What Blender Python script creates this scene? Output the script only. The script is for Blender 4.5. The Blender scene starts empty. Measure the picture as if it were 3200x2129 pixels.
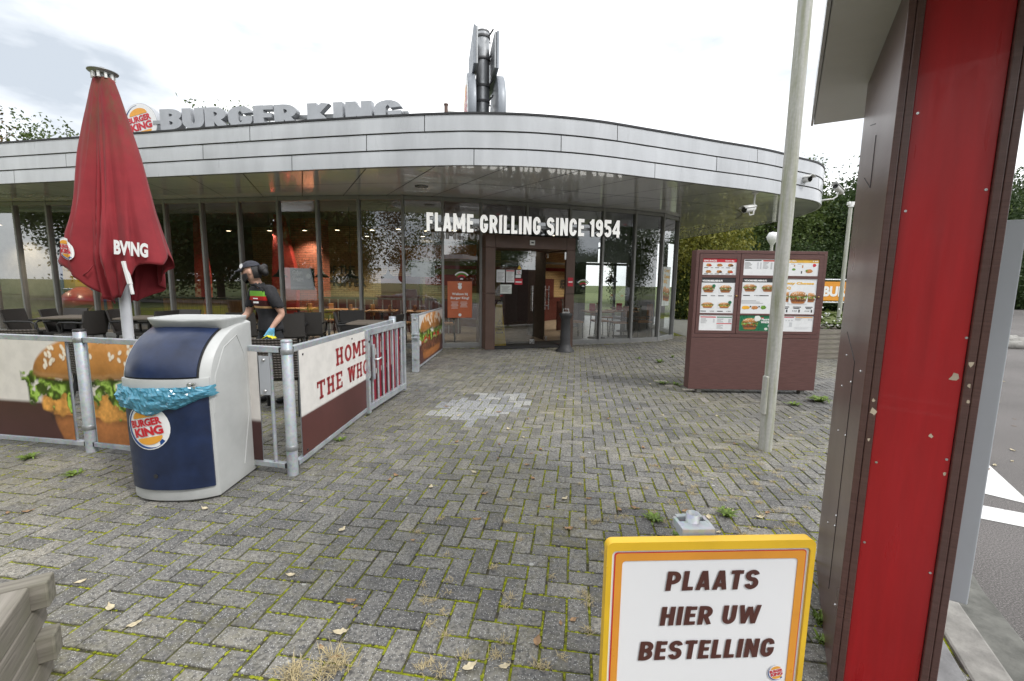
import bpy, bmesh, math, random
import numpy as np
from mathutils import Vector, Matrix, noise as mnoise

random.seed(7)
PI = math.pi
scene = bpy.context.scene
COL = scene.collection

# ------------------------------------------------------------------ camera
F, CX, CY, EYE = 1385.0, 1600.0, 1064.5, 1.5          # in photo pixels (3200 x 2129)
_dn = np.array([-150.0, 10736.0, F]); _dn /= np.linalg.norm(_dn)
_fw = np.array([0, 0, 1.0]) - _dn * _dn[2]; _fw /= np.linalg.norm(_fw)
CR = np.array([np.cross(_dn, _fw), _fw, -_dn])         # rows: world x, y, z in camera axes
cam = bpy.data.cameras.new('camera'); camo = bpy.data.objects.new('camera', cam); COL.objects.link(camo)
cam.sensor_width = 36.0; cam.lens = 36.0 * F / 3200.0; cam.clip_start = 0.05; cam.clip_end = 2000
M = Matrix.Identity(4)
for i in range(3):
    M[i][0] = CR[i][0]; M[i][1] = -CR[i][1]; M[i][2] = -CR[i][2]
M[0][3], M[1][3], M[2][3] = 0, 0, EYE
camo.matrix_world = M
scene.camera = camo

def ground(px, py, z=0.0):
    d = CR @ np.array([(px - CX) / F, (py - CY) / F, 1.0]); t = (z - EYE) / d[2]
    return Vector((d[0] * t, d[1] * t, z))
def atdepth(px, py, Y):
    d = CR @ np.array([(px - CX) / F, (py - CY) / F, 1.0]); t = Y / d[1]
    return Vector((d[0] * t, Y, EYE + d[2] * t))
def project(p):
    c = CR.T @ np.array([p[0], p[1], p[2] - EYE])
    if c[2] < 0.05: return None
    return (CX + F * c[0] / c[2], CY + F * c[1] / c[2])

# ------------------------------------------------------------------ world, sun, exposure
SUN_EL, SUN_AZ = math.radians(48), math.radians(125)   # azimuth clockwise from +Y
world = bpy.data.worlds.new('World'); scene.world = world; world.use_nodes = True
nt = world.node_tree; nt.nodes.clear()
W = nt.nodes.new; L = nt.links.new
out = W('ShaderNodeOutputWorld'); mixs = W('ShaderNodeMixShader')
bg1 = W('ShaderNodeBackground'); bg2 = W('ShaderNodeBackground')
sky = W('ShaderNodeTexSky'); sky.sky_type = 'NISHITA'; sky.sun_disc = False
sky.sun_elevation = SUN_EL; sky.sun_rotation = SUN_AZ; sky.air_density = 1.2; sky.dust_density = 2.5
L(sky.outputs[0], bg1.inputs[0]); bg1.inputs[1].default_value = 0.14
tc = W('ShaderNodeTexCoord'); mp = W('ShaderNodeMapping'); mp.inputs['Scale'].default_value = (1.0, 1.0, 2.6)
mp.inputs['Location'].default_value = (3.3, 0.4, 1.1)
n1 = W('ShaderNodeTexNoise'); n1.inputs['Scale'].default_value = 1.7; n1.inputs['Detail'].default_value = 7; n1.inputs['Roughness'].default_value = 0.52
L(tc.outputs['Generated'], mp.inputs[0]); L(mp.outputs[0], n1.inputs[0])
cr = W('ShaderNodeValToRGB')                          # cloud brightness: grey-blue bellies to white
cr.color_ramp.elements[0].position = 0.36; cr.color_ramp.elements[0].color = (0.38, 0.42, 0.47, 1)
cr.color_ramp.elements[1].position = 0.56; cr.color_ramp.elements[1].color = (1.05, 1.06, 1.07, 1)
L(n1.outputs[0], cr.inputs[0]); L(cr.outputs[0], bg2.inputs[0]); bg2.inputs[1].default_value = 1.05
n2 = W('ShaderNodeTexNoise'); n2.inputs['Scale'].default_value = 1.1; n2.inputs['Detail'].default_value = 4
L(mp.outputs[0], n2.inputs[0])
cf = W('ShaderNodeValToRGB'); cf.color_ramp.elements[0].position = 0.26; cf.color_ramp.elements[0].color = (0.72, 0.72, 0.72, 1)
cf.color_ramp.elements[1].position = 0.42; cf.color_ramp.elements[1].color = (1, 1, 1, 1)
L(n2.outputs[0], cf.inputs[0]); L(cf.outputs[0], mixs.inputs[0])
L(bg1.outputs[0], mixs.inputs[1]); L(bg2.outputs[0], mixs.inputs[2]); L(mixs.outputs[0], out.inputs[0])

sun = bpy.data.lights.new('sun', 'SUN'); sun.energy = 1.4; sun.angle = math.radians(12); sun.color = (1.0, 0.975, 0.94)
suno = bpy.data.objects.new('sun', sun); COL.objects.link(suno)
sd = Vector((math.sin(SUN_AZ) * math.cos(SUN_EL), math.cos(SUN_AZ) * math.cos(SUN_EL), math.sin(SUN_EL)))
suno.rotation_euler = sd.to_track_quat('Z', 'Y').to_euler(); suno.location = sd * 60
vs = scene.view_settings; vs.view_transform = 'Standard'; vs.look = 'None'; vs.exposure = 0.78; vs.gamma = 1.0
vs.use_curve_mapping = False
scene.render.engine = 'CYCLES'
cy = scene.cycles; cy.use_denoising = True; cy.max_bounces = 8; cy.transparent_max_bounces = 16
cy.diffuse_bounces = 3; cy.glossy_bounces = 4; cy.transmission_bounces = 4; cy.sample_clamp_indirect = 6
cy.caustics_reflective = False; cy.caustics_refractive = False

# ------------------------------------------------------------------ materials
def lin(h):
    if not isinstance(h, str): return tuple(h)
    h = h.lstrip('#'); v = [int(h[i:i + 2], 16) / 255 for i in (0, 2, 4)]
    return tuple(c / 12.92 if c <= 0.04045 else ((c + 0.055) / 1.055) ** 2.4 for c in v)
MATS = {}
class NB:
    def __init__(s, name):
        s.m = bpy.data.materials.new(name); s.m.use_nodes = True; s.t = s.m.node_tree
        s.b = s.t.nodes['Principled BSDF']; s.out = s.t.nodes['Material Output']; MATS[name] = s.m
        s.tc = s.n('ShaderNodeTexCoord')
    def n(s, kind, **kw):
        x = s.t.nodes.new(kind)
        for k, v in kw.items():
            if k in x.inputs: x.inputs[k].default_value = v
            else: setattr(x, k, v)
        return x
    def l(s, a, b): s.t.links.new(a, b)
    def coord(s, scale=(1, 1, 1), kind='Object', rot=(0, 0, 0)):
        m = s.n('ShaderNodeMapping'); m.inputs['Scale'].default_value = scale; m.inputs['Rotation'].default_value = rot
        s.l(s.tc.outputs[kind], m.inputs[0]); return m.outputs[0]
    def noise(s, vec, scale=5, detail=4, rough=0.55, dist=0.0):
        x = s.n('ShaderNodeTexNoise'); x.inputs['Scale'].default_value = scale; x.inputs['Detail'].default_value = detail
        x.inputs['Roughness'].default_value = rough; x.inputs['Distortion'].default_value = dist
        s.l(vec, x.inputs['Vector']); return x.outputs[0]
    def ramp(s, fac, stops):
        x = s.n('ShaderNodeValToRGB'); e = x.color_ramp.elements
        while len(e) < len(stops): e.new(0.5)
        for k, (p, c) in enumerate(stops):
            e[k].position = p; c = lin(c) if isinstance(c, str) else (c if isinstance(c, tuple) else (c, c, c)); e[k].color = (*c[:3], 1)
        s.l(fac, x.inputs[0]); return x.outputs[0]
    def mix(s, fac, a, b, mode='MIX'):
        x = s.n('ShaderNodeMix'); x.data_type = 'RGBA'; x.blend_type = mode
        if hasattr(fac, 'links'): s.l(fac, x.inputs[0])
        else: x.inputs[0].default_value = fac
        for sock, v in ((x.inputs[6], a), (x.inputs[7], b)):
            if hasattr(v, 'links'): s.l(v, sock)
            else: c = lin(v); sock.default_value = (*c[:3], 1)
        return x.outputs[2]
    def math(s, op, a, b=0.0):
        x = s.n('ShaderNodeMath', operation=op)
        for sock, v in ((x.inputs[0], a), (x.inputs[1], b)):
            if hasattr(v, 'links'): s.l(v, sock)
            else: sock.default_value = v
        return x.outputs[0]
    def bump(s, h, strength=0.3, dist=0.01):
        x = s.n('ShaderNodeBump'); x.inputs['Strength'].default_value = strength; x.inputs['Distance'].default_value = dist
        s.l(h, x.inputs['Height']); s.l(x.outputs[0], s.b.inputs['Normal'])
    def col(s, v):
        if hasattr(v, 'links'): s.l(v, s.b.inputs['Base Color'])
        else: s.b.inputs['Base Color'].default_value = (*lin(v), 1)
    def set(s, rough=None, metal=None, spec=None, coat=None, trans=None, sheen=None):
        for k, v in (('Roughness', rough), ('Metallic', metal), ('Specular IOR Level', spec), ('Coat Weight', coat), ('Sheen Weight', sheen)):
            if v is None: continue
            if hasattr(v, 'links'): s.l(v, s.b.inputs[k])
            else: s.b.inputs[k].default_value = v

def plain(name, c, rough=0.5, metal=0.0, var=0.12, scale=6.0, bump=0.0, bscale=40.0, spec=0.5, coat=0.0, stretch=(1, 1, 1)):
    """base colour with dirt-like variation, uneven gloss and fine relief"""
    if name in MATS: return MATS[name]
    k = NB(name); c = lin(c); v = k.coord(stretch)
    f = k.noise(v, scale, 5, 0.6)
    lo = tuple(max(0, x * (1 - var * 1.6)) for x in c); hi = tuple(min(1, x * (1 + var)) for x in c)
    k.col(k.ramp(f, [(0.32, lo), (0.68, hi)]))
    r = k.ramp(k.noise(v, scale * 2.3, 3), [(0.3, max(0, rough - 0.08)), (0.7, min(1, rough + 0.1))])
    k.set(rough=r, metal=metal, spec=spec, coat=coat)
    if bump: k.bump(k.noise(v, bscale, 4), bump, 0.006)
    return k.m

def attr_print(name, rough=0.38):
    k = NB(name); a = k.n('ShaderNodeAttribute'); a.attribute_name = 'Col'
    f = k.noise(k.coord(), 9, 4)
    k.col(k.mix(k.ramp(f, [(0.35, 0.9), (0.6, 1.0)]), (0.0, 0.0, 0.0), a.outputs[0], 'MIX')); k.set(rough=rough)
    return k.m

def mk_materials():
    P = plain
    P('fascia_white', (0.48, 0.495, 0.52), 0.34, 0.0, 0.085, 1.6, 0.10, 1.3, coat=0.2, stretch=(1.6, 1.6, 0.3))
    P('coping_dark', (0.05, 0.05, 0.055), 0.5)
    P('mullion_grey', (0.29, 0.29, 0.285), 0.42, 0.2, 0.08, 3)
    P('portal_brown', (0.115, 0.068, 0.052), 0.5, 0, 0.12, 2)
    P('black_plastic', (0.02, 0.02, 0.021), 0.5)
    P('rubber', (0.015, 0.015, 0.015), 0.8)
    P('iron_black', (0.035, 0.035, 0.037), 0.55, 0.1, 0.2, 5, 0.2, 60)
    P('white_paint', (0.78, 0.78, 0.77), 0.42, 0, 0.05, 4)
    P('letter_white', (0.80, 0.80, 0.79), 0.35, 0, 0.04, 3)
    P('letter_edge', (0.42, 0.435, 0.46), 0.4, 0.2, 0.06, 3)
    P('letter_side_dark', (0.10, 0.10, 0.105), 0.5, 0.1)
    P('steel_grey', (0.36, 0.37, 0.38), 0.42, 0.7, 0.1, 4)
    P('steel_bright', (0.6, 0.6, 0.6), 0.28, 0.9, 0.06, 8)
    P('bin_grey', (0.47, 0.478, 0.470), 0.5, 0, 0.09, 2.5, 0.06, 150)
    P('bin_tray', (0.40, 0.41, 0.405), 0.45, 0, 0.07, 5, 0.05, 120)
    P('bin_navy', (0.012, 0.023, 0.065), 0.36, 0, 0.22, 6, 0.05, 150)
    P('slat_maroon', (0.24, 0.012, 0.03), 0.5, 0, 0.1); P('pylon_grey', (0.26, 0.28, 0.31), 0.45, 0.2, 0.08, 1.5)
    P('bk_red', (0.55, 0.018, 0.035), 0.4, 0, 0.05)
    P('bk_orange', (0.78, 0.36, 0.05), 0.4, 0, 0.05)
    P('bk_blue', (0.01, 0.06, 0.24), 0.4, 0, 0.05)
    P('bk_white', (0.80, 0.80, 0.80), 0.38, 0, 0.03)
    P('sign_brown', (0.085, 0.028, 0.022), 0.4, 0, 0.05)
    P('sign_yellow', (0.74, 0.46, 0.025), 0.35, 0, 0.06, 5)
    P('sign_orange', (0.72, 0.30, 0.035), 0.35, 0, 0.05)
    k = NB('sign_white'); k.col((0.80, 0.80, 0.82)); k.set(rough=0.22)
    P('panel_red', (0.40, 0.009, 0.013), 0.34, 0, 0.13, 2.2, 0.03, 30, coat=0.1, stretch=(6, 6, 0.5))
    P('grey_plate', (0.44, 0.465, 0.50), 0.42, 0, 0.04, 3); P('canopy_grey', (0.58, 0.58, 0.57), 0.4, 0, 0.05, 2)
    P('chip_cream', (0.6, 0.5, 0.38), 0.8)
    P('home_red', (0.33, 0.035, 0.038), 0.45, 0, 0.1)
    P('menu_paper', (0.74, 0.75, 0.76), 0.28, 0, 0.03, 3)
    P('menu_grey', (0.52, 0.53, 0.55), 0.4)
    P('ink', (0.03, 0.03, 0.032), 0.5)
    P('ink_grey', (0.28, 0.28, 0.29), 0.5)
    P('menu_green', (0.018, 0.16, 0.075), 0.3)
    P('menu_gold', (0.72, 0.42, 0.06), 0.35)
    P('poster_orange', (0.52, 0.13, 0.05), 0.4, 0, 0.05)
    P('poster_pale', (0.66, 0.70, 0.66), 0.4)
    P('poster_dark', (0.02, 0.05, 0.045), 0.4)
    P('bun', (0.52, 0.22, 0.065), 0.5, 0, 0.25, 40)
    P('patty', (0.07, 0.028, 0.016), 0.5, 0, 0.5, 80)
    P('chicken', (0.45, 0.19, 0.04), 0.5, 0, 0.4, 60)
    P('lettuce', (0.14, 0.30, 0.03), 0.5, 0, 0.4, 60)
    P('tomato', (0.52, 0.035, 0.02), 0.4, 0, 0.2, 30)
    P('cheese', (0.80, 0.40, 0.03), 0.4)
    P('seed', (0.78, 0.68, 0.50), 0.5)
    P('mayo', (0.78, 0.72, 0.62), 0.4)
    P('yellow_plastic', (0.72, 0.46, 0.02), 0.35, 0, 0.08)
    P('play_yellow', (0.52, 0.34, 0.02), 0.4); P('play_red', (0.34, 0.02, 0.03), 0.35); P('play_blue', (0.02, 0.05, 0.22), 0.35)
    P('in_dark', (0.05, 0.045, 0.04), 0.7); P('in_ceiling', (0.07, 0.07, 0.07), 0.8)
    P('in_floor', (0.20, 0.17, 0.14), 0.35, 0, 0.15, 3); P('in_mat', (0.03, 0.03, 0.032), 0.9)
    P('in_grey_wall', (0.23, 0.21, 0.18), 0.7); P('in_red', (0.30, 0.03, 0.025), 0.5); P('in_green', (0.13, 0.19, 0.03), 0.6)
    P('in_orange', (0.46, 0.15, 0.04), 0.55); P('in_wood', (0.40, 0.18, 0.06), 0.45, 0, 0.25, 3, stretch=(8, 8, 1))
    P('in_wine', (0.065, 0.014, 0.012), 0.5); P('blind', (0.30, 0.31, 0.28), 0.8, 0, 0.05)
    P('skin', (0.56, 0.33, 0.24), 0.5, 0, 0.08, 12); P('hair', (0.010, 0.008, 0.008), 0.42, 0, 0.3, 60, 0.6, 90, stretch=(1, 1, 6))
    P('mask_black', (0.012, 0.012, 0.013), 0.75); P('cap_navy', (0.035, 0.037, 0.05), 0.8, 0, 0.15, 30)
    P('trousers', (0.018, 0.019, 0.022), 0.85, 0, 0.2, 14, 0.3, 18); P('shoe', (0.012, 0.012, 0.012), 0.4)
    P('glove_blue', (0.16, 0.46, 0.72), 0.4, 0, 0.15, 30, 0.5, 60); P('cloth_yellow', (0.70, 0.62, 0.03), 0.7)
    P('bark', (0.075, 0.06, 0.045), 0.9, 0, 0.4, 8, 0.8, 14, stretch=(1, 1, 0.25))
    P('camera_white', (0.66, 0.66, 0.64), 0.4); P('lens_black', (0.01, 0.01, 0.01), 0.12)
    P('roof_felt', (0.10, 0.10, 0.10), 0.9); P('parasol_pole', (0.62, 0.63, 0.66), 0.4, 0.1, 0.05)
    P('concrete', (0.30, 0.29, 0.27), 0.85, 0, 0.2, 9, 0.5, 60); P('gutter', (0.16, 0.16, 0.145), 0.9, 0, 0.3, 7, 0.5, 60)
    P('tile_grey', (0.26, 0.26, 0.265), 0.85, 0, 0.15, 9, 0.4, 80)
    P('car_silver', (0.42, 0.43, 0.45), 0.25, 0.4, 0.03, coat=0.6); P('car_dark', (0.03, 0.035, 0.045), 0.2, 0.1, 0.03, coat=0.6)
    P('car_white', (0.7, 0.7, 0.7), 0.3, 0, 0.03, coat=0.5)
    P('table_slat', (0.16, 0.135, 0.11), 0.5, 0, 0.3, 4, 0.2, 20, stretch=(1, 14, 1))
    P('table_leg', (0.10, 0.10, 0.10), 0.4, 0.5)
    P('soil', (0.05, 0.035, 0.025), 0.95, 0, 0.4, 20, 0.8, 30)
    # brass lock
    P('brass', (0.35, 0.22, 0.09), 0.35, 0.9)

    k = NB('soffit'); v = k.coord()
    k.col(k.ramp(k.noise(v, 1.2, 5), [(0.3, (0.82, 0.83, 0.87)), (0.7, (0.87, 0.88, 0.92))]))
    k.set(rough=k.ramp(k.noise(k.coord((1, 1, 1)), 3, 4), [(0.3, 0.10), (0.7, 0.2)]), spec=0.6, coat=0.85)
    k.b.inputs['Coat IOR'].default_value = 1.75
    k.b.inputs['Coat Roughness'].default_value = 0.015
    k.bump(k.noise(v, 1.1, 2), 0.03, 0.02)

    k = NB('glass'); k.t.nodes.remove(k.b)                         # coated solar glazing
    tr = k.n('ShaderNodeBsdfTransparent'); tr.inputs[0].default_value = (0.74, 0.77, 0.75, 1)
    gl = k.n('ShaderNodeBsdfGlossy'); gl.inputs['Roughness'].default_value = 0.0; gl.inputs[0].default_value = (0.97, 0.99, 1.0, 1)
    bn = k.n('ShaderNodeBump'); bn.inputs['Strength'].default_value = 0.012; bn.inputs['Distance'].default_value = 0.05
    k.l(k.noise(k.coord(), 0.9, 1), bn.inputs['Height']); k.l(bn.outputs[0], gl.inputs['Normal'])
    fr = k.n('ShaderNodeFresnel'); fr.inputs[0].default_value = 1.55
    fac = k.math('MINIMUM', k.math('ADD', k.math('MULTIPLY', fr.outputs[0], 1.2), 0.15), 1.0)
    ms = k.n('ShaderNodeMixShader'); k.l(fac, ms.inputs[0]); k.l(tr.outputs[0], ms.inputs[1]); k.l(gl.outputs[0], ms.inputs[2])
    k.l(ms.outputs[0], k.out.inputs[0])

    def paver(name, lo, hi, moss):
        k = NB(name); v = k.coord(kind='Object'); info = k.n('ShaderNodeNewGeometry')
        pos = info.outputs['Position']
        big = k.noise(pos, 0.55, 4, 0.6); fine = k.noise(pos, 55, 3, 0.7); mid = k.noise(pos, 7, 4, 0.6)
        base = k.ramp(mid, [(0.3, lo), (0.7, hi)])
        at = k.n('ShaderNodeAttribute'); at.attribute_name = 'tone'
        base = k.mix(1.0, base, k.ramp(at.outputs['Fac'], [(0.0, (0.64, 0.64, 0.66)), (0.5, (1.0, 1.0, 1.0)), (1.0, (1.32, 1.29, 1.22))]), 'MULTIPLY')
        base = k.mix(k.ramp(fine, [(0.38, 0.75), (0.54, 0.0)]), base, (0.035, 0.035, 0.037))
        vo = k.n('ShaderNodeTexVoronoi'); vo.inputs['Scale'].default_value = 135; k.l(pos, vo.inputs['Vector'])
        sel = k.math('MULTIPLY', k.ramp(vo.outputs['Distance'], [(0.18, 1.0), (0.36, 0.0)]),
                     k.math('GREATER_THAN', k.n_sep(vo.outputs['Color']), 0.50))
        base = k.mix(k.math('MULTIPLY', sel, 0.75), base, (0.60, 0.60, 0.58))
        vo2 = k.n('ShaderNodeTexVoronoi'); vo2.inputs['Scale'].default_value = 7; k.l(pos, vo2.inputs['Vector'])
        spot = k.math('MULTIPLY', k.ramp(vo2.outputs['Distance'], [(0.07, 1.0), (0.10, 0.0)]), k.math('GREATER_THAN', k.n_sep(vo2.outputs['Color']), 0.8))
        base = k.mix(k.math('MULTIPLY', spot, 0.7), base, (0.5, 0.5, 0.48))
        if moss:
            m = k.math('MULTIPLY', k.ramp(big, [(0.44, 0.0), (0.62, 0.6)]), k.ramp(k.noise(pos, 16, 5, 0.7), [(0.42, 0.0), (0.62, 1.0)]))
            base = k.mix(m, base, (0.16, 0.145, 0.07))
        stain = k.ramp(k.noise(pos, 0.28, 5, 0.62), [(0.36, (0.80, 0.80, 0.81)), (0.5, (1, 1, 1)), (0.64, (1.18, 1.15, 1.07))])
        k.col(k.mix(1.0, base, stain, 'MULTIPLY')); k.set(rough=0.68, spec=0.5); k.bump(fine, 0.8, 0.005); return k.m
    def n_sep(self, c):
        s = self.n('ShaderNodeSeparateColor'); self.l(c, s.inputs[0]); return s.outputs[0]
    NB.n_sep = n_sep
    paver('paver', (0.128, 0.125, 0.119), (0.235, 0.225, 0.205), True)
    paver('paver_new', (0.28, 0.285, 0.295), (0.35, 0.355, 0.36), False)
    paver('paver_pale', (0.42, 0.38, 0.32), (0.56, 0.51, 0.45), False)
    k = NB('joint_moss'); g = k.n('ShaderNodeNewGeometry').outputs['Position']
    a = k.noise(g, 0.9, 4, 0.6); b = k.noise(g, 9, 4, 0.65); f = k.noise(g, 70, 3, 0.7)
    moss = k.ramp(f, [(0.3, (0.10, 0.125, 0.006)), (0.7, (0.34, 0.36, 0.02))])
    dirt = k.ramp(f, [(0.3, (0.03, 0.028, 0.022)), (0.7, (0.11, 0.10, 0.075))])
    k.col(k.mix(k.math('MULTIPLY', k.ramp(a, [(0.36, 0.15), (0.52, 1.0)]), k.ramp(b, [(0.40, 0.0), (0.54, 1.0)])), dirt, moss)); k.set(rough=1.0, spec=0.1)
    k.bump(f, 1.0, 0.01)
    k = NB('moss_lump'); g = k.n('ShaderNodeNewGeometry').outputs['Position']; f = k.noise(g, 45, 3, 0.7)
    k.col(k.ramp(f, [(0.3, (0.12, 0.15, 0.012)), (0.7, (0.36, 0.37, 0.035))])); k.set(rough=1.0, spec=0.1); k.bump(k.noise(g, 300, 2), 1.0, 0.004)
    k = NB('paving_far'); g = k.n('ShaderNodeNewGeometry').outputs['Position']
    br = k.n('ShaderNodeTexBrick'); br.inputs['Scale'].default_value = 4.0; k.l(g, br.inputs[0])
    br.inputs['Color1'].default_value = (0.17, 0.17, 0.165, 1); br.inputs['Color2'].default_value = (0.22, 0.215, 0.205, 1); br.inputs['Mortar'].default_value = (0.13, 0.14, 0.06, 1)
    k.col(br.outputs[0]); k.set(rough=0.85)
    k = NB('asphalt'); g = k.n('ShaderNodeNewGeometry').outputs['Position']
    f = k.noise(g, 130, 3, 0.8); a = k.noise(g, 0.6, 4)
    base = k.mix(k.ramp(a, [(0.35, 0.0), (0.65, 1.0)]), (0.135, 0.125, 0.12), (0.19, 0.175, 0.17))
    base = k.mix(k.ramp(f, [(0.42, 0.75), (0.55, 0.0)]), base, (0.05, 0.048, 0.046))
    base = k.mix(k.ramp(f, [(0.58, 0.0), (0.66, 0.7)]), base, (0.42, 0.40, 0.38))
    k.col(base); k.set(rough=0.9); k.bump(f, 0.8, 0.006)
    k = NB('road_paint'); g = k.n('ShaderNodeNewGeometry').outputs['Position']
    k.col(k.mix(k.ramp(k.noise(g, 22, 5, 0.75), [(0.3, 0.9), (0.42, 0.0)]), (0.72, 0.72, 0.71), (0.2, 0.19, 0.18))); k.set(rough=0.8); k.bump(k.noise(g, 90, 3), 0.5, 0.005)
    k = NB('grass'); g = k.n('ShaderNodeNewGeometry').outputs['Position']
    a = k.noise(g, 0.35, 5, 0.65); f = k.noise(g, 30, 3, 0.7)
    base = k.mix(k.ramp(a, [(0.35, 0.0), (0.65, 1.0)]), (0.075, 0.105, 0.025), (0.14, 0.16, 0.05))
    k.col(k.mix(k.ramp(f, [(0.3, 0.6), (0.6, 0.0)]), base, (0.05, 0.07, 0.015))); k.set(rough=0.95); k.bump(f, 0.9, 0.03)
    k = NB('laminate'); v = k.coord((2.5, 2.5, 55))               # brown wood-look laminate with a fine horizontal grain
    f = k.noise(v, 3.0, 5, 0.65); b = k.noise(k.coord((1, 1, 1)), 1.1, 3)
    k.col(k.mix(k.ramp(b, [(0.3, 0.0), (0.7, 0.35)]), k.ramp(f, [(0.28, (0.082, 0.038, 0.034)), (0.72, (0.15, 0.075, 0.068))]), (0.11, 0.062, 0.058)))
    k.set(rough=k.ramp(f, [(0.3, 0.36), (0.7, 0.46)]), spec=0.4); k.bump(f, 0.12, 0.002)
    k = NB('laminate_dark'); v = k.coord((2.5, 2.5, 45)); f = k.noise(v, 3.0, 5, 0.65); b = k.noise(k.coord(), 1.4, 3)
    k.col(k.mix(k.ramp(b, [(0.3, 0.0), (0.7, 0.4)]), k.ramp(f, [(0.22, (0.060, 0.027, 0.022)), (0.78, (0.150, 0.076, 0.066))]), (0.075, 0.045, 0.04)))
    k.set(rough=k.ramp(b, [(0.3, 0.26), (0.7, 0.34)]), spec=0.5, coat=0.12); k.b.inputs['Coat Roughness'].default_value = 0.3; k.bump(f, 0.05, 0.002)
    k = NB('galvanised'); v = k.coord(); vo = k.n('ShaderNodeTexVoronoi'); vo.inputs['Scale'].default_value = 55; k.l(v, vo.inputs['Vector'])
    f = k.noise(v, 7, 5, 0.65)
    k.col(k.mix(k.ramp(f, [(0.35, 0.0), (0.7, 0.7)]), k.mix(0.25, (0.36, 0.39, 0.42), vo.outputs['Color'], 'SOFT_LIGHT'), (0.56, 0.58, 0.60)))
    k.set(rough=k.ramp(f, [(0.3, 0.42), (0.7, 0.6)]), metal=0.45)
    k = NB('pole_paint'); v = k.coord(); s = k.noise(k.coord((9, 9, 0.7)), 2.0, 5, 0.65); f = k.noise(v, 40, 3)
    base = k.ramp(f, [(0.3, (0.40, 0.40, 0.375)), (0.7, (0.48, 0.475, 0.445))])
    k.col(k.mix(k.ramp(s, [(0.45, 0.0), (0.68, 0.75)]), base, (0.22, 0.235, 0.11))); k.set(rough=0.55)
    k = NB('wood_grey'); v = k.coord((1.2, 14, 14)); f = k.noise(v, 2.2, 6, 0.6, 0.6); g2 = k.noise(k.coord((1, 1, 1)), 3.0, 4)
    at = k.n('ShaderNodeAttribute'); at.attribute_name = 'tone'
    base = k.ramp(f, [(0.25, (0.09, 0.08, 0.068)), (0.5, (0.21, 0.19, 0.16)), (0.75, (0.31, 0.285, 0.245))])
    base = k.mix(k.ramp(g2, [(0.5, 0.0), (0.75, 0.5)]), base, (0.15, 0.16, 0.08)); k.col(base); k.set(rough=0.85); k.bump(f, 0.5, 0.006)
    k = NB('parasol_red'); v = k.coord(); f = k.noise(v, 240, 2); g2 = k.noise(v, 2.2, 5, 0.6)
    base = k.ramp(g2, [(0.3, (0.19, 0.011, 0.018)), (0.7, (0.29, 0.022, 0.030))])
    sx = k.n('ShaderNodeSeparateXYZ'); k.l(k.tc.outputs['Object'], sx.inputs[0])
    d = k.math('MULTIPLY', k.ramp(k.math('SUBTRACT', sx.outputs[2], 2.3), [(0.25, 0.0), (1.0, 0.75)]), k.ramp(k.noise(k.coord((3, 3, 1)), 3.5, 5, 0.7), [(0.4, 0.0), (0.62, 1.0)]))
    k.col(k.mix(d, base, (0.10, 0.065, 0.03))); k.set(rough=0.85, sheen=0.08); k.bump(f, 0.15, 0.002)
    k = NB('bag_blue'); v = k.coord()
    k.col(k.ramp(k.noise(v, 9, 4), [(0.3, (0.06, 0.26, 0.38)), (0.7, (0.14, 0.40, 0.54))])); k.set(rough=0.16, spec=0.7)
    tl = k.n('ShaderNodeBsdfTranslucent'); tl.inputs[0].default_value = (0.2, 0.55, 0.7, 1); ms = k.n('ShaderNodeMixShader'); ms.inputs[0].default_value = 0.3; k.l(k.b.outputs[0], ms.inputs[1]); k.l(tl.outputs[0], ms.inputs[2]); k.l(ms.outputs[0], k.out.inputs[0])
    k = NB('wicker'); v = k.coord(); 
    w1 = k.n('ShaderNodeTexWave'); w1.wave_type = 'BANDS'; w1.bands_direction = 'Z'; w1.inputs['Scale'].default_value = 22; w1.inputs['Distortion'].default_value = 0.6; k.l(v, w1.inputs[0])
    w2 = k.n('ShaderNodeTexWave'); w2.wave_type = 'BANDS'; w2.bands_direction = 'X'; w2.inputs['Scale'].default_value = 15; k.l(v, w2.inputs[0])
    h = k.math('MULTIPLY', w1.outputs['Fac'], k.math('ADD', k.math('MULTIPLY', w2.outputs['Fac'], 0.5), 0.5))
    k.col(k.ramp(h, [(0.0, (0.008, 0.007, 0.007)), (0.7, (0.062, 0.055, 0.05))])); k.set(rough=0.5); k.bump(h, 0.6, 0.006)
    k = NB('wicker_brown'); v = k.coord()
    w1 = k.n('ShaderNodeTexWave'); w1.wave_type = 'BANDS'; w1.bands_direction = 'Z'; w1.inputs['Scale'].default_value = 11; w1.inputs['Distortion'].default_value = 0.8; k.l(v, w1.inputs[0])
    w2 = k.n('ShaderNodeTexWave'); w2.wave_type = 'BANDS'; w2.bands_direction = 'X'; w2.inputs['Scale'].default_value = 9; k.l(v, w2.inputs[0])
    h = k.math('MULTIPLY', w1.outputs['Fac'], k.math('ADD', k.math('MULTIPLY', w2.outputs['Fac'], 0.6), 0.4))
    k.col(k.ramp(h, [(0.02, (0.035, 0.03, 0.026)), (0.7, (0.13, 0.11, 0.095))])); k.set(rough=0.5); k.bump(h, 0.8, 0.01)
    k = NB('brick_wall'); v = k.coord(kind='UV'); br = k.n('ShaderNodeTexBrick'); br.inputs['Scale'].default_value = 1.0
    br.inputs['Brick Width'].default_value = 0.22; br.inputs['Row Height'].default_value = 0.07; br.inputs['Mortar Size'].default_value = 0.006
    br.inputs['Color1'].default_value = (0.36, 0.27, 0.14, 1); br.inputs['Color2'].default_value = (0.30, 0.22, 0.11, 1); br.inputs['Mortar'].default_value = (0.10, 0.08, 0.05, 1)
    k.l(v, br.inputs[0]); k.col(br.outputs[0]); k.set(rough=0.8)
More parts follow.
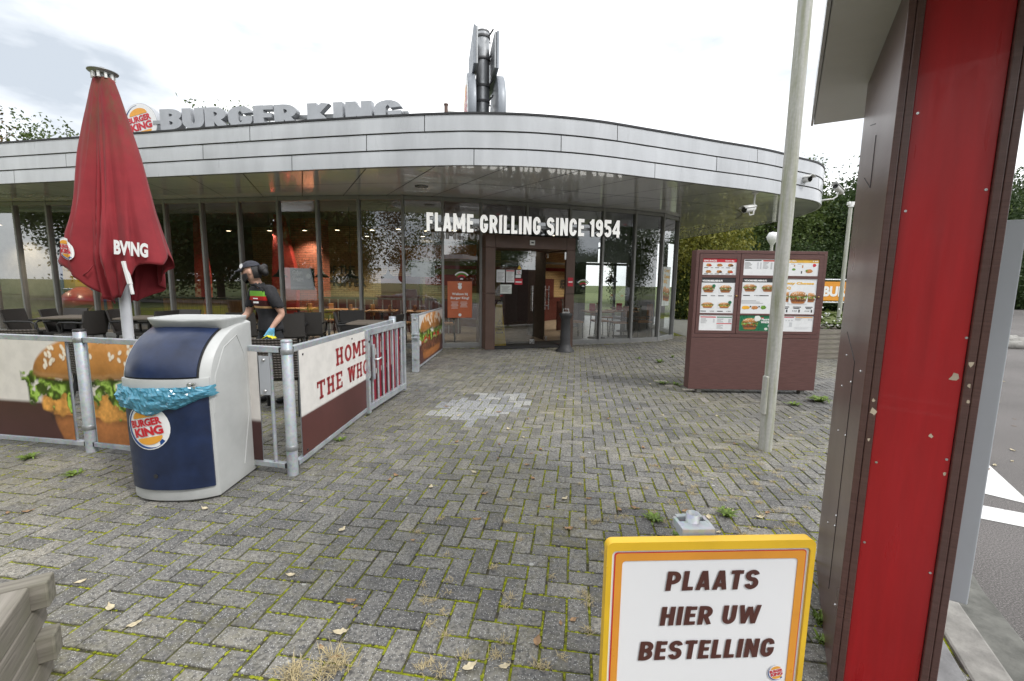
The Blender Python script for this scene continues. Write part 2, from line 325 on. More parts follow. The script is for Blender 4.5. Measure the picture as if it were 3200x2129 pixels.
    k = NB('brick_red'); v = k.coord(kind='UV'); br = k.n('ShaderNodeTexBrick'); br.inputs['Scale'].default_value = 1.0
    br.inputs['Brick Width'].default_value = 0.22; br.inputs['Row Height'].default_value = 0.07; br.inputs['Mortar Size'].default_value = 0.006
    br.inputs['Color1'].default_value = (0.34, 0.10, 0.06, 1); br.inputs['Color2'].default_value = (0.27, 0.08, 0.05, 1); br.inputs['Mortar'].default_value = (0.09, 0.05, 0.04, 1)
    k.l(v, br.inputs[0]); k.col(br.outputs[0]); k.set(rough=0.8)
    for nm, lo, hi in (('leaf_green', (0.045, 0.078, 0.018), (0.115, 0.15, 0.038)), ('leaf_dark', (0.024, 0.048, 0.016), (0.062, 0.095, 0.028)),
                       ('leaf_yellow', (0.085, 0.105, 0.018), (0.24, 0.22, 0.03)), ('leaf_autumn', (0.06, 0.05, 0.02), (0.16, 0.10, 0.03))):
        k = NB(nm); g = k.n('ShaderNodeNewGeometry')
        rnd = k.noise(g.outputs['Position'], 2.2, 3, 0.7)
        k.col(k.ramp(rnd, [(0.3, lo), (0.7, hi)])); k.set(rough=0.55, spec=0.3)
        tl = k.n('ShaderNodeBsdfTranslucent'); k.l(k.b.inputs['Base Color'].links[0].from_socket, tl.inputs[0])
        ms = k.n('ShaderNodeMixShader'); ms.inputs[0].default_value = 0.3
        k.l(k.b.outputs[0], ms.inputs[1]); k.l(tl.outputs[0], ms.inputs[2]); k.l(ms.outputs[0], k.out.inputs[0])
    P('weed_green', (0.13, 0.20, 0.025), 0.6, 0, 0.4, 30); P('dry_grass', (0.44, 0.36, 0.20), 0.9, 0, 0.25, 30)
    P('dead_leaf', (0.34, 0.21, 0.11), 0.8, 0, 0.3, 30); P('pale_leaf', (0.58, 0.50, 0.34), 0.8, 0, 0.2, 30)
    k = NB('downlight'); k.b.inputs['Emission Color'].default_value = (1.0, 0.82, 0.55, 1); k.b.inputs['Emission Strength'].default_value = 5.0
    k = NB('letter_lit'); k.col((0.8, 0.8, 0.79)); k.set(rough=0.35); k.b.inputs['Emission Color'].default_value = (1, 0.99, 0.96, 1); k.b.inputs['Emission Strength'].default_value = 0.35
    attr_print('printed_board'); attr_print('printed_menu', 0.3)
    k = NB('polo'); sx = k.n('ShaderNodeSeparateXYZ'); k.l(k.tc.outputs['Object'], sx.inputs[0])
    mr = k.n('ShaderNodeMapRange'); mr.inputs[1].default_value = 1.0; mr.inputs[2].default_value = 1.5; k.l(sx.outputs[2], mr.inputs[0])
    ra = k.n('ShaderNodeValToRGB'); ra.color_ramp.interpolation = 'CONSTANT'; e = ra.color_ramp.elements
    stops = [(0.0, (0.022, 0.022, 0.025)), (0.335, (0.60, 0.36, 0.16)), (0.385, (0.060, 0.012, 0.010)), (0.52, (0.50, 0.015, 0.012)), (0.62, (0.20, 0.50, 0.05)), (0.74, (0.022, 0.022, 0.025))]
    while len(e) < len(stops): e.new(0.9)
    for q, (p, c) in enumerate(stops): e[q].position = p; e[q].color = (*c, 1)
    k.l(mr.outputs[0], ra.inputs[0]); k.col(ra.outputs[0]); k.set(rough=0.85); k.bump(k.noise(k.coord(), 14, 4), 0.5, 0.012)
    P('polo_black', (0.022, 0.022, 0.025), 0.85, 0, 0.2, 14, 0.5, 16)
mk_materials()
# ------------------------------------------------------------------ geometry helpers
def mt(m): return MATS[m] if isinstance(m, str) else m
def tag(o, label=None, cat=None, group=None, kind=None):
    for k, v in (('label', label), ('category', cat), ('group', group), ('kind', kind)):
        if v: o[k] = v
    return o
def root(name, loc, rz=0.0, label=None, cat=None, group=None):
    o = bpy.data.objects.new(name, None); COL.objects.link(o); o.empty_display_size = 0.2
    o.location = loc; o.rotation_euler = (0, 0, rz); return tag(o, label, cat, group)
def link(name, me, parent=None, world=False, mats=None):
    o = bpy.data.objects.new(name, me); COL.objects.link(o)
    for m in (mats or []): me.materials.append(mt(m))
    if parent is not None:
        o.parent = parent
        if world:
            p = parent; T = Matrix.Identity(4)
            while p is not None:
                T = p.matrix_parent_inverse @ Matrix.LocRotScale(p.location, p.rotation_euler, p.scale) @ T; p = p.parent
            o.matrix_parent_inverse = T.inverted()
    return o
def copy_tree(o, parent=None):
    c = o.copy(); COL.objects.link(c); c.parent = parent
    for ch in [x for x in bpy.data.objects if x.parent is o]: copy_tree(ch, c)
    return c

class MB:
    """collects simple solids; build() links them as one mesh object"""
    def __init__(s): s.v = []; s.f = []; s.mi = []; s.cur = 0; s.sm = []
    def add(s, vs, fs, T=None, smooth=False):
        b = len(s.v)
        for p in vs:
            p = Vector(p); s.v.append(tuple(T @ p) if T else tuple(p))
        for f in fs: s.f.append(tuple(i + b for i in f)); s.mi.append(s.cur); s.sm.append(smooth)
        return s
    def box(s, c, d, rz=0.0, T=None):
        x, y, z = d[0] / 2, d[1] / 2, d[2] / 2
        vs = [(-x, -y, -z), (x, -y, -z), (x, y, -z), (-x, y, -z), (-x, -y, z), (x, -y, z), (x, y, z), (-x, y, z)]
        A = Matrix.Translation(Vector(c)) @ Matrix.Rotation(rz, 4, 'Z')
        if T: A = T @ A
        return s.add(vs, [(0, 3, 2, 1), (4, 5, 6, 7), (0, 1, 5, 4), (1, 2, 6, 5), (2, 3, 7, 6), (3, 0, 4, 7)], A)
    def beam(s, p, q, w, h, up=(0, 0, 1)):
        p, q = Vector(p), Vector(q); d = (q - p); L_ = d.length; d.normalize()
        r = d.cross(Vector(up));
        if r.length < 1e-4: r = d.cross(Vector((0, 1, 0)))
        r.normalize(); u = r.cross(d)
        A = Matrix(((r.x, d.x, u.x, 0), (r.y, d.y, u.y, 0), (r.z, d.z, u.z, 0), (0, 0, 0, 1)))
        return s.box((0, 0, 0), (w, L_, h), T=Matrix.Translation((p + q) / 2) @ A)
    def tube(s, pts, r, n=10, cap=True):
        pts = [Vector(p) for p in pts]; rs = r if isinstance(r, (list, tuple)) else [r] * len(pts)
        vs = []; fs = []; u = None
        for i, p in enumerate(pts):
            d = (pts[min(i + 1, len(pts) - 1)] - pts[max(i - 1, 0)]).normalized()
            if u is None:
                u = d.cross(Vector((0, 0, 1)))
                if u.length < 1e-3: u = d.cross(Vector((0, 1, 0)))
            u = (u - d * u.dot(d)).normalized(); w = d.cross(u)
            for k in range(n):
                a = 2 * PI * k / n; vs.append(p + (u * math.cos(a) + w * math.sin(a)) * rs[i])
        for i in range(len(pts) - 1):
            for k in range(n):
                a, b = i * n + k, i * n + (k + 1) % n; fs.append((a, b, b + n, a + n))
        s.add(vs, fs, smooth=True)
        if cap: s.add(vs[:n], [tuple(range(n))[::-1]]); s.add(vs[-n:], [tuple(range(n))])
        return s
    def lathe(s, prof, n=20, T=None, smooth=True):
        vs = []; fs = []
        for (r, z) in prof:
            for k in range(n): a = 2 * PI * k / n; vs.append((r * math.cos(a), r * math.sin(a), z))
        for i in range(len(prof) - 1):
            for k in range(n):
                a, b = i * n + k, i * n + (k + 1) % n; fs.append((a, b, b + n, a + n))
        s.add(vs, fs, T, smooth)
        if prof[0][0] > 1e-4: s.add(vs[:n], [tuple(range(n))[::-1]], T)
        if prof[-1][0] > 1e-4: s.add(vs[-n:], [tuple(range(n))], T)
        return s
    def prism(s, poly, T, h):
        """poly in local xy, extruded along local z from 0 to h"""
        n = len(poly); vs = [(p[0], p[1], 0) for p in poly] + [(p[0], p[1], h) for p in poly]
        fs = [tuple(range(n))[::-1], tuple(range(n, 2 * n))] + [(i, (i + 1) % n, (i + 1) % n + n, i + n) for i in range(n)]
        return s.add(vs, fs, T)
    def poly(s, pts, T=None): return s.add([(p[0], p[1], p[2] if len(p) > 2 else 0) for p in pts], [tuple(range(len(pts)))], T)
    def grid(s, P, smooth=True, closed=False):
        """P[i][j] rows of points"""
        n, m = len(P), len(P[0]); vs = [p for r in P for p in r]; fs = []
        for i in range(n - 1):
            for j in range(m if closed else m - 1):
                a, b = i * m + j, i * m + (j + 1) % m; fs.append((a, b, b + m, a + m))
        return s.add(vs, fs, smooth=smooth)
    def ball(s, c, r, n=10, m=7, sc=(1, 1, 1)):
        prof = [(max(1e-5, math.sin(PI * i / m)) * 1.0, -math.cos(PI * i / m)) for i in range(m + 1)]
        T = Matrix.Translation(Vector(c)) @ Matrix.Diagonal((r * sc[0], r * sc[1], r * sc[2], 1))
        return s.lathe(prof, n, T)
    def mesh(s, name):
        me = bpy.data.meshes.new(name); me.from_pydata(s.v, [], s.f)
        me.polygons.foreach_set('material_index', s.mi); me.polygons.foreach_set('use_smooth', s.sm); me.update(); return me
    def build(s, name, mats, parent=None, world=False, bevel=0.0, seg=2, weld=False):
        if not isinstance(mats, (list, tuple)): mats = [mats]
        o = link(name, s.mesh(name), parent, world, mats)
        if bevel:
            b = o.modifiers.new('bevel', 'BEVEL'); b.width = bevel; b.segments = seg; b.limit_method = 'ANGLE'; b.angle_limit = math.radians(40)
        return o

def frameT(o, xdir, zdir=None, up=(0, 0, 1)):
    """local x along xdir, local y = up, local z = outward normal (xdir x up)"""
    x = Vector(xdir).normalized(); y = Vector(up).normalized(); z = x.cross(y).normalized()
    return Matrix(((x.x, y.x, z.x, o[0]), (x.y, y.y, z.y, o[1]), (x.z, y.z, z.z, o[2]), (0, 0, 0, 1)))

_tc = {}
def text_geo(s, bold=0.0, extrude=0.0, shear=0.0, res=3, space=1.0):
    key = (s, bold, extrude, shear, res, space)
    if key in _tc: return _tc[key]
    cu = bpy.data.curves.new('t', 'FONT'); cu.body = s; cu.size = 1.0; cu.offset = bold; cu.extrude = extrude; cu.shear = shear
    cu.resolution_u = res; cu.space_character = space; cu.fill_mode = 'BOTH' if extrude else 'FRONT'
    ob = bpy.data.objects.new('t', cu); COL.objects.link(ob)
    dg = bpy.context.evaluated_depsgraph_get(); me = bpy.data.meshes.new_from_object(ob.evaluated_get(dg))
    vs = np.array([v.co[:] for v in me.vertices]) if len(me.vertices) else np.zeros((0, 3)); fs = [tuple(p.vertices) for p in me.polygons]
    bpy.data.objects.remove(ob); bpy.data.curves.remove(cu); bpy.data.meshes.remove(me)
    if len(vs):
        lo, hi = vs.min(0), vs.max(0); vs[:, 0] = (vs[:, 0] - lo[0]) / (hi[0] - lo[0]); vs[:, 1] = (vs[:, 1] - lo[1]) / (hi[1] - lo[1])
        asp = (hi[0] - lo[0]) / (hi[1] - lo[1])
    else: asp = 1
    _tc[key] = (vs, fs, asp); return _tc[key]
def put_text(mb, s, T, x, y, w, h, z=0.0, bold=0.02, shear=0.0, rot=0.0, depth=0.0, res=3, space=1.0):
    """text stretched into the box x..x+w, y..y+h of the plane T"""
    vs, fs, asp = text_geo(s, bold, 0.5 if depth else 0.0, shear, res, space)
    if w is None: w = h * asp
    R = Matrix.Translation((x, y, 0)) @ Matrix.Rotation(rot, 4, 'Z')
    mb.add([tuple(R @ Vector((p[0] * w, p[1] * h, 0)) + Vector((0, 0, z + (p[2] + 0.5) * depth if depth else z))) for p in vs], fs, T); return w

def circ(cx, cy, rx, ry=None, n=28, a0=0.0, a1=2 * PI):
    ry = ry or rx; full = abs(a1 - a0 - 2 * PI) < 1e-6
    return [(cx + rx * math.cos(a0 + (a1 - a0) * i / (n if full else n - 1)), cy + ry * math.sin(a0 + (a1 - a0) * i / (n if full else n - 1))) for i in range(n)]

EMB = ['bk_white', 'bk_blue', 'bk_orange', 'bk_red']
def emblem_flat(mb, T, R, z0=0.002, dz=0.0012, base=True, k0=0):
    """the round restaurant badge, drawn in the plane T; materials k0.. = EMB"""
    def Pz(poly, z, m): mb.cur = k0 + m; mb.poly([(p[0], p[1], z) for p in poly], T)
    if base: Pz(circ(0, 0, R), z0, 0)
    a0, a1 = math.radians(100), math.radians(322)
    outer = [(R * 0.95 * math.cos(a0 + (a1 - a0) * i / 40), R * 0.95 * math.sin(a0 + (a1 - a0) * i / 40)) for i in range(41)]
    inner = []
    for i in range(40, -1, -1):
        t = i / 40; wth = 0.17 * math.sin(PI * min(1, t * 1.12)) ** 0.8 * (0.35 + 0.65 * t); wth = max(wth, 0.02) if t < 0.93 else 0.15
        inner.append((R * (0.95 - wth) * math.cos(a0 + (a1 - a0) * t), R * (0.95 - wth) * math.sin(a0 + (a1 - a0) * t)))
    mb.cur = k0 + 1
    for i in range(40): mb.poly([(*outer[i], z0 + dz), (*outer[i + 1], z0 + dz), (*inner[39 - i], z0 + dz), (*inner[40 - i], z0 + dz)], T)
    tilt = math.radians(12); Tr = T @ Matrix.Rotation(tilt, 4, 'Z')
    top = [(R * 0.56 * math.cos(a), R * (0.44 + 0.34 * math.sin(a))) for a in [PI * i / 16 for i in range(17)]]
    bot = [(R * 0.58 * math.cos(a), R * (-0.44 + 0.33 * math.sin(a))) for a in [PI + PI * i / 16 for i in range(17)]]
    mb.cur = k0 + 2
    mb.poly([(*p, z0 + 2 * dz) for p in top], Tr); mb.poly([(*p, z0 + 2 * dz) for p in bot], Tr)
    mb.cur = k0 + 3
    put_text(mb, 'BURGER', Tr, -0.74 * R, 0.06 * R, 1.46 * R, 0.33 * R, z0 + 3 * dz, bold=0.045)
    put_text(mb, 'KING', Tr, -0.66 * R, -0.38 * R, 1.34 * R, 0.40 * R, z0 + 3 * dz, bold=0.05)
    mb.cur = 0

def bisect_x(mb, step):
    """cut a flat drawing into narrow strips so it can bend"""
    bm = bmesh.new(); vs = [bm.verts.new(v) for v in mb.v]
    for f, mi in zip(mb.f, mb.mi):
        try: bf = bm.faces.new([vs[i] for i in f]); bf.material_index = mi
        except ValueError: pass
    xs = [v[0] for v in mb.v]; x = math.floor(min(xs) / step) * step
    while x < max(xs):
        bmesh.ops.bisect_plane(bm, geom=bm.verts[:] + bm.edges[:] + bm.faces[:], plane_co=(x, 0, 0), plane_no=(1, 0, 0)); x += step
    bm.verts.index_update(); o = MB(); o.v = [tuple(v.co) for v in bm.verts]
    o.f = [tuple(v.index for v in f.verts) for f in bm.faces]; o.mi = [f.material_index for f in bm.faces]; o.sm = [False] * len(o.f); bm.free(); return o

def catmull(pts, step):
    P = [Vector(p) for p in pts]; P = [P[0] * 2 - P[1]] + P + [P[-1] * 2 - P[-2]]; dense = []
    for i in range(1, len(P) - 2):
        for k in range(24):
            t = k / 24; a, b, c, d = P[i - 1], P[i], P[i + 1], P[i + 2]
            dense.append(0.5 * ((2 * b) + (c - a) * t + (2 * a - 5 * b + 4 * c - d) * t * t + (3 * b - a - 3 * c + d) * t ** 3))
    dense.append(P[-2]); out = [dense[0]]; acc = 0.0
    for i in range(1, len(dense)):
        a, b = dense[i - 1], dense[i]; seg = (b - a).length
        while acc + seg >= step:
            t = (step - acc) / seg; a = a.lerp(b, t); out.append(a.copy()); seg = (b - a).length; acc = 0.0
        acc += seg
    out.append(dense[-1]); return out

def vnoise(x, y, s=1.0, seed=0.0): return mnoise.noise(Vector((x * s, y * s, seed)))

# painted prints: a flat grid whose points carry the printed colour
def print_board(name, T, w, h, nx, ny, fn, parent, world=True, mat='printed_board', z=0.0):
    xs = np.linspace(0, w, nx + 1); ys = np.linspace(0, h, ny + 1); X, Y = np.meshgrid(xs, ys); C = fn(X, Y)
    vs = [tuple(T @ Vector((a, b, z))) for a, b in zip(X.ravel(), Y.ravel())]
    fs = [(j * (nx + 1) + i, j * (nx + 1) + i + 1, (j + 1) * (nx + 1) + i + 1, (j + 1) * (nx + 1) + i) for j in range(ny) for i in range(nx)]
    me = bpy.data.meshes.new(name); me.from_pydata(vs, [], fs)
    ca = me.color_attributes.new('Col', 'FLOAT_COLOR', 'POINT'); flat = np.ones((len(vs), 4), np.float32); flat[:, :3] = C.reshape(-1, 3); ca.data.foreach_set('color', flat.ravel())
    return link(name, me, parent, world, [mat])
_rs = np.random.RandomState(3)
def fbm(X, Y, s, o=4, seed=0):
    r = np.random.RandomState(seed); out = np.zeros_like(X); amp = 1.0; tot = 0
    for k in range(o):
        G = r.rand(64, 64); fx = X * s * 2 ** k; fy = Y * s * 2 ** k; ix = np.floor(fx).astype(int); iy = np.floor(fy).astype(int)
        ux = fx - ix; uy = fy - iy; ux = ux * ux * (3 - 2 * ux); uy = uy * uy * (3 - 2 * uy)
        g = lambda a, b: G[a % 64, b % 64]
        out += amp * ((g(ix, iy) * (1 - ux) + g(ix + 1, iy) * ux) * (1 - uy) + (g(ix, iy + 1) * (1 - ux) + g(ix + 1, iy + 1) * ux) * uy); tot += amp; amp *= 0.5
    return out / tot
def over(C, mask, col):
    m = np.clip(mask, 0, 1)[..., None]; col = np.array(col, float); return C * (1 - m) + col * m
def soft(d, w): return np.clip(0.5 - d / w, 0, 1)
def shade(base, k): return np.array(base)[None, None, :] * k[..., None]
def paint_burger(C, X, Y, cx, y0, w, h, kind, seed=1, wave=1.0):
    """paint a burger of width w, height h standing at y0"""
    u = (X - cx) / (w / 2); v = (Y - y0) / h; n = fbm(u * 2 + 7, v * 2 + 3, 4, 4, seed); n2 = fbm(u + 5, v + 9, 16, 4, seed + 1); n3 = fbm(u + 2, v + 4, 45, 2, seed + 2); e = 0.03
    chick = kind == 'chicken'
    def below(C, top, dep, k):                       # contact shadow printed under an overhanging layer
        m = np.clip(1 - (top - v) / dep, 0, 1) * (v < top) * (np.abs(u) < 0.95); return C * (1 - (k * m)[..., None])
    # lower bun
    bot = 0.30 if chick else 0.22
    d = np.maximum(np.abs(u) / (0.80 - 0.10 * (1 - np.clip(v / bot, 0, 1)) ** 2) - 1, np.maximum(v - bot, -v * 1.0 + 0.10 * np.abs(u) ** 4))
    C = over(C, soft(d, e), shade((0.46, 0.17, 0.05), 0.35 + 0.35 * n + 0.45 * n3 * 0.7 + 0.35 * np.clip(v / bot, 0, 1) - 0.25 * np.abs(u) ** 3))
    # patty
    p0, p1 = (0.24, 0.49) if chick else (0.18, 0.41)
    edge = 0.02 * np.sin(u * 23 + 6 * n) + 0.03 * (n2 - 0.5); side = 0.90 + 0.08 * (n - 0.5)
    C = below(C, p0 + 0.02, 0.07, 0.6 * (d < 0.05))
    round_ = np.sqrt(np.clip(1 - ((v - (p0 + p1) / 2) / ((p1 - p0) / 2 + 0.01)) ** 2, 0, 1))
    d = np.maximum(np.abs(u) - side * (0.90 + 0.10 * round_), np.maximum(v - p1 - edge, p0 + edge - v + 0.05 * u ** 2))
    pc = shade((0.72, 0.34, 0.075), 0.25 + 0.55 * n2 + 0.5 * (n3 - 0.3) + 0.30 * round_) * np.clip(0.55 + 0.9 * (n - 0.1), 0.5, 1.15)[..., None] if chick else shade((0.17, 0.065, 0.033), 0.10 + 2.2 * n2 ** 2 + 0.5 * n3)
    C = over(C, soft(d, e), pc)
    if not chick:
        d = np.maximum(np.abs(u) / 0.88 - 1, np.abs(v - 0.405 - 0.02 * np.sin(u * 14)) - 0.022); C = over(C, soft(d, e), shade((0.40, 0.42, 0.10), 0.5 + 0.7 * n2))
        d = np.maximum(np.abs(u + 0.10) / 0.80 - 1, np.abs(v - 0.475 - 0.03 * np.sin(u * 9)) - 0.07)
        C = over(C, soft(d, e), shade((0.66, 0.035, 0.018), 0.45 + 0.6 * n + 0.4 * np.clip((v - 0.44) * 8, 0, 1)))
    # mayonnaise
    d = np.maximum(np.abs(u) / 0.9 - 1, np.abs(v - (0.55 if chick else 0.60) - 0.06 * np.sin(u * 15 + 9 * n)) - 0.055)
    C = over(C, soft(d, e), shade((0.82, 0.76, 0.69), 0.55 + 0.55 * n))
    # lettuce frill in two overlapping rows
    for q, (ctr, wid, amp, ph, dark) in enumerate(((0.60, 0.085, 0.04, 2.0, 0.6), (0.51 if chick else 0.555, 0.10, 0.075, 0.4, 1.0))):
        lv = ctr + amp * np.sin(u * 17 * wave + 8 * n + ph) + amp * 0.6 * np.sin(u * 37 * wave + 6 * n2 + ph)
        hw = wid * (0.75 + 0.5 * n) + 0.045 * np.sin(u * 11 + 2 + ph)
        C = below(C, lv - hw + 0.015, 0.06, 0.55) if q else C
        d = np.maximum(np.abs(u + 0.02) - (1.08 - 0.06 * q), np.abs(v - lv) - hw)
        fold = 0.5 + 0.5 * np.sin(u * 43 * wave + 18 * n + v * 26 + ph); rib = np.clip(np.sin(u * 90 + 22 * n + v * 40) - 0.75, 0, 1) * 2
        lc = shade((0.17, 0.31, 0.025), dark * (0.18 + 1.15 * fold ** 1.3 * (0.45 + 0.9 * n))) + shade((0.34, 0.36, 0.16), dark * (np.clip(fold - 0.72, 0, 1) * 1.6 + 0.5 * rib * fold))
        C = over(C, soft(d, e * 0.7), lc)
    d = np.maximum(np.abs(u) / 0.75 - 1, np.abs(v - 0.60 - 0.04 * np.sin(u * 11 + 9 * n)) - 0.03 * (np.sin(u * 6.3 + 1) > 0.1)); C = over(C, soft(d, e), shade((0.84, 0.79, 0.72), 0.7 + 0.35 * n))
    # crown
    b0 = 0.62 if chick else 0.64; lip = b0 + 0.03 * np.sin(u * 5 + 4 * n) - 0.03 * (1 - u ** 2)
    C = below(C, lip, 0.06, 0.6)
    dome = b0 + (1 - b0) * np.sqrt(np.clip(1 - (np.abs(u) / 0.97) ** 2.4, 0, 1))
    d = np.maximum(np.abs(u) / 0.97 - 1, np.maximum(v - dome, lip - v)); k = np.clip((v - b0) / (1 - b0), 0, 1)
    lit = 0.50 + 0.55 * k ** 0.8 - 0.28 * np.abs(u) ** 3 - 0.12 * u + 0.30 * (n - 0.5) + 0.10 * (n3 - 0.5)
    bc = shade((0.66, 0.285, 0.075), lit) + shade((0.30, 0.24, 0.17), np.clip(lit - 0.86, 0, 1) * 1.6)
    bc = bc * (1 - 0.35 * np.clip(1 - (v - lip) / 0.06, 0, 1))[..., None] + shade((0.30, 0.22, 0.13), 0.35 * np.clip(1 - np.abs(v - lip - 0.03) / 0.03, 0, 1))
    C = over(C, soft(d, e), bc)
    r = np.random.RandomState(seed + 5)
    for q in range(84 if chick else 36):
        su = r.uniform(-0.85, 0.85); top = b0 + (1 - b0) * math.sqrt(max(0, 1 - (abs(su) / 0.97) ** 2.4)); sv = b0 + (top - b0) * (0.25 + 0.72 * r.rand() ** 0.7); an = r.uniform(-0.9, 0.9)
        a = (u - su) * w / 2; b = (v - sv) * h; ca_, sa_ = math.cos(an), math.sin(an); s = w * (0.0072 if chick else 0.014)
        d = np.sqrt(((a * ca_ - b * sa_) / s) ** 2 + ((a * sa_ + b * ca_) / (s * 1.6)) ** 2) - 1
        d2 = np.sqrt((((a - s * .3) * ca_ - (b + s * .5) * sa_) / s) ** 2 + (((a - s * .3) * sa_ + (b + s * .5) * ca_) / (s * 1.6)) ** 2) - 1
        C = over(C, soft(d2, 0.8) * 0.55, (0.22, 0.08, 0.02)); C = over(C, soft(d, 0.4), (0.86, 0.77, 0.64))
    return C

# ---- condensed block capitals drawn as thick strokes (sign lettering)
def _arc(cx, cy, rx, ry, a0, a1, n=10): return [(cx + rx * math.cos(math.radians(a0 + (a1 - a0) * i / n)), cy + ry * math.sin(math.radians(a0 + (a1 - a0) * i / n))) for i in range(n + 1)]
GW = {'I': 0.0, 'M': 0.80, 'W': 0.84, 'L': 0.42, 'E': 0.44, 'F': 0.43, '1': 0.30, ' ': 0.22, 'A': 0.56, 'N': 0.56, 'T': 0.48}
def glyph(c, W_, H_, t):
    L_, R_, B_, T_ = t / 2, W_ - t / 2, t / 2, H_ - t / 2; M_ = H_ * 0.52; cx = W_ / 2; hb = t * 0.9
    def bowl(y0, y1, r=None): r = (y1 - y0) / 2; q = min(r, (R_ - L_) * 0.62); return [(L_, y1), (R_ - q, y1)] + _arc(R_ - q, (y0 + y1) / 2, q, r, 90, -90)[1:] + [(L_, y0)]
    st = [(L_, 0), (L_, H_)]
    if c == 'I': return [[(t / 2, 0), (t / 2, H_)]]
    if c == 'L': return [st, [(L_, B_), (W_, B_)]]
    if c == 'T': return [[(cx, 0), (cx, H_)], [(0, T_), (W_, T_)]]
    if c == 'H': return [st, [(R_, 0), (R_, H_)], [(L_, M_), (R_, M_)]]
    if c == 'E': return [st, [(L_, B_), (W_, B_)], [(L_, M_), (W_ * 0.92, M_)], [(L_, T_), (W_, T_)]]
    if c == 'F': return [st, [(L_, M_ * 0.95), (W_ * 0.9, M_ * 0.95)], [(L_, T_), (W_, T_)]]
    if c == 'P': return [st, bowl(H_ * 0.44, T_)]
    if c == 'R': return [st, bowl(H_ * 0.46, T_), [(cx, H_ * 0.46), (R_ + t * 0.1, 0)]]
    if c == 'B': return [st, bowl(M_, T_), bowl(B_, M_)]
    if c == 'A': return [[(L_ * 0.9, 0), (cx - t * 0.08, H_)], [(W_ - L_ * 0.9, 0), (cx + t * 0.08, H_)], [(W_ * 0.2, H_ * 0.26), (W_ * 0.8, H_ * 0.26)]]
    if c == 'N': return [st, [(R_, 0), (R_, H_)], [(L_, H_), (R_, 0)]]
    if c == 'M': return [st, [(R_, 0), (R_, H_)], [(L_, H_), (cx, H_ * 0.2)], [(R_, H_), (cx, H_ * 0.2)]]
    if c == 'W': return [[(L_ * 0.8, H_), (W_ * 0.27, 0)], [(cx, H_ * 0.9), (W_ * 0.27, 0)], [(cx, H_ * 0.9), (W_ * 0.73, 0)], [(W_ - L_ * 0.8, H_), (W_ * 0.73, 0)]]
    if c == 'K': return [st, [(L_, H_ * 0.40), (R_, H_)], [(L_ + t * 0.4, H_ * 0.52), (R_ + t * 0.1, 0)]]
    rx = (R_ - L_) / 2; ry = H_ * 0.26
    if c == 'U': return [[(L_, H_)] + _arc(cx, B_ + ry, rx, ry, 180, 360) + [(R_, H_)]]
    if c == 'O': return [_arc(cx, T_ - ry, rx, ry, 0, 180) + _arc(cx, B_ + ry, rx, ry, 180, 360) + [(R_, T_ - ry)]]
    if c == 'C': return [_arc(cx, T_ - ry, rx, ry, 8, 180) + _arc(cx, B_ + ry, rx, ry, 180, 352)]
    if c == 'G': return [_arc(cx, T_ - ry, rx, ry, 8, 180) + _arc(cx, B_ + ry, rx, ry, 180, 360) + [(R_, H_ * 0.46)], [(cx, H_ * 0.42), (W_, H_ * 0.42)]]
    r1 = (T_ - M_) / 2; r2 = (M_ - B_) / 2
    if c == 'S': return [_arc(cx, T_ - r1, rx, r1, 10, 270, 16) + _arc(cx, B_ + r2, rx, r2, 90, -170, 16)[1:]]
    if c == '1': return [[(R_, 0), (R_, H_)], [(R_, T_), (0, H_ * 0.74)]]
    if c == '9': return [_arc(cx, T_ - r1 * 1.05, rx, r1 * 1.05, 0, 360, 20), [(R_, T_ - r1)] + _arc(cx, B_ + r2, rx, r2, 0, -150, 12)]
    if c == '5': return [[(W_ * 0.95, T_), (L_, T_), (L_, M_ + t * 0.2)], [(L_, M_ + t * 0.15)] + _arc(cx, B_ + r2 * 1.1, rx, r2 * 1.1, 90, -160, 14)]
    if c == '4': return [[(W_ * 0.72, 0), (W_ * 0.72, H_)], [(W_ * 0.68, H_), (0.02, H_ * 0.30)], [(0, H_ * 0.27), (W_, H_ * 0.27)]]
    return []
def stroke(mb, path, t, T, f, z, depth, H_):
    P_ = [Vector((p[0], p[1])) for p in path]; A_, B_ = [], []
    for i, p in enumerate(P_):
        d0 = (P_[i] - P_[i - 1]).normalized() if i else (P_[1] - P_[0]).normalized(); d1 = (P_[i + 1] - P_[i]).normalized() if i < len(P_) - 1 else d0
        n0 = Vector((-d0.y, d0.x)); n1 = Vector((-d1.y, d1.x)); n = (n0 + n1); n = n.normalized() if n.length > 1e-5 else n0; k = t / 2 / max(0.45, n.dot(n0))
        for S_, sg in ((A_, 1), (B_, -1)): q = p + n * k * sg; S_.append((q.x, min(H_, max(0.0, q.y))))
    fr = []
    for i in range(len(P_) - 1): mb.add([(*f(*A_[i]), z), (*f(*B_[i]), z), (*f(*B_[i + 1]), z), (*f(*A_[i + 1]), z)], [(0, 1, 2, 3)], T)
    if depth:
        loop = A_ + B_[::-1]
        for i in range(len(loop)): a, b = f(*loop[i]), f(*loop[(i + 1) % len(loop)]); mb.add([(*a, z - depth), (*b, z - depth), (*b, z), (*a, z)], [(0, 1, 2, 3)], T)
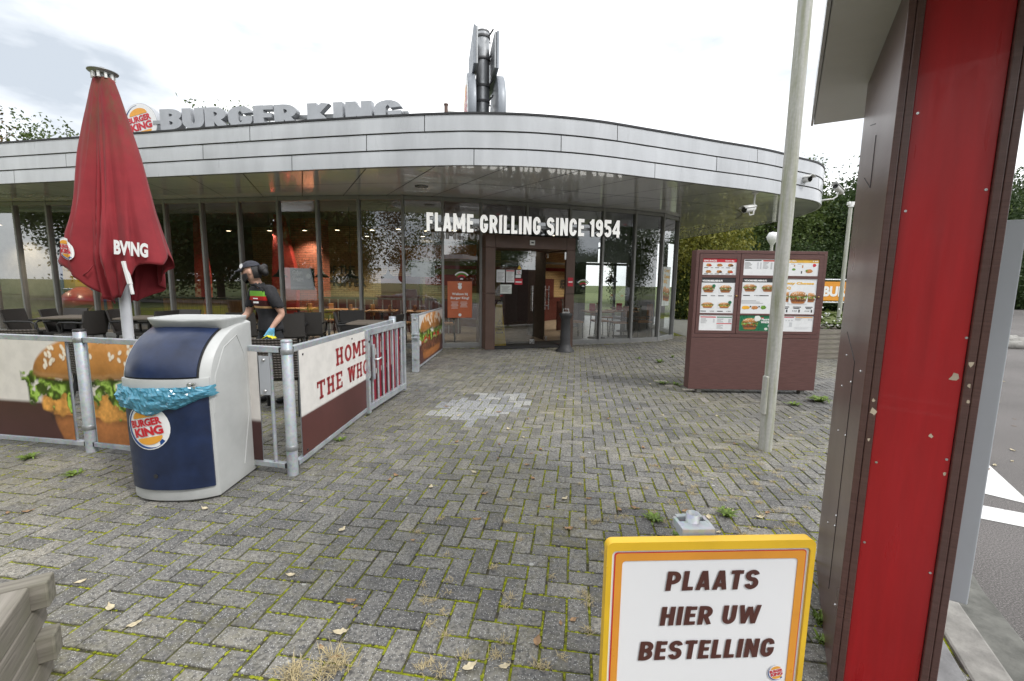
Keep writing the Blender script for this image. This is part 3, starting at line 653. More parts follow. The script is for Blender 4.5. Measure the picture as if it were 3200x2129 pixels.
def block_text(s, T, x, y, w, h, z, emit, t=0.2, gap=0.085, depth=0.0, shear=0.0):
    """emit(char) returns the mesh builder that takes that character"""
    ws = [GW.get(c, 0.54) or t for c in s]; tot = sum(ws) + gap * (len(s) - 1); kx = w / (tot * h); cx = 0.0
    for c, cw in zip(s, ws):
        if c != ' ':
            mb = emit(c); f = lambda a, b, o=cx: (x + ((o + a) * kx + b * shear) * h, y + b * h)
            for k, path in enumerate(glyph(c, cw, 1.0, t)): stroke(mb, path, t if abs(path[0][0] - path[-1][0]) < 1e-6 or len(path) > 2 else t * 0.92, T, f, z + 0.00025 * k, depth, 1.0)
        cx += cw + gap
# ------------------------------------------------------------------ plan of the place
ZS, ZT = 3.36, 4.15                                    # soffit and roof edge heights
KB = 0.907
GLASS = [Vector((x * KB, y * KB)) for x, y in [(-18.0, 13.25), (-16.9, 13.12), (-15.9, 13.0), (-14.9, 12.88), (-13.93, 12.72), (-12.87, 12.58), (-11.6, 12.40), (-10.35, 12.22), (-9.2, 12.04), (-8.1, 11.84), (-7.0, 11.62), (-5.88, 11.40),
         (-4.83, 11.22), (-3.76, 11.07), (-2.68, 11.02), (-1.74, 11.13), (-0.82, 11.36), (0.34, 11.72), (1.49, 12.06), (2.43, 12.35), (3.39, 12.69), (4.31, 13.13), (5.0, 13.87), (5.4, 14.96)]]
SIDE = [Vector((4.98, 14.7)), Vector((5.02, 15.9)), Vector((4.95, 17.2)), Vector((4.8, 18.6)), Vector((4.6, 20.2))]
FASC = [(x * KB, y * KB) for x, y in [(-19.5, 12.0), (-15.5, 11.16), (-11.5, 10.30), (-7.9, 9.52), (-4.86, 8.86), (-2.9, 8.46), (-1.6, 8.24), (-0.65, 8.15), (0.3, 8.19), (1.4, 8.42), (2.58, 8.86), (4.03, 9.44),
        (5.39, 9.98), (6.4, 10.52), (7.3, 11.05), (7.95, 11.9), (8.27, 13.01), (8.34, 14.15), (8.13, 16.4), (7.6, 19.2), (7.0, 22.5)]]
KERB = catmull([(0.1, -2.2), (0.9, -0.4), (1.62, 0.9), (2.02, 1.72), (2.5, 2.6), (3.3, 3.7), (4.7, 5.1), (6.8, 7.0), (9.8, 10.0), (14, 14.5), (20, 22)], 0.5)
def glass_y(x):
    for a, b in zip(GLASS[:-1], GLASS[1:]):
        if a.x <= x <= b.x: return a.y + (b.y - a.y) * (x - a.x) / (b.x - a.x)
    return None
def kerb_x(y):
    for a, b in zip(KERB[:-1], KERB[1:]):
        if a.y <= y <= b.y: return a.x + (b.x - a.x) * (y - a.y) / max(1e-6, b.y - a.y)
    return 30.0

# ------------------------------------------------------------------ ground, road, pavement
def sheet(name, pts, z, m):
    mb = MB(); mb.poly([(p[0], p[1], z) for p in pts]); o = mb.build(name, m); o['kind'] = 'structure'; return o
sheet('ground', [(-400, -400), (400, -400), (400, 600), (-400, 600)], -0.16, 'grass')
kp = [tuple(p) for p in KERB]
sheet('road', [(-40, -2.2)] + [(p[0] - 0.02, p[1]) for p in kp] + [(34, 40), (60, 56), (110, 56), (110, -13), (-40, -13)], -0.10, 'asphalt')
pave = sheet('pavement', [(-22, -2.15)] + kp[:-3] + [(9, 21), (-22, 21)], -0.007, 'joint_moss')
sheet('far_paving', [(5.2, 13.0), (9.0, 13.2), (11.0, 14.0), (13.5, 18.0), (9.0, 20.6), (5.2, 20.6)], 0.0, 'paving_far')
lw = sheet('lawn', [(9.0, 20.7), (13.6, 18.1), (14.6, 15.4), (17, 19), (20, 22.2), (34, 40.2), (34, 60), (-60, 60), (-60, 21.2), (5, 21.2)], 0.03, 'grass')

sheet('verge', [(-70, -5.2), (-9, -5.6), (-6, -13.2), (-6, -40), (-70, -40)], -0.09, 'grass')
sheet('far_verge', [(20.5, -6), (60, 0), (60, -30), (20.5, -30)], -0.085, 'grass')
tilt = math.radians(-8.2); ca, sa = math.cos(tilt), math.sin(tilt)
def g2w(gx, gy): return (gx * ca - gy * sa, gx * sa + gy * ca)
U = 0.1045
bricks = []
pale_spots = [ground(2060, 1188), ground(2105, 1204), ground(2160, 1218), ground(2212, 1253)]
def in_patch(x, y):
    p = project((x, y, 0)); 
    if not p: return False
    px, py = p
    top = 1245 if px < 1500 else 1228
    if 1345 < px < 1660 and top < py < 1325:
        l = 1345 + (1290 - py) * 1.25 if py < 1290 else 1345 + (py - 1290) * 3.2
        r = 1655 if py < 1270 else 1655 - (py - 1270) * 3.4
        return l < px < r
    return False
for j in range(-16, 150):
    for i in range(-150, 110):
        t = (i - j) % 4
        if t == 0: c, rot = ((i + 1.0) * U, (j + 0.5) * U), 0
        elif t == 3: c, rot = ((i + 0.5) * U, (j + 1.0) * U), 1
        else: continue
        x, y = g2w(*c)
        if y < -0.8 or y > 13.2: continue
        p = project((x, y, 0)) or (1600, 9999)
        if (y > 0.35 and not -900 < p[0] < 4100) or abs(x) > 3.4 + max(0, y) * 1.6: continue
        if x > kerb_x(y) - 0.22: continue
        if x > 5.6 and y > 12.9: continue
        gy = glass_y(x)
        if gy is not None and y > gy - 0.12: continue
        if gy is None and x > 4.85 and False: continue
        bricks.append((x, y, rot, p))
def brick_mesh(mb, x, y, rot, j=0.0, jx=0.0, jy=0.0, jz=0.0):
    l, w, ch = 0.0987, 0.0465, 0.003
    a = tilt + (PI / 2 if rot else 0) + j; c, s = math.cos(a), math.sin(a)
    vs = []
    for (ex, ey, z) in ((l, w, -0.045), (l, w, -ch), (l - ch, w - ch, 0.0)):
        for sx, sy in ((-1, -1), (1, -1), (1, 1), (-1, 1)):
            px, py = ex * sx, ey * sy; vs.append((x + px * c - py * s, y + px * s + py * c, z + jz + jx * px + jy * py))
    fs = [(8, 9, 10, 11)] + [(k, (k + 1) % 4, (k + 1) % 4 + 4, k + 4) for k in range(4)] + [(k + 4, (k + 1) % 4 + 4, (k + 1) % 4 + 8, k + 8) for k in range(4)]
    mb.add(vs, fs)
rb = random.Random(11)
def setting_tone(me, vals):
    a = me.attributes.new('tone', 'FLOAT', 'POINT'); a.data.foreach_set('value', vals)
# nearest (largest) bricks are individual pieces, the rest one part
vis = [b for b in bricks if -40 < b[3][0] < 3240 and b[3][1] < 2160]
def hidden(b):
    px, py = b[3]
    return py > 2200 or (1880 < px < 2545 and py > 1690) or (px > 2560 and py > 1500) or (px < 120 and py > 1830) or (400 < px < 780 and 1000 < py < 1560)
vis = sorted([b for b in vis if not hidden(b)], key=lambda b: b[1])[:300]; near = set(id(b) for b in vis)
variants = []
for k in range(8):
    mb = MB(); l, w, ch = 0.0987, 0.0465, 0.003
    vs = [(ex * sx, ey * sy, z) for (ex, ey, z) in ((l, w, -0.045), (l, w, -ch), (l - ch, w - ch, 0.0)) for sx, sy in ((-1, -1), (1, -1), (1, 1), (-1, 1))]
    mb.add(vs, [(8, 9, 10, 11)] + [(q, (q + 1) % 4, (q + 1) % 4 + 4, q + 4) for q in range(4)] + [(q + 4, (q + 1) % 4 + 4, (q + 1) % 4 + 8, q + 8) for q in range(4)])
    me = mb.mesh('paver'); me.materials.append(mt('paver')); setting_tone(me, [k / 7.0] * 12); variants.append(me)
field = {'paver': (MB(), []), 'paver_new': (MB(), []), 'paver_pale': (MB(), [])}
for b in bricks:
    x, y, rot, p = b; j = rb.gauss(0, 0.012); jz = rb.gauss(0, 0.0016); jx, jy = rb.gauss(0, 0.012), rb.gauss(0, 0.016)
    if id(b) in near:
        o = bpy.data.objects.new('paver', variants[min(7, max(0, int(rb.gauss(3.5, 1.8))))]); COL.objects.link(o); o.parent = pave
        o.location = (x, y, jz); o.rotation_euler = (jy, -jx, tilt + (PI / 2 if rot else 0) + j); continue
    kind = 'paver_new' if in_patch(x, y) else 'paver'
    if any((Vector((x, y, 0)) - q).length < 0.068 for q in pale_spots): kind = 'paver_pale'
    mb, tv = field[kind]; brick_mesh(mb, x + rb.gauss(0, .001), y + rb.gauss(0, .001), rot, j, jx, jy, jz); tv += [min(1, max(0, rb.gauss(0.5, 0.25)))] * 12
# moss swelling out of the joints near the viewer
mm = MB(); rm = random.Random(3)
for b in bricks:
    x, y, rot, p = b
    if y > 5.2 or not (-30 < p[0] < 3230 and p[1] < 2160): continue
    a = tilt + (PI / 2 if rot else 0); c, s = math.cos(a), math.sin(a)
    for side in range(2):
        L2 = U if side == 0 else U / 2
        nn = 10 if side == 0 else 5
        for q in range(nn):
            t = -L2 + 2 * L2 * (q + rm.random()) / nn; ex, ey = (t, U / 2) if side == 0 else (U, t)
            wx, wy = x + ex * c - ey * s, y + ex * s + ey * c
            dens = 0.5 + 0.5 * vnoise(wx, wy, 0.9, 2.0) + 0.55 * vnoise(wx, wy, 5.0, 8.0)
            if rm.random() > dens * 0.95 - 0.10: continue
            r_ = rm.uniform(0.0032, 0.0075) * (0.7 + 0.5 * dens); h_ = rm.uniform(0.001, 0.0032); n_ = 6; st = rm.random() * 2; el = rm.uniform(1.2, 2.4)
            ring_ = []
            for k in range(n_):
                an = 2 * PI * k / n_ + st; rr = r_ * rm.uniform(0.7, 1.25); lx, ly = rr * math.cos(an) * (el if side == 0 else 1), rr * math.sin(an) * (1 if side == 0 else el); ring_.append((wx + lx * c - ly * s, wy + lx * s + ly * c, -0.004))
            mm.add(ring_ + [(wx, wy, h_)], [(k, (k + 1) % n_, n_) for k in range(n_)], smooth=True)
mo = mm.build('joint_moss', 'moss_lump'); mo['kind'] = 'stuff'; tag(mo, 'yellow green moss swelling from the paving joints', 'moss')
for kind, nm in (('paver', 'paver_field'), ('paver_new', 'clean_paver_patch'), ('paver_pale', 'pale_line_paver')):
    mb, tv = field[kind]
    if not mb.v: continue
    o = mb.build(nm, kind, pave); setting_tone(o.data, tv); o['kind'] = 'stuff'

# kerb stones and gutter along the lane
kerb = root('kerb', (KERB[0].x, KERB[0].y, 0)); kerb['kind'] = 'structure'
for i in range(0, len(KERB) - 3, 2):
    a, b = KERB[i], KERB[i + 2]; d = (b - a).normalized(); n = Vector((d.y, -d.x)); L_ = (b - a).length
    ang = math.atan2(d.y, d.x); m = (a + b) / 2
    if m.y > 13: break
    mb = MB(); c = m - n * 0.05; mb.box((c.x, c.y, -0.06), (L_ - 0.012, 0.15, 0.13), ang); mb.build('kerb_stone', 'concrete', kerb, True, bevel=0.012)
    mb = MB(); c = m + n * 0.14; mb.box((c.x, c.y, -0.12), (L_ - 0.014, 0.2, 0.075), ang); mb.build('gutter_stone', 'gutter', kerb, True, bevel=0.008)
    if m.y < 5:
        for q in range(3):
            mb = MB(); c = a.lerp(b, (q + 0.5) / 3) - n * 0.205; mb.box((c.x, c.y, -0.02), (L_ / 3 - 0.01, 0.13, 0.05), ang); mb.build('edge_tile', 'tile_grey', kerb, True, bevel=0.004)
# painted marks on the lane
mk = root('road_marking', (3.4, 3.0, -0.1)); mk['kind'] = 'structure'
def mark(pix):
    mb = MB(); mb.poly([tuple(ground(x, y, -0.096)) for x, y in pix]); mb.build('painted_stripe', 'road_paint', mk, True)
mark([(2950, 1440), (3063, 1428), (3218, 1570), (3200, 1572), (3045, 1535), (2940, 1510)])
mark([(2940, 1550), (3035, 1573), (3200, 1604), (3280, 1620), (3280, 1668), (3200, 1647), (3033, 1614), (2940, 1592)])
mark([(2980, 1045), (3260, 1078), (3260, 1086), (2980, 1051)])
for a, b in (((-3, -3.2), (2.4, -5.0)), ((-2.4, -4.3), (2.8, -6.0)), ((-6, -7.4), (9, -7.6)), ((-6, -10.2), (9, -10.4))):
    d = Vector((b[0] - a[0], b[1] - a[1])).normalized(); n = Vector((-d.y, d.x)) * 0.11
    mb = MB(); mb.poly([(a[0] - n.x, a[1] - n.y, -0.096), (b[0] - n.x, b[1] - n.y, -0.096), (b[0] + n.x, b[1] + n.y, -0.096), (a[0] + n.x, a[1] + n.y, -0.096)]); mb.build('painted_stripe', 'road_paint', mk, True)
# ------------------------------------------------------------------ the restaurant
bld = root('restaurant_building', (-2.4, 10.0, 0), 0, 'low glass fronted restaurant with curved white banded roof edge', 'building')
ALL = GLASS + SIDE
def v3(p, z): return Vector((p[0], p[1], z))
PORTAL = (16, 18)                                     # facade bays taken by the entrance
fr_n = 0
for i in range(len(ALL)):
    a = ALL[i]; d = (ALL[min(i + 1, len(ALL) - 1)] - ALL[max(i - 1, 0)]).normalized(); ang = math.atan2(d.y, d.x)
    if i == 17: zb = 2.55
    else: zb = 0.0
    mb = MB(); mb.box((a.x, a.y, (ZS + zb) / 2), (0.055, 0.12, ZS - zb), ang); mb.build('mullion', 'mullion_grey', bld, True, bevel=0.005)
for i in range(len(ALL) - 1):
    a, b = ALL[i], ALL[i + 1]; d = (b - a); L_ = d.length; d.normalize(); ang = math.atan2(d.y, d.x); n = Vector((d.y, -d.x)); m = (a + b) / 2
    zb = 2.58 if i in (16, 17) else 0.12
    mb = MB(); mb.box((m.x, m.y, ZS - 0.045), (L_ - 0.056, 0.10, 0.085), ang); mb.build('head_rail', 'mullion_grey', bld, True, bevel=0.004)
    if i not in (16, 17):
        mb = MB(); mb.box((m.x, m.y, 0.075), (L_ - 0.056, 0.11, 0.09), ang); mb.build('sill_rail', 'mullion_grey', bld, True, bevel=0.004)
        mb = MB(); mb.box((m.x, m.y, 0.012), (L_, 0.14, 0.03), ang); mb.build('plinth', 'concrete', bld, True)
    mb = MB(); hw = L_ / 2 - 0.03
    c = m; p = [c - d * hw, c + d * hw]; z1 = ZS - 0.09
    mb.poly([(p[0].x, p[0].y, zb), (p[1].x, p[1].y, zb), (p[1].x, p[1].y, z1), (p[0].x, p[0].y, z1)]); mb.build('glass_pane', 'glass', bld, True)

# roof edge: three bands of bent sheet, each made of separate panels
FC = catmull(FASC, 0.2); NF = len(FC)
def fnorm(i):
    d = (FC[min(i + 1, NF - 1)] - FC[max(i - 1, 0)]).normalized(); return Vector((d.y, -d.x))
bh = (ZT - ZS) / 3
for band in range(3):
    z0 = ZS + band * bh; i = 0; k = 0; off = [7, 14, 3][band]
    while i < NF - 1:
        n = off if k == 0 else 16; j = min(NF - 1, i + n); mb = MB(); rows = []
        rr = random.Random(band * 100 + k); dent = rr.random()
        for (z, o) in ((z0 + 0.004, 0.020), (z0 + bh * 0.35, 0.016), (z0 + bh * 0.7, 0.012), (z0 + bh - 0.015, 0.006)):
            row = []
            for q in range(i, j + 1):
                nn = fnorm(q); p = FC[q]
                if q == i: p = FC[q].lerp(FC[min(q + 1, NF - 1)], 0.03)
                if q == j: p = FC[q].lerp(FC[q - 1], 0.03)
                w = 0.004 * vnoise(p.x, p.y, 1.2, z * 1.5 + band) + (0.007 * vnoise(p.x, p.y, 3.0, z + 5) if dent > 0.6 else 0)
                row.append((p.x + nn.x * (o + w), p.y + nn.y * (o + w), z))
            rows.append(row)
        lipn = [((FC[q]).x + fnorm(q).x * -0.03, FC[q].y + fnorm(q).y * -0.03, z0 + 0.004) for q in range(i, j + 1)]
        mb.grid(rows); mb.grid([lipn, rows[0]], False); mb.build('fascia_panel', 'fascia_white', bld, True); i = j; k += 1
mb = MB(); mb.grid([[(p.x - fnorm(i).x * 0.035, p.y - fnorm(i).y * 0.035, ZS) for i, p in enumerate(FC)], [(p.x - fnorm(i).x * 0.035, p.y - fnorm(i).y * 0.035, ZT) for i, p in enumerate(FC)]])
mb.build('fascia_backing', 'coping_dark', bld, True)
mb = MB(); cp = []
for (o, z) in ((0.02, ZT - 0.01), (0.024, ZT + 0.018), (-0.12, ZT + 0.018), (-0.12, ZT - 0.01)): cp.append([(p.x + fnorm(i).x * o, p.y + fnorm(i).y * o, z) for i, p in enumerate(FC)])
mb.grid(cp + [cp[0]], False); mb.build('roof_coping', 'coping_dark', bld, True)
# roof slab
mb = MB(); rp = [(p.x - fnorm(i).x * 0.05, p.y - fnorm(i).y * 0.05) for i, p in enumerate(FC)] + [(6.0, 26), (-18, 26)]
mb.poly([(x, y, ZT - 0.06) for x, y in rp]); mb.build('roof', 'roof_felt', bld, True)
# soffit panels between the glass line and the roof edge, two rows
def lerp_curve(C, t):
    # by arc length
    Ls = [0.0]
    for a, b in zip(C[:-1], C[1:]): Ls.append(Ls[-1] + (b - a).length)
    s = t * Ls[-1]
    for i in range(len(C) - 1):
        if Ls[i + 1] >= s: return C[i].lerp(C[i + 1], (s - Ls[i]) / max(1e-6, Ls[i + 1] - Ls[i]))
    return C[-1]
GA = [Vector((p.x, p.y)) for p in ALL]; FA = [Vector((p.x, p.y)) for p in FC]
NS = 30
def warp(t): return t
st_in = [lerp_curve(GA, i / NS) for i in range(NS + 1)]; st_out = [lerp_curve(FA, i / NS) for i in range(NS + 1)]
for i in range(NS):
    for r0, r1 in ((0.0, 0.5), (0.5, 1.0)):
        mb = MB(); sub = 4; A = []; Bq = []
        for k in range(sub + 1):
            t = (i + 0.010 + (0.980) * k / sub) / NS; a = lerp_curve(GA, t); b = lerp_curve(FA, t)
            q0 = a.lerp(b, r0 + (0.004 if r0 else -0.02)); q1 = a.lerp(b, r1 - (0.004 if r1 < 1 else 0.006)); A.append((q0.x, q0.y, ZS + 0.004)); Bq.append((q1.x, q1.y, ZS + 0.004))
        mb.grid([A, Bq], False); mb.build('soffit_panel', 'soffit', bld, True)
mb = MB(); mb.grid([[(p.x, p.y, ZS + 0.03) for p in st_in], [(p.x, p.y, ZS + 0.03) for p in st_out]], False); mb.build('soffit_backing', 'coping_dark', bld, True)
for px, py in ((1317, 583),):
    c = ground(px, py, ZS); mb = MB(); mb.lathe([(0.115, 0), (0.13, -0.004), (0.13, 0.004)], 24, Matrix.Translation(c + Vector((0, 0, -0.002)))); mb.build('downlight_hole', 'lens_black', bld, True)

# interior: floor, ceiling, back walls, bands of colour, screens
mb = MB(); fl = [(p.x, p.y) for p in ALL] + [(3.4, 21.5), (-16.5, 19.5)]
mb.poly([(x, y, 0.02) for x, y in fl]); mb.build('interior_floor', 'in_floor', bld, True)
mb = MB(); mb.poly([(x, y, ZS + 0.06) for x, y in fl][::-1]); mb.build('interior_ceiling', 'in_ceiling', bld, True)
def wall(name, a, b, z0, z1, m, th=0.12, parent=bld):
    a, b = Vector(a), Vector(b); d = (b - a).normalized(); n = Vector((-d.y, d.x)) * th; L_ = (b - a).length
    vs = [(a.x, a.y, z0), (b.x, b.y, z0), (b.x, b.y, z1), (a.x, a.y, z1), (a.x + n.x, a.y + n.y, z0), (b.x + n.x, b.y + n.y, z0), (b.x + n.x, b.y + n.y, z1), (a.x + n.x, a.y + n.y, z1)]
    fs = [(0, 1, 2, 3), (5, 4, 7, 6), (1, 5, 6, 2), (4, 0, 3, 7), (3, 2, 6, 7), (4, 5, 1, 0)]
    me = bpy.data.meshes.new(name); me.from_pydata(vs, [], fs); uv = me.uv_layers.new(name='UV')
    for p in me.polygons:
        for li in p.loop_indices:
            q = Vector(me.vertices[me.loops[li].vertex_index].co); uv.data[li].uv = ((q.xy - a).dot(d) if p.index < 2 else (q.xy - a).dot(n.normalized()), q.z)
    return link(name, me, parent, True, [m])
B0, B1, B2 = (-16.3, 17.4), (-9.6, 16.6), (-0.4, 14.9)
wall('grey_shutter_wall', (-18.4, 13.7), (-13.3, 13.0), 0.02, 3.4, 'in_grey_wall')
wall('back_wall', B1, B2, 0.95, 3.4, 'brick_wall'); wall('wainscot', (B1[0], B1[1] - 0.03), (B2[0], B2[1] - 0.03), 0.02, 0.95, 'in_wine')
wall('end_wall', (-13.3, 13.0), (-9.6, 16.6), 0.02, 3.4, 'in_dark')
wall('counter_wall', (-0.4, 14.9), (0.2, 17.6), 0.02, 3.4, 'in_dark'); wall('kitchen_wall', (0.2, 17.6), (3.0, 18.4), 0.02, 3.4, 'in_dark'); wall('rear_wall', (3.0, 18.4), (3.4, 21.4), 0.02, 3.4, 'in_dark')
# colour bands painted on boards on the brick wall
def board_on_back(x0, x1, z0, z1, m, name, off=0.05):
    t = lambda x: (x, B1[1] + (B2[1] - B1[1]) * (x - B1[0]) / (B2[0] - B1[0]) - off); wall(name, t(x0), t(x1), z0, z1, m, 0.03)
board_on_back(-3.9, -0.6, 2.25, 2.75, 'in_orange', 'orange_band'); board_on_back(-3.6, -0.6, 1.78, 2.22, 'in_green', 'green_band'); board_on_back(-3.0, -0.6, 1.4, 1.75, 'in_red', 'red_band'); board_on_back(-4.6, -3.2, 0.95, 1.7, 'in_wine', 'wine_panel', 0.09)
tb = Vector((B2[0] - B1[0], B2[1] - B1[1])); tbn = tb.normalized()
mb = MB(); ob = Vector((-6.9, B1[1] + tb.y * (2.7 / 9.2) - 0.02)); Tt = frameT((ob.x, ob.y, 1.32), (tbn.x, tbn.y, 0))
put_text(mb, 'OF THE', Tt, 0.2, 0.42, 1.15, 0.3, 0.02, 0.03); mb.build('wall_lettering', 'in_dark', bld, True); mb = MB(); put_text(mb, 'WHOPPER', Tt, -0.15, 0.0, 1.9, 0.36, 0.02, 0.05); mb.build('wall_lettering', 'in_dark', bld, True)
# red tapering fins and a red brick pier
for (x, y, w) in ((-6.75, 13.0, 0.75), (-9.4, 13.4, 0.4)):
    mb = MB(); mb.add([(x - w / 2, y, 0.02), (x + w / 2, y, 0.02), (x + w * 0.62, y, 1.6), (x + w * 0.15, y, ZS), (x - w * 0.15, y, ZS), (x - w / 2, y + 0.2, 0.02), (x + w / 2, y + 0.2, 0.02), (x + w * 0.62, y + .2, 1.6), (x + w * 0.15, y + .2, ZS), (x - w * 0.15, y + .2, ZS)],
        [(0, 1, 2, 3, 4), (9, 8, 7, 6, 5), (0, 5, 6, 1), (1, 6, 7, 2), (2, 7, 8, 3), (4, 9, 5, 0)]); mb.build('red_fin', 'in_red', bld, True)
wall('brick_pier', (-6.55, 13.3), (-5.6, 13.2), 0.02, 3.3, 'brick_red', 0.4)
# low partitions of orange wood along the glass
for (x0, x1) in ((-9.3, -8.1), (-7.95, -6.75)):
    y0 = glass_y(x0) + 0.75; y1 = glass_y(x1) + 0.75
    wall('booth_panel', (x0, y0), (x1, y1), 0.3, 0.98, 'in_wood', 0.05); wall('booth_rail', (x0 - .05, y0 - 0.03), (x1 + .05, y1 - 0.03), 0.985, 1.03, 'in_dark', 0.12)
for k in range(16):                                   # dark slatted screen right of the booths
    x = -5.6 + k * 0.27; y = glass_y(x) + 2.6; mb = MB(); mb.box((x, y, 0.5), (0.03, 0.03, 0.96)); mb.build('screen_bar', 'steel_grey', bld, True)
wall('screen_rail', (-5.7, glass_y(-5.7) + 2.6), (-1.5, glass_y(-1.5) + 2.6), 0.98, 1.03, 'in_dark', 0.05); wall('screen_panel', (-5.7, glass_y(-5.7) + 2.75), (-1.5, glass_y(-1.5) + 2.75), 0.03, 0.96, 'in_wine', 0.04)
# roller blinds behind two bays right of the door
for i in (18, 19, 20):
    a, b = ALL[i], ALL[i + 1]; d = (b - a).normalized(); n = Vector((-d.y, d.x)) * 0.14; z0 = 2.05 if i < 20 else 2.75
    mb = MB(); p, q = a + n + d * 0.03, b + n - d * 0.03; mb.poly([(p.x, p.y, z0), (q.x, q.y, z0), (q.x, q.y, ZS), (p.x, p.y, ZS)]); bl = mb.build('roller_blind', 'blind', bld, True)
    so = bl.modifiers.new('s', 'SOLIDIFY'); so.thickness = 0.01
# ceiling lamps: glowing downlights and dark pendant shades
for (x, y) in [(-8.3, 13.2), (-7.0, 13.0), (-5.9, 12.8), (-4.9, 12.6), (-3.9, 12.5), (-3.1, 12.2), (-2.4, 12.5), (-1.6, 12.3), (-6.4, 14.4), (-4.6, 14.2), (-2.8, 14.0), (0.3, 12.6), (1.2, 13.2), (2.2, 14.0), (-11.6, 12.2), (-14.2, 12.5)]:
    mb = MB(); mb.lathe([(0.075, 0), (0.075, -0.05)], 14, Matrix.Translation((x, y, 2.95))); mb.cur = 1; mb.poly([(px, py, 2.898) for px, py in circ(x, y, 0.062, n=14)][::-1]); mb.cur = 0
    mb.tube([(x, y, 2.95), (x, y, ZS)], 0.008, 6); sp_ = mb.build('ceiling_spot', ['in_dark', 'downlight'], bld, True)
    ld = bpy.data.lights.new('spot_glow', 'SPOT'); ld.energy = 120 if x < -2.8 else (18 if x < 2 else 40); ld.spot_size = math.radians(125); ld.spot_blend = 0.6; ld.color = (1.0, 0.84, 0.62); ld.shadow_soft_size = 0.06
    lo_ = bpy.data.objects.new('spot_glow', ld); COL.objects.link(lo_); lo_.parent = sp_; lo_.location = (x, y, 2.88)
for (x, y) in [(-6.2, 11.9), (-5.0, 11.7), (-4.2, 11.6), (-3.2, 11.5), (-7.2, 12.1), (2.9, 13.2), (1.6, 13.0)]:
    mb = MB(); mb.tube([(x, y, 1.75), (x, y, ZS)], 0.008, 6); mb.lathe([(0.03, 0.2), (0.06, 0.12), (0.2, 0.0), (0.185, 0.0), (0.05, 0.11)], 18, Matrix.Translation((x, y, 1.58))); mb.build('pendant_lamp', 'black_plastic', bld, True)
# exposed dark beams near the entrance, glazed kitchen front
for z in (2.1, 2.6): wall('dark_beam', (-2.6, 12.6), (4.4, 14.6), z, z + 0.07, 'in_dark', 0.06)
wall('red_beam', (-2.3, 11.9), (0.2, 12.3), 1.86, 1.95, 'in_red', 0.08)
wall('order_counter', (1.0, 13.2), (2.3, 15.6), 0.02, 1.05, 'in_dark', 0.5)

# entrance portal in brown sheet
pa, pb = ALL[16].copy(), ALL[18].copy(); pd = (pb - pa).normalized(); pn = Vector((pd.y, -pd.x)); pang = math.atan2(pd.y, pd.x)
PW = (pb - pa).length
def pt(s, o): return pa + pd * s + pn * o
def pbox(name, s0, s1, o0, o1, z0, z1, m, parent=bld, bevel=0.006):
    c = pt((s0 + s1) / 2, (o0 + o1) / 2); mb = MB(); mb.box((c.x, c.y, (z0 + z1) / 2), (s1 - s0, o1 - o0, z1 - z0), pang); return mb.build(name, m, parent, True, bevel=bevel)
for s0, s1, dz in ((0.02, 0.24, 0.0), (PW - 0.24, PW - 0.02, 0.0)):
    pbox('portal_side_panel', s0, s1, -0.55, 0.42, 0.0, 1.27, 'portal_brown'); pbox('portal_side_panel', s0, s1, -0.55, 0.42, 1.275, 2.28, 'portal_brown')
    pbox('portal_corner_panel', s0, s1, -0.55, 0.42, 2.285, 2.56, 'portal_brown')
pbox('portal_head_panel', 0.245, PW - 0.245, -0.55, 0.42, 2.285, 2.56, 'portal_brown')
pbox('door_sensor', PW / 2 - 0.06, PW / 2 + 0.06, 0.42, 0.445, 2.36, 2.47, 'white_paint'); pbox('sensor_eye', PW / 2 - 0.03, PW / 2 + 0.03, 0.445, 0.45, 2.40, 2.43, 'ink')
pbox('threshold', 0.25, PW - 0.25, -0.6, 0.40, 0.005, 0.03, 'in_mat')
pbox('lobby_wall', PW - 0.28, PW - 0.2, -2.2, -0.56, 0.02, 2.5, 'in_dark')
# door leaves: the left one shut, the right one swung inwards
DW = (PW - 0.5) / 2
def door(name, s0, s1, o0, o1, label):
    g = pt(s0, o0); h = pt(s1, o1); mb = MB(); mb.poly([(g.x, g.y, 0.05), (h.x, h.y, 0.05), (h.x, h.y, 2.26), (g.x, g.y, 2.26)]); d = mb.build(name, 'glass', bld, True); d['label'] = label
    dv = (h - g).normalized(); nn = Vector((dv.y, -dv.x))
    e = g.lerp(h, 0.93) if s0 < 0.5 else g.lerp(h, 0.9)
    mb = MB()
    for o in (0.05, -0.05):
        q = e + nn * o; mb.tube([(q.x, q.y, 0.85), (q.x, q.y, 1.45)], 0.014, 8)
        for z in (0.95, 1.35): mb.tube([(e.x, e.y, z), (q.x, q.y, z)], 0.009, 6)
    mb.build('handle', 'steel_bright', d, True)
    for z in (0.11, 2.2):
        mb = MB(); q = g.lerp(h, 0.95); mb.box((q.x, q.y, z), (0.12, 0.03, 0.11), math.atan2(dv.y, dv.x)); mb.build('corner_fitting', 'steel_bright', d, True, bevel=0.004)
    return d
door('door_leaf', 0.25, 0.25 + DW + 0.22, 0.05, 0.05, 'closed glass door leaf with notices')
door('door_leaf', PW - 0.26, PW - 0.36, 0.38, -0.6, 'open glass door leaf')
pbox('door_closer', PW - 0.30, PW - 0.26, 0.40, 0.44, 2.06, 2.24, 'steel_bright')
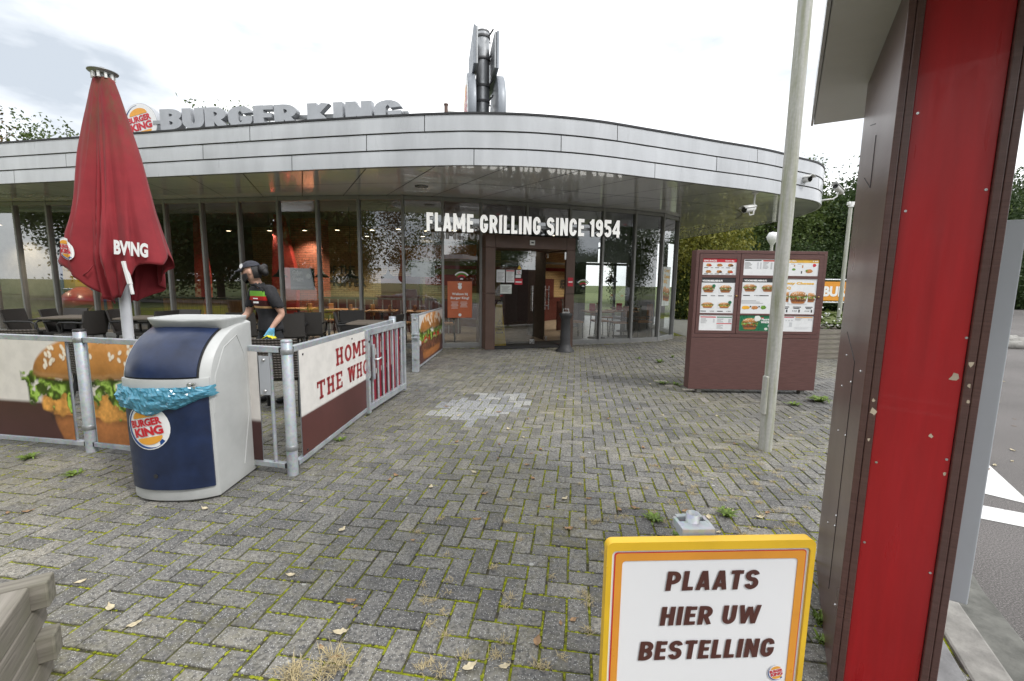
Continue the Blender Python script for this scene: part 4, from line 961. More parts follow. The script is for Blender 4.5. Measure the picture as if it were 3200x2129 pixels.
# ------------------------------------------------------------------ signs on and around the building
# white letters over the entrance, standing on a rail in front of the glass
A0 = atdepth(1333, 715, 9.35); A1 = atdepth(1931, 738, 10.15); A0.z = 2.90; A1.z = 2.90
fdv = Vector((A1.x - A0.x, A1.y - A0.y, 0)); fl_len = fdv.length; fdn = fdv.normalized()
fs_ = root('entrance_letter_sign', (A0.x, A0.y, 2.7), 0, 'white raised letters reading FLAME GRILLING SINCE 1954 above the entrance', 'sign')
zl0, zl1 = atdepth(1340, 727, 9.35).z, atdepth(1925, 741, 10.15).z
TF = frameT((A0.x, A0.y, (zl0 + zl1) / 2), fdn)
LH = 0.37; held = []
def new_letter(c): m_ = MB(); held.append(m_); return m_
block_text('FLAME GRILLING SINCE 1954', TF, 0, 0, fl_len, LH, 0.10, new_letter, t=0.205, gap=0.11, depth=0.10)
for m_ in held:
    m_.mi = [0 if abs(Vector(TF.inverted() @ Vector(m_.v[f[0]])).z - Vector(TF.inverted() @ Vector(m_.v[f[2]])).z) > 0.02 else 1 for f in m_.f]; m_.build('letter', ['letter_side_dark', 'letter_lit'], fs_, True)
mb = MB(); mb.box((fl_len / 2, 0.17, -0.03), (fl_len, 0.06, 0.05), T=TF)
for t in (0.05, 0.3, 0.62, 0.9): mb.box((fl_len * t, 0.17, -0.28), (0.04, 0.04, 0.5), T=TF)
mb.build('rail', 'steel_grey', fs_, True)

# roof sign: round badge and big letters
C0 = atdepth(441, 385, 12.4); R0 = 0.50
rsx = Vector((0.985, -0.12, 0)).normalized()
rs = root('roof_badge', (C0.x, C0.y, ZT - 0.06), 0, 'round white badge with burger logo on the roof edge, left of the grey letters', 'sign')
TB = frameT(C0, rsx); mb = MB(); mb.lathe([(R0 * 0.99, -0.16), (R0 * 1.0, -0.15), (R0 * 1.0, 0.0), (R0 * 0.985, 0.012)], 48, TB); mb.build('badge_drum', 'letter_edge', rs, True)
mb = MB(); mb.poly([(p[0], p[1], 0.014) for p in circ(0, 0, R0 * 0.965, n=48)], TB); mb.build('badge_face', 'bk_white', rs, True)
mb = MB(); emblem_flat(mb, TB, R0 * 0.95, 0.016, 0.002, base=False); mb.build('badge_logo', EMB, rs, True)
mb = MB(); mb.tube([(C0.x, C0.y + 0.1, ZT - 0.06), (C0.x, C0.y + 0.1, C0.z)], 0.03, 8); mb.build('badge_stay', 'steel_grey', rs, True)
L0 = atdepth(519, 400, 12.25); L1 = atdepth(1262, 380, 11.4)
rdir = Vector((L1.x - L0.x, L1.y - L0.y, 0)); rl = rdir.length; rdir.normalize(); zb = (atdepth(519, 413, 12.25).z + 0.0); lh_ = atdepth(700, 343, 12.05).z - zb
rl_ = root('roof_letter_sign', (L0.x, L0.y, ZT - 0.06), 0, 'large grey metal letters reading BURGER KING standing on the roof', 'sign')
TL = frameT((L0.x, L0.y, zb), rdir)
spans = [('B', 0.0, .095), ('U', .098, .192), ('R', .197, .29), ('G', .298, .40), ('E', .405, .487), ('R', .492, .585), ('K', .628, .72), ('I', .733, .770), ('N', .782, .885), ('G', .895, 1.0)]
held = []
for c, s0, s1 in spans: block_text(c, TL, s0 * rl, 0.0, (s1 - s0) * rl, lh_, 0.16, new_letter, t=0.225, depth=0.16)
for m_ in held: m_.build('letter', 'letter_edge', rl_, True)
mb = MB(); mb.box((rl / 2 - 0.15, 0.26, -0.06), (rl + 0.5, 0.09, 0.07), T=TL)
for k in range(9): mb.box((rl * (k + 0.5) / 9, -0.45, -0.06), (0.06, 1.5, 0.05), T=TL)
mb.build('rail', 'steel_grey', rl_, True)

# pylon behind the building with two tall plates and two round signs seen edge on
pc = atdepth(1508, 250, 22.0); PX, PY = pc.x, pc.y
py = root('pylon_sign', (PX, PY, 0), 0, 'tall grey pylon column with edge-on sign plates and discs behind the roof', 'sign')
zy = lambda y_, Y=22.0: atdepth(1508, y_, Y).z
ZP = zy(103)
mb = MB(); mb.lathe([(0.36, 0), (0.34, 5), (0.32, 8.6), (0.30, ZP)], 28, Matrix.Translation((PX, PY, 0))); mb.build('column', 'steel_grey', py, True)
mb = MB(); mb.lathe([(0.315, ZP - 0.04), (0.315, ZP + 0.03), (0.0, ZP + 0.03)], 28, Matrix.Translation((PX, PY, 0))); mb.build('column_cap', 'letter_side_dark', py, True)
pdir = Vector((-0.165, 0.986, 0)); pnr = Vector((0.986, 0.165, 0))
for z in (zy(124), zy(194), zy(278), zy(326)):
    mb = MB(); mb.lathe([(0.335, z), (0.35, z + 0.02), (0.35, z + 0.10), (0.335, z + 0.12)], 28, Matrix.Translation((PX, PY, 0))); mb.build('clamp_band', 'letter_side_dark', py, True)
    for sx in (-1, 1):
        for sy in (-1, 1):
            a_ = Vector((PX, PY, z + 0.05)) + pnr * sx * 0.25 + pdir * sy * 0.2; b_ = Vector((PX, PY, z + 0.18)) + pnr * sx * 0.42 + pdir * sy * 0.6; mb = MB(); mb.beam(a_, b_, 0.05, 0.06); mb.build('bracket', 'letter_side_dark', py, True)
pang_ = math.atan2(pdir.y, pdir.x) - PI / 2
for sx in (-1, 1):
    zt_, zb_ = zy(80 if sx < 0 else 92, 20.4), zy(202 if sx < 0 else 211, 20.4)
    c = Vector((PX, PY, (zt_ + zb_) / 2)) + pnr * sx * 0.50
    mb = MB(); mb.box(tuple(c), (0.10, 3.3, zt_ - zb_), pang_); mb.build('sign_plate', 'pylon_grey', py, True, bevel=0.02)
    c2 = c + pnr * -sx * 0.10; mb = MB(); mb.box(tuple(c2), (0.09, 3.2, (zt_ - zb_) * 0.97), pang_); mb.build('plate_back', 'steel_grey', py, True, bevel=0.02)
    RD = 1.75; c = Vector((PX, PY, zy(228, 21.5) - RD)) + pnr * sx * (0.60 if sx < 0 else 0.70)
    T = Matrix.Translation(c) @ Matrix.Rotation(pang_, 4, 'Z') @ Matrix.Rotation(sx * PI / 2, 4, 'Y')
    mb = MB(); mb.lathe([(RD * 0.99, -0.17), (RD, -0.15), (RD, 0.15), (RD * 0.98, 0.17)], 56, T); mb.build('disc_drum', 'pylon_grey', py, True)
    TT = frameT(tuple(c + pnr * sx * 0.175), pdir * sx); mb = MB(); emblem_flat(mb, TT, RD * 0.95, 0.004, 0.006); mb.build('disc_logo', EMB, py, True)
# flue on the roof
fl_ = atdepth(1394, 345, 14); mb = MB(); mb.tube([(fl_.x, fl_.y, ZT - 0.06), (fl_.x, fl_.y, fl_.z + 0.14)], 0.055, 10); mb.lathe([(0.07, 0), (0.07, 0.04)], 10, Matrix.Translation((fl_.x, fl_.y, fl_.z + 0.14)))
tag(mb.build('roof_flue', 'portal_brown'), 'slim rust brown flue pipe on the roof left of the pylon', 'flue')
vd = atdepth(1412, 352, 15); mb = MB(); mb.lathe([(0.16, ZT - 0.06), (0.16, vd.z - 0.1), (0.24, vd.z - 0.08), (0.2, vd.z + 0.03), (0.06, vd.z + 0.1), (0, vd.z + 0.1)], 18, Matrix.Translation((vd.x, vd.y, 0)))
tag(mb.build('roof_vent', 'white_paint'), 'round white vent cowl beside the brown flue on the roof', 'vent')

# ---- sheets stuck on the glass
def bay(i, s=0.0, off=0.02):
    a, b = ALL[i], ALL[i + 1]; d = (b - a).normalized(); n = Vector((d.y, -d.x)); p = a + d * s + n * off; return p, d
def poster(name, i, s, z, w, h, m, label, cat='poster', off=0.02, pts=None):
    if pts: p, d = pts
    else: p, d = bay(i, s, off)
    r = root(name, (p.x, p.y, z), 0, label, cat); T = frameT((p.x, p.y, z), (d.x, d.y, 0))
    mb = MB(); mb.box((w / 2, h / 2, 0), (w, h, 0.003), T=T); mb.build('sheet', m, r, True); return r, T
r, T = poster('welcome_poster', 15, 0.10, 0.70, 0.56, 0.83, 'poster_orange', 'orange welcome poster with white text on the pane left of the entrance')
mb = MB(); put_text(mb, 'Welkom bij', T, 0.10, 0.50, 0.36, 0.07, 0.004, 0.03); mb.build('lettering', 'bk_white', r, True); mb = MB(); put_text(mb, 'Burger King!', T, 0.07, 0.41, 0.42, 0.07, 0.004, 0.03)
for k in range(11): mb.box((0.07 + 0.21 * (k % 2) + 0.09, 0.36 - 0.028 * (k // 2 * 1.0), 0.003), (0.17 - 0.02 * (k % 3), 0.008, 0.001), T=T)
mb.build('lettering', 'bk_white', r, True)
mb = MB(); mb.poly([(p[0], p[1], 0.004) for p in circ(0.28, 0.70, 0.045, 0.055, 16)], T); mb.poly([(0.235, 0.75, .004), (0.235, 0.80, .004), (0.26, 0.775, .004), (0.28, 0.81, .004), (0.30, 0.775, .004), (0.325, 0.80, .004), (0.325, 0.75, .004)][::-1], T); mb.build('crest', 'bk_white', r, True)
mb = MB(); mb.poly([(p[0], p[1], 0.004) for p in circ(0.28, 0.065, 0.035, 0.035, 16)], T); mb.build('round_mark', 'bk_white', r, True)
def wifi(i, s, z, label):
    p, d = bay(i, s, 0.02); r = root('wifi_sticker', (p.x, p.y, z), 0, label, 'sticker'); T = frameT((p.x, p.y, z), (d.x, d.y, 0))
    for rr, m in ((0.20, 'bk_white'), (0.165, 'lettuce'), (0.125, 'bk_red'), (0.085, 'patty'), (0.05, 'bk_white')):
        mb = MB(); a = circ(0, 0, rr, n=14, a0=math.radians(38), a1=math.radians(142)); b = circ(0, 0, rr - 0.028, n=14, a0=math.radians(38), a1=math.radians(142))
        for k in range(13): mb.poly([(*a[k], 0), (*a[k + 1], 0), (*b[k + 1], 0), (*b[k], 0)], T)
        mb.build('arc', m, r, True)
    mb = MB(); put_text(mb, 'Wi-Fi', T, -0.06, -0.06, 0.12, 0.05, 0.001, 0.02); mb.build('lettering', 'ink', r, True)
wifi(15, 0.42, 1.55, 'striped wifi sticker above the orange welcome poster'); wifi(18, 0.40, 1.42, 'striped wifi sticker on the pane right of the entrance')
dT = lambda s, z: (pt(s, 0.075), pd)
sheets = [(0.36, 1.52, 0.20, 0.29, 'menu_paper', 'top left printed notice on the glass door'), (0.59, 1.52, 0.20, 0.29, 'menu_paper', 'notice with red bar, top middle of the glass door'),
          (0.45, 1.26, 0.28, 0.21, 'poster_pale', 'wide pale notice, lowest sheet on the glass door'), (0.82, 1.63, 0.13, 0.07, 'menu_paper', 'narrow pale sticker on the door under the no dogs symbol'), (0.80, 1.47, 0.19, 0.14, 'bk_red', 'red sticker with white band on the glass door'),
          (0.835, 1.71, 0.13, 0.10, 'menu_paper', 'white prohibition sticker under the warning triangle on the door')]
for k, (s, z, w, h, m, lb) in enumerate(sheets):
    r, T = poster('door_notice', 0, 0, z, w, h, m, lb, 'notice', pts=dT(s, z)); mb = MB(); bar = MB()
    if k in (0, 1, 2):
        for q in range(7): mb.box((w * 0.5 - 0.02 * (q % 3) * 0.5, h * (0.78 - 0.1 * q), 0.003), (w * (0.75 - 0.12 * (q % 3)), 0.008, 0.001), T=T)
        mb.build('text_lines', 'ink_grey', r, True)
    if k == 1: bar.box((w / 2, h * 0.92, 0.003), (w * 0.95, 0.025, 0.001), T=T); bar.build('heading_bar', 'bk_red', r, True)
    if k == 4: bar.box((w / 2, h * 0.45, 0.003), (w * 0.8, 0.03, 0.001), T=T); bar.build('white_band', 'bk_white', r, True)
    if k == 5:
        for ra, n_ in ((0.035, 20),): 
            a = circ(w / 2, h / 2, ra, n=20); b = circ(w / 2, h / 2, ra - 0.008, n=20)
            for q in range(20): bar.poly([(*a[q], .003), (*a[(q + 1) % 20], .003), (*b[(q + 1) % 20], .003), (*b[q], .003)], T)
        bar.box((w / 2, h / 2, 0.003), (0.06, 0.008, 0.001), T=T @ Matrix.Translation((w / 2, h / 2, 0)) @ Matrix.Rotation(0.8, 4, 'Z') @ Matrix.Translation((-w / 2, -h / 2, 0))); bar.build('prohibition_ring', 'bk_red', r, True)
p, d = dT(0.86, 1.83); mb = MB(); T = frameT((p.x, p.y, 1.83), (d.x, d.y, 0)); mb.prism([(0, 0), (0.10, 0), (0.05, 0.09)], T, 0.003); tag(mb.build('warning_sticker', 'sign_yellow'), 'small yellow warning triangle at the top of the door notices', 'sticker')
r, T = poster('card_sticker', 0, 0, 1.45, 0.13, 0.20, 'bk_red', 'red card payment sticker on the right side of the entrance', 'sticker', pts=(pt(PW - 0.20, 0.44), pd)); mb = MB(); mb.box((0.065, 0.1, 0.003), (0.1, 0.035, 0.001), T=T); mb.build('white_band', 'bk_white', r, True)
r, T = poster('bbq_poster', 21, 0.14, 0.95, 0.46, 1.05, 'poster_pale', 'pale poster with cheese burgers on the right end pane of the building')
mb = MB(); put_text(mb, 'Crazy', T, 0.06, 0.88, 0.34, 0.12, 0.004, 0.03); mb.build('lettering', 'menu_gold', r, True); mb = MB(); put_text(mb, 'Cheese', T, 0.05, 0.74, 0.37, 0.11, 0.004, 0.03); mb.build('lettering', 'menu_gold', r, True); mb = MB(); put_text(mb, 'BBQ', T, 0.05, 0.59, 0.22, 0.12, 0.004, 0.03); mb.build('lettering', 'menu_gold', r, True)
def pf(X, Y): 
    C = np.ones(X.shape + (3,)) * np.array([0.66, 0.70, 0.66]); C = paint_burger(C, X, Y, 0.12, 0.02, 0.24, 0.38, 'beef', 3); return paint_burger(C, X, Y, 0.29, 0.0, 0.28, 0.36, 'beef', 4)
print_board('burger_picture', T @ Matrix.Translation((0.03, 0.12, 0.004)), 0.42, 0.42, 40, 40, pf, r)
r, T = poster('green_poster', 11, 0.12, 1.28, 0.62, 0.50, 'poster_dark', 'dark green poster behind the capped worker, headed Cajun Veggie', off=-0.12)
mb = MB(); put_text(mb, 'Cajun', T, 0.06, 0.33, 0.26, 0.12, 0.004, 0.03); mb.build('lettering', 'bk_white', r, True); mb = MB(); put_text(mb, 'Veggie', T, 0.06, 0.20, 0.28, 0.11, 0.004, 0.03); mb.build('lettering', 'bk_white', r, True); mb = MB(); mb.poly([(p_[0], p_[1], 0.004) for p_ in circ(0.47, 0.32, 0.06, n=18)], T); mb.build('round_mark', 'bk_white', r, True)
r, T = poster('white_panel', 14, 0.10, 1.62, 0.55, 0.34, 'poster_pale', 'blank pale sheet behind the pane under the first letters', 'sheet', off=-0.5)

# ---- security cameras
def cam_at(p, aim, label, arm):
    r = root('security_camera', p, 0, label, 'camera'); d = (Vector(aim) - p).normalized(); T = Matrix.Translation(p) @ d.to_track_quat('Y', 'Z').to_matrix().to_4x4()
    mb = MB(); mb.tube([T @ Vector((0, -0.17, 0)), T @ Vector((0, -0.15, 0)), T @ Vector((0, 0.13, 0)), T @ Vector((0, 0.15, 0))], [0.05, 0.062, 0.066, 0.066], 16); mb.build('housing', 'camera_white', r, True)
    mb = MB(); q = []
    for y in (-0.16, 0.21): q.append([tuple(T @ Vector((0.078 * math.cos(a), y, 0.078 * math.sin(a)))) for a in [math.radians(20 + 14 * k) for k in range(11)]])
    mb.grid(q); hd = mb.build('sun_hood', 'camera_white', r, True); so = hd.modifiers.new('s', 'SOLIDIFY'); so.thickness = 0.006
    mb = MB(); mb.tube([T @ Vector((0, 0.148, 0)), T @ Vector((0, 0.154, 0))], 0.056, 16); mb.build('lens', 'lens_black', r, True)
    mb = MB(); mb.tube([p + Vector((0, 0, -0.05))] + arm, 0.018, 8); e = Vector(arm[-1]); e2 = Vector(arm[-2]); dd = (e - e2).normalized(); mb.tube([e - dd * 0.03, e], [0.03, 0.075], 14); mb.build('bracket', 'camera_white', r, True)
c = atdepth(2340, 654, 9.2); top = Vector((c.x + 0.10, c.y, ZS)); cam_at(c, c + Vector((-1.0, -0.55, -0.22)), 'white bullet camera hanging from the soffit on a bent stem', [c + Vector((0.02, 0, -0.12)), c + Vector((0.10, 0, -0.10)), Vector((top.x, top.y, c.z)), top])
c = atdepth(2512, 562, 9.7); cam_at(c, c + Vector((0.25, -1.0, -0.1)), 'white camera half hidden behind the near lamp post, fixed to the roof edge', [c + Vector((-0.02, 0, -0.14)), c + Vector((-0.12, 0.06, -0.24)), c + Vector((-0.2, 0.35, -0.26))])
c = atdepth(2620, 592, 10.8); cam_at(c, c + Vector((-0.9, -0.5, 0.35)), 'white camera on a long arm right of the rounded roof end', [c + Vector((-0.02, 0, -0.16)), c + Vector((-0.10, 0, -0.22)), c + Vector((-0.36, 0.05, -0.25)), c + Vector((-0.52, 0.06, -0.26))])

# ---- bollard with ashtray, wet floor board
bp = ground(1765, 1098); r = root('ash_bollard', bp, 0, 'black cast ashtray bollard beside the entrance', 'bollard')
mb = MB(); mb.lathe([(0.21, 0), (0.21, 0.03), (0.17, 0.05), (0.16, 0.08), (0.125, 0.14), (0.115, 0.18), (0.11, 0.5), (0.10, 0.72), (0.115, 0.75), (0.14, 0.80), (0.15, 0.84), (0.13, 0.86)], 24); mb.build('column', 'iron_black', r)
mb = MB(); mb.box((0, 0, 0.875), (0.17, 0.10, 0.03)); mb.tube([(-0.06, 0, 0.89), (-0.06, 0, 0.95), (0.06, 0, 0.95), (0.06, 0, 0.89)], 0.008, 6); mb.build('ash_grid', 'steel_bright', r)
wp = pt(0.47, -0.15); r = root('wet_floor_sign', (wp.x, wp.y, 0.03), pang, 'yellow folding wet floor board inside the glass door', 'sign')
mb = MB(); mb.add([(-0.12, -0.15, 0), (0.16, -0.15, 0), (0.09, 0, 0.98), (-0.06, 0, 0.98), (-0.12, -0.13, 0), (0.16, -0.13, 0), (0.09, 0.015, 0.98), (-0.06, 0.015, 0.98)], [(0, 1, 2, 3), (7, 6, 5, 4), (0, 4, 5, 1), (1, 5, 6, 2), (2, 6, 7, 3), (3, 7, 4, 0)]); mb.build('front_board', 'yellow_plastic', r)
mb = MB(); mb.add([(-0.12, 0.17, 0), (0.16, 0.17, 0), (0.09, 0.02, 0.98), (-0.06, 0.02, 0.98), (-0.12, 0.185, 0), (0.16, 0.185, 0), (0.09, 0.035, 0.98), (-0.06, 0.035, 0.98)], [(3, 2, 1, 0), (4, 5, 6, 7), (1, 5, 4, 0), (2, 6, 5, 1), (3, 7, 6, 2), (0, 4, 7, 3)]); mb.build('rear_board', 'yellow_plastic', r)
TW = Matrix.Translation((-0.1, -0.152, 0.0)) @ Matrix.Rotation(PI / 2 - 0.15, 4, 'X'); mb = MB(); put_text(mb, 'CAUTION', TW, 0.02, 0.42, 0.18, 0.045, 0.004, 0.02); mb.build('lettering', 'ink', r); mb = MB(); put_text(mb, 'WET', TW, 0.05, 0.35, 0.13, 0.05, 0.004, 0.03); mb.build('lettering', 'ink', r); mb = MB(); put_text(mb, 'FLOOR', TW, 0.03, 0.28, 0.17, 0.05, 0.004, 0.03); mb.build('lettering', 'ink', r); mb = MB()
a = [(0.06, 0.5), (0.19, 0.5), (0.125, 0.62)]; b = [(0.075, 0.51), (0.175, 0.51), (0.125, 0.6)]
for q in range(3): mb.poly([(*a[q], .004), (*a[(q + 1) % 3], .004), (*b[(q + 1) % 3], .004), (*b[q], .004)], TW)
mb.build('warning_triangle', 'ink', r)
# ------------------------------------------------------------------ terrace fence
FP0, FP1 = Vector((-3.64, 3.70, 0)), Vector((-1.69, 3.29, 0)); fe = (FP1 - FP0).normalized()
FP2, FP3, FP4 = Vector((-1.60, 5.90, 0)), Vector((-1.61, 7.34, 0)), Vector((-1.53, 9.60, 0))
def post(p, h, r, square, label, capm='galvanised'):
    o = root('fence_post', p, 0, label, 'post')
    mb = MB()
    if square: mb.box((0, 0, h / 2), (r * 2, r * 2, h)); mb.build('shaft', 'galvanised', o, bevel=0.008)
    else: mb.lathe([(r * 1.0, 0), (r, h - 0.004), (r - 0.004, h)], 24); mb.build('shaft', 'galvanised', o)
    mb = MB(); mb.lathe([(r * 1.02, h), (r * 1.04, h + 0.012), (r * 0.9, h + 0.018)], 24) if not square else mb.box((0, 0, h + 0.008), (r * 2 + 0.008, r * 2 + 0.008, 0.014)); mb.build('cap', capm, o)
    for z in (0.2, h - 0.09):
        mb = MB(); mb.lathe([(r + 0.003, z), (r + 0.005, z + 0.003), (r + 0.005, z + 0.037), (r + 0.003, z + 0.04)], 24); mb.build('clamp', 'steel_grey', o)
    return o
post(FP0, 1.05, 0.043, False, 'round steel post with black cap, left of the litter bin', 'black_plastic'); post(FP1, 1.04, 0.040, False, 'round steel corner post just right of the litter bin')
post(FP2, 1.02, 0.045, False, 'round steel post at the far end of the HOME board'); post(FP3, 0.96, 0.055, True, 'square steel post with latch beside the burger picture panel')
def fpanel(name, a, b, label, z0=0.07, z1=1.0, left_up=None, right_up=None, r_=None):
    a, b = Vector(a), Vector(b); d = (b - a).normalized(); L_ = (b - a).length
    o = root(name, a, 0, label, 'barrier')
    mb = MB(); mb.beam(a + Vector((0, 0, z1 - 0.02)), b + Vector((0, 0, z1 - 0.02)), 0.045, 0.045); mb.build('top_rail', 'galvanised', o, True, bevel=0.004)
    mb = MB(); mb.beam(a + Vector((0, 0, z0)), b + Vector((0, 0, z0)), 0.045, 0.04); mb.build('bottom_rail', 'galvanised', o, True, bevel=0.004)
    for s in (left_up, right_up):
        if s is None: continue
        p = a + d * s; mb = MB(); mb.tube([p + Vector((0, 0, z0 + 0.02)), p + Vector((0, 0, z1 - 0.04))], 0.014, 10); mb.build('upright', 'galvanised', o, True)
    for e_, sg in ((a, -1), (b, 1)):
        for z in (z0, z1 - 0.02): mb = MB(); mb.box(tuple(e_ + d * sg * 0.012 + Vector((0, 0, z))), (0.03, 0.04, 0.036), math.atan2(d.y, d.x)); mb.build('end_plug', 'black_plastic', o, True)
    return o, d, L_
CREAM = np.array([0.70, 0.66, 0.62]); BROWN = np.array([0.055, 0.020, 0.018])
def burger_bg(X, Y, zs):
    t = soft(Y - zs, 0.03)[..., None]; n = fbm(X + 3, Y + 3, 3, 3, 9)[..., None]
    C = (CREAM * (0.97 + 0.06 * n) - np.clip(0.5 - Y, 0, 1)[..., None] * 0.10) * (1 - t) + BROWN * (0.7 + 0.6 * n) * t; return C
def scene_front(X, Y): return paint_burger(burger_bg(X, Y, 0.42), X, Y, 0.50, 0.06, 2.05, 0.99, 'chicken', 1, 0.8)
def boardT(a, d, s, z, off=0.024):
    n = Vector((d.y, -d.x, 0)); p = Vector(a) + d * s + n * off; return frameT((p.x, p.y, z), d)
# left panel, running out of the picture
e2 = Vector((0.988, -0.152, 0)); la = FP0 - e2 * 1.95
o, d, L_ = fpanel('printed_barrier', la, FP0 - e2 * 0.055, 'fence panel left of the capped post showing the left edge of a printed chicken burger', left_up=0.1, right_up=1.80)
print_board('printed_board', boardT(la, d, 0.06, 0.1), 1.76, 0.86, 240, 120, lambda X, Y: scene_front(X - 1.95 + 0.06, Y + 0.1), o)
mb = MB(); T = boardT(la, d, 0.06, 0.1, 0.018); mb.box((0.88, 0.43, 0), (1.76, 0.86, 0.008), T=T); mb.build('board_core', 'steel_grey', o, True)
o, d, L_ = fpanel('printed_barrier', FP0 + fe * 0.055, FP1 - fe * 0.055, 'fence panel with a printed chicken burger behind the litter bin', left_up=0.035, right_up=1.79)
print_board('printed_board', boardT(FP0, fe, 0.11, 0.1), 1.64, 0.86, 240, 120, lambda X, Y: scene_front(X + 0.11, Y + 0.1), o)
mb = MB(); T = boardT(FP0, fe, 0.11, 0.1, 0.018); mb.box((0.82, 0.43, 0), (1.64, 0.86, 0.008), T=T); mb.build('board_core', 'steel_grey', o, True)
mb = MB(); T = boardT(FP0, fe, 1.76, 0.62, 0.026); mb.box((0.05, 0.16, 0), (0.09, 0.30, 0.008), T=T); mb.build('bracket_plate', 'letter_edge', o, True)
for q in (0.04, 0.28): mb = MB(); mb.lathe([(0.012, 0), (0.012, 0.008), (0, 0.01)], 10, T @ Matrix.Translation((0.05, q, 0.004))); mb.build('bolt', 'steel_bright', o, True)
# HOME board
hd = (FP2 - FP1).normalized()
o, d, L_ = fpanel('printed_barrier', FP1 + hd * 0.06, FP2 - hd * 0.06, 'fence panel with red HOME OF THE WHOPPER lettering on cream and brown', left_up=None)
def bgbands(X, Y):
    t = soft(Y + 0.1 - 0.425, 0.012)[..., None]; n = fbm(X, Y, 2, 3, 4)[..., None]; return (np.array([0.76, 0.735, 0.70]) * (0.97 + 0.05 * n)) * (1 - t) + np.array([0.085, 0.026, 0.024]) * (0.75 + 0.5 * n) * t
TH = boardT(FP1, hd, 0.12, 0.1); bl = (FP2 - FP1).length - 0.24
print_board('printed_board', TH, bl, 0.86, 60, 60, bgbands, o); mb = MB(); mb.box((bl / 2, 0.43, -0.006), (bl, 0.86, 0.008), T=TH); mb.build('board_core', 'steel_grey', o, True)
def slab(mb, c, T, x, y, w, h, z):
    t = w * 0.24; s = h * 0.15
    def R_(x0, y0, x1, y1): mb.poly([(x + x0, y + y0, z), (x + x1, y + y0, z), (x + x1, y + y1, z), (x + x0, y + y1, z)], T)
    def Q(*p): mb.poly([(x + a * w, y + b * h, z) for a, b in p], T)
    if c == 'H':
        for a in (0.10, 0.66): R_(a * w, 0, a * w + t, h); R_(a * w - t * .38, 0, a * w + t * 1.38, s); R_(a * w - t * .38, h - s, a * w + t * 1.38, h)
        R_(0.1 * w, h * 0.42, 0.9 * w, h * 0.58)
    elif c == 'O':
        a = circ(x + w / 2, y + h / 2, w * 0.5, h * 0.51, 28); b = circ(x + w / 2, y + h / 2, w * 0.25, h * 0.32, 28)
        for k in range(28): mb.poly([(*a[k], z), (*a[(k + 1) % 28], z), (*b[(k + 1) % 28], z), (*b[k], z)], T)
    elif c == 'M':
        for a in (0.02, 0.8): R_(a * w, 0, a * w + t * .8, h); R_(a * w - t * .3, 0, a * w + t * 1.1, s); R_(a * w - t * .3, h - s, a * w + t * 1.1, h)
        Q((0.02, 1), (0.28, 1), (0.62, 0.25), (0.40, 0.25)); Q((0.98, 1), (0.72, 1), (0.38, 0.25), (0.60, 0.25))
    elif c == 'W':
        Q((0.0, 1), (0.26, 1), (0.42, 0), (0.2, 0)); Q((0.5, 1), (0.36, 1), (0.2, 0), (0.40, 0)); Q((0.42, 1), (0.58, 1), (0.8, 0), (0.6, 0)); Q((1, 1), (0.76, 1), (0.58, 0), (0.8, 0))
        for a in (-0.06, 0.36, 0.76): R_(a * w, h - s, (a + 0.3) * w, h)
    elif c in 'EFPRD':
        R_(0.12 * w, 0, 0.12 * w + t, h); R_(0, 0, 0.5 * w if c != 'E' else 0.92 * w, s)
        if c in 'EF': R_(0, h - s, 0.92 * w, h); R_(0.12 * w, h * 0.43, 0.7 * w, h * 0.57); R_(0.76 * w, h * 0.66, 0.92 * w, h); 
        if c == 'E': R_(0.76 * w, 0, 0.92 * w, h * 0.34)
        if c in 'PR': R_(0, h - s, 0.7 * w, h); R_(0.12 * w, h * 0.38, 0.7 * w, h * 0.52); R_(0.66 * w, h * 0.42, 0.92 * w, h * 0.96)
        if c == 'R': Q((0.45, 0.4), (0.7, 0.4), (1.0, 0), (0.74, 0))
    elif c == 'T': R_(0.5 * w - t / 2, 0, 0.5 * w + t / 2, h); R_(0.26 * w, 0, 0.74 * w, s); R_(0.02 * w, h - s, 0.98 * w, h); R_(0.02 * w, h * 0.66, 0.17 * w, h); R_(0.83 * w, h * 0.66, 0.98 * w, h)
def slabline(mb, s, T, x, y, w, h, gap, z):
    for c in s:
        ww = w * (1.2 if c in 'MW' else 1.0)
        if c != ' ': slab(mb, c, T, x, y, ww, h, z); x += ww + gap
        else: x += w * 0.62
mb = MB(); slabline(mb, 'HOME OF', TH, 0.66, 0.61, 0.165, 0.165, 0.038, 0.003); mb.build('lettering', 'home_red', o, True); mb = MB(); slabline(mb, 'THE WHOPPER', TH, 0.27, 0.385, 0.155, 0.16, 0.032, 0.003); mb.build('lettering', 'home_red', o, True)
for s, z in ((0.06, 0.82), (0.07, 0.03), (1.05, 0.82)): mb = MB(); mb.lathe([(0.009, 0.0), (0.009, 0.004), (0, 0.005)], 8, TH @ Matrix.Translation((s, z, 0.001))); mb.build('bolt', 'ink', o, True)
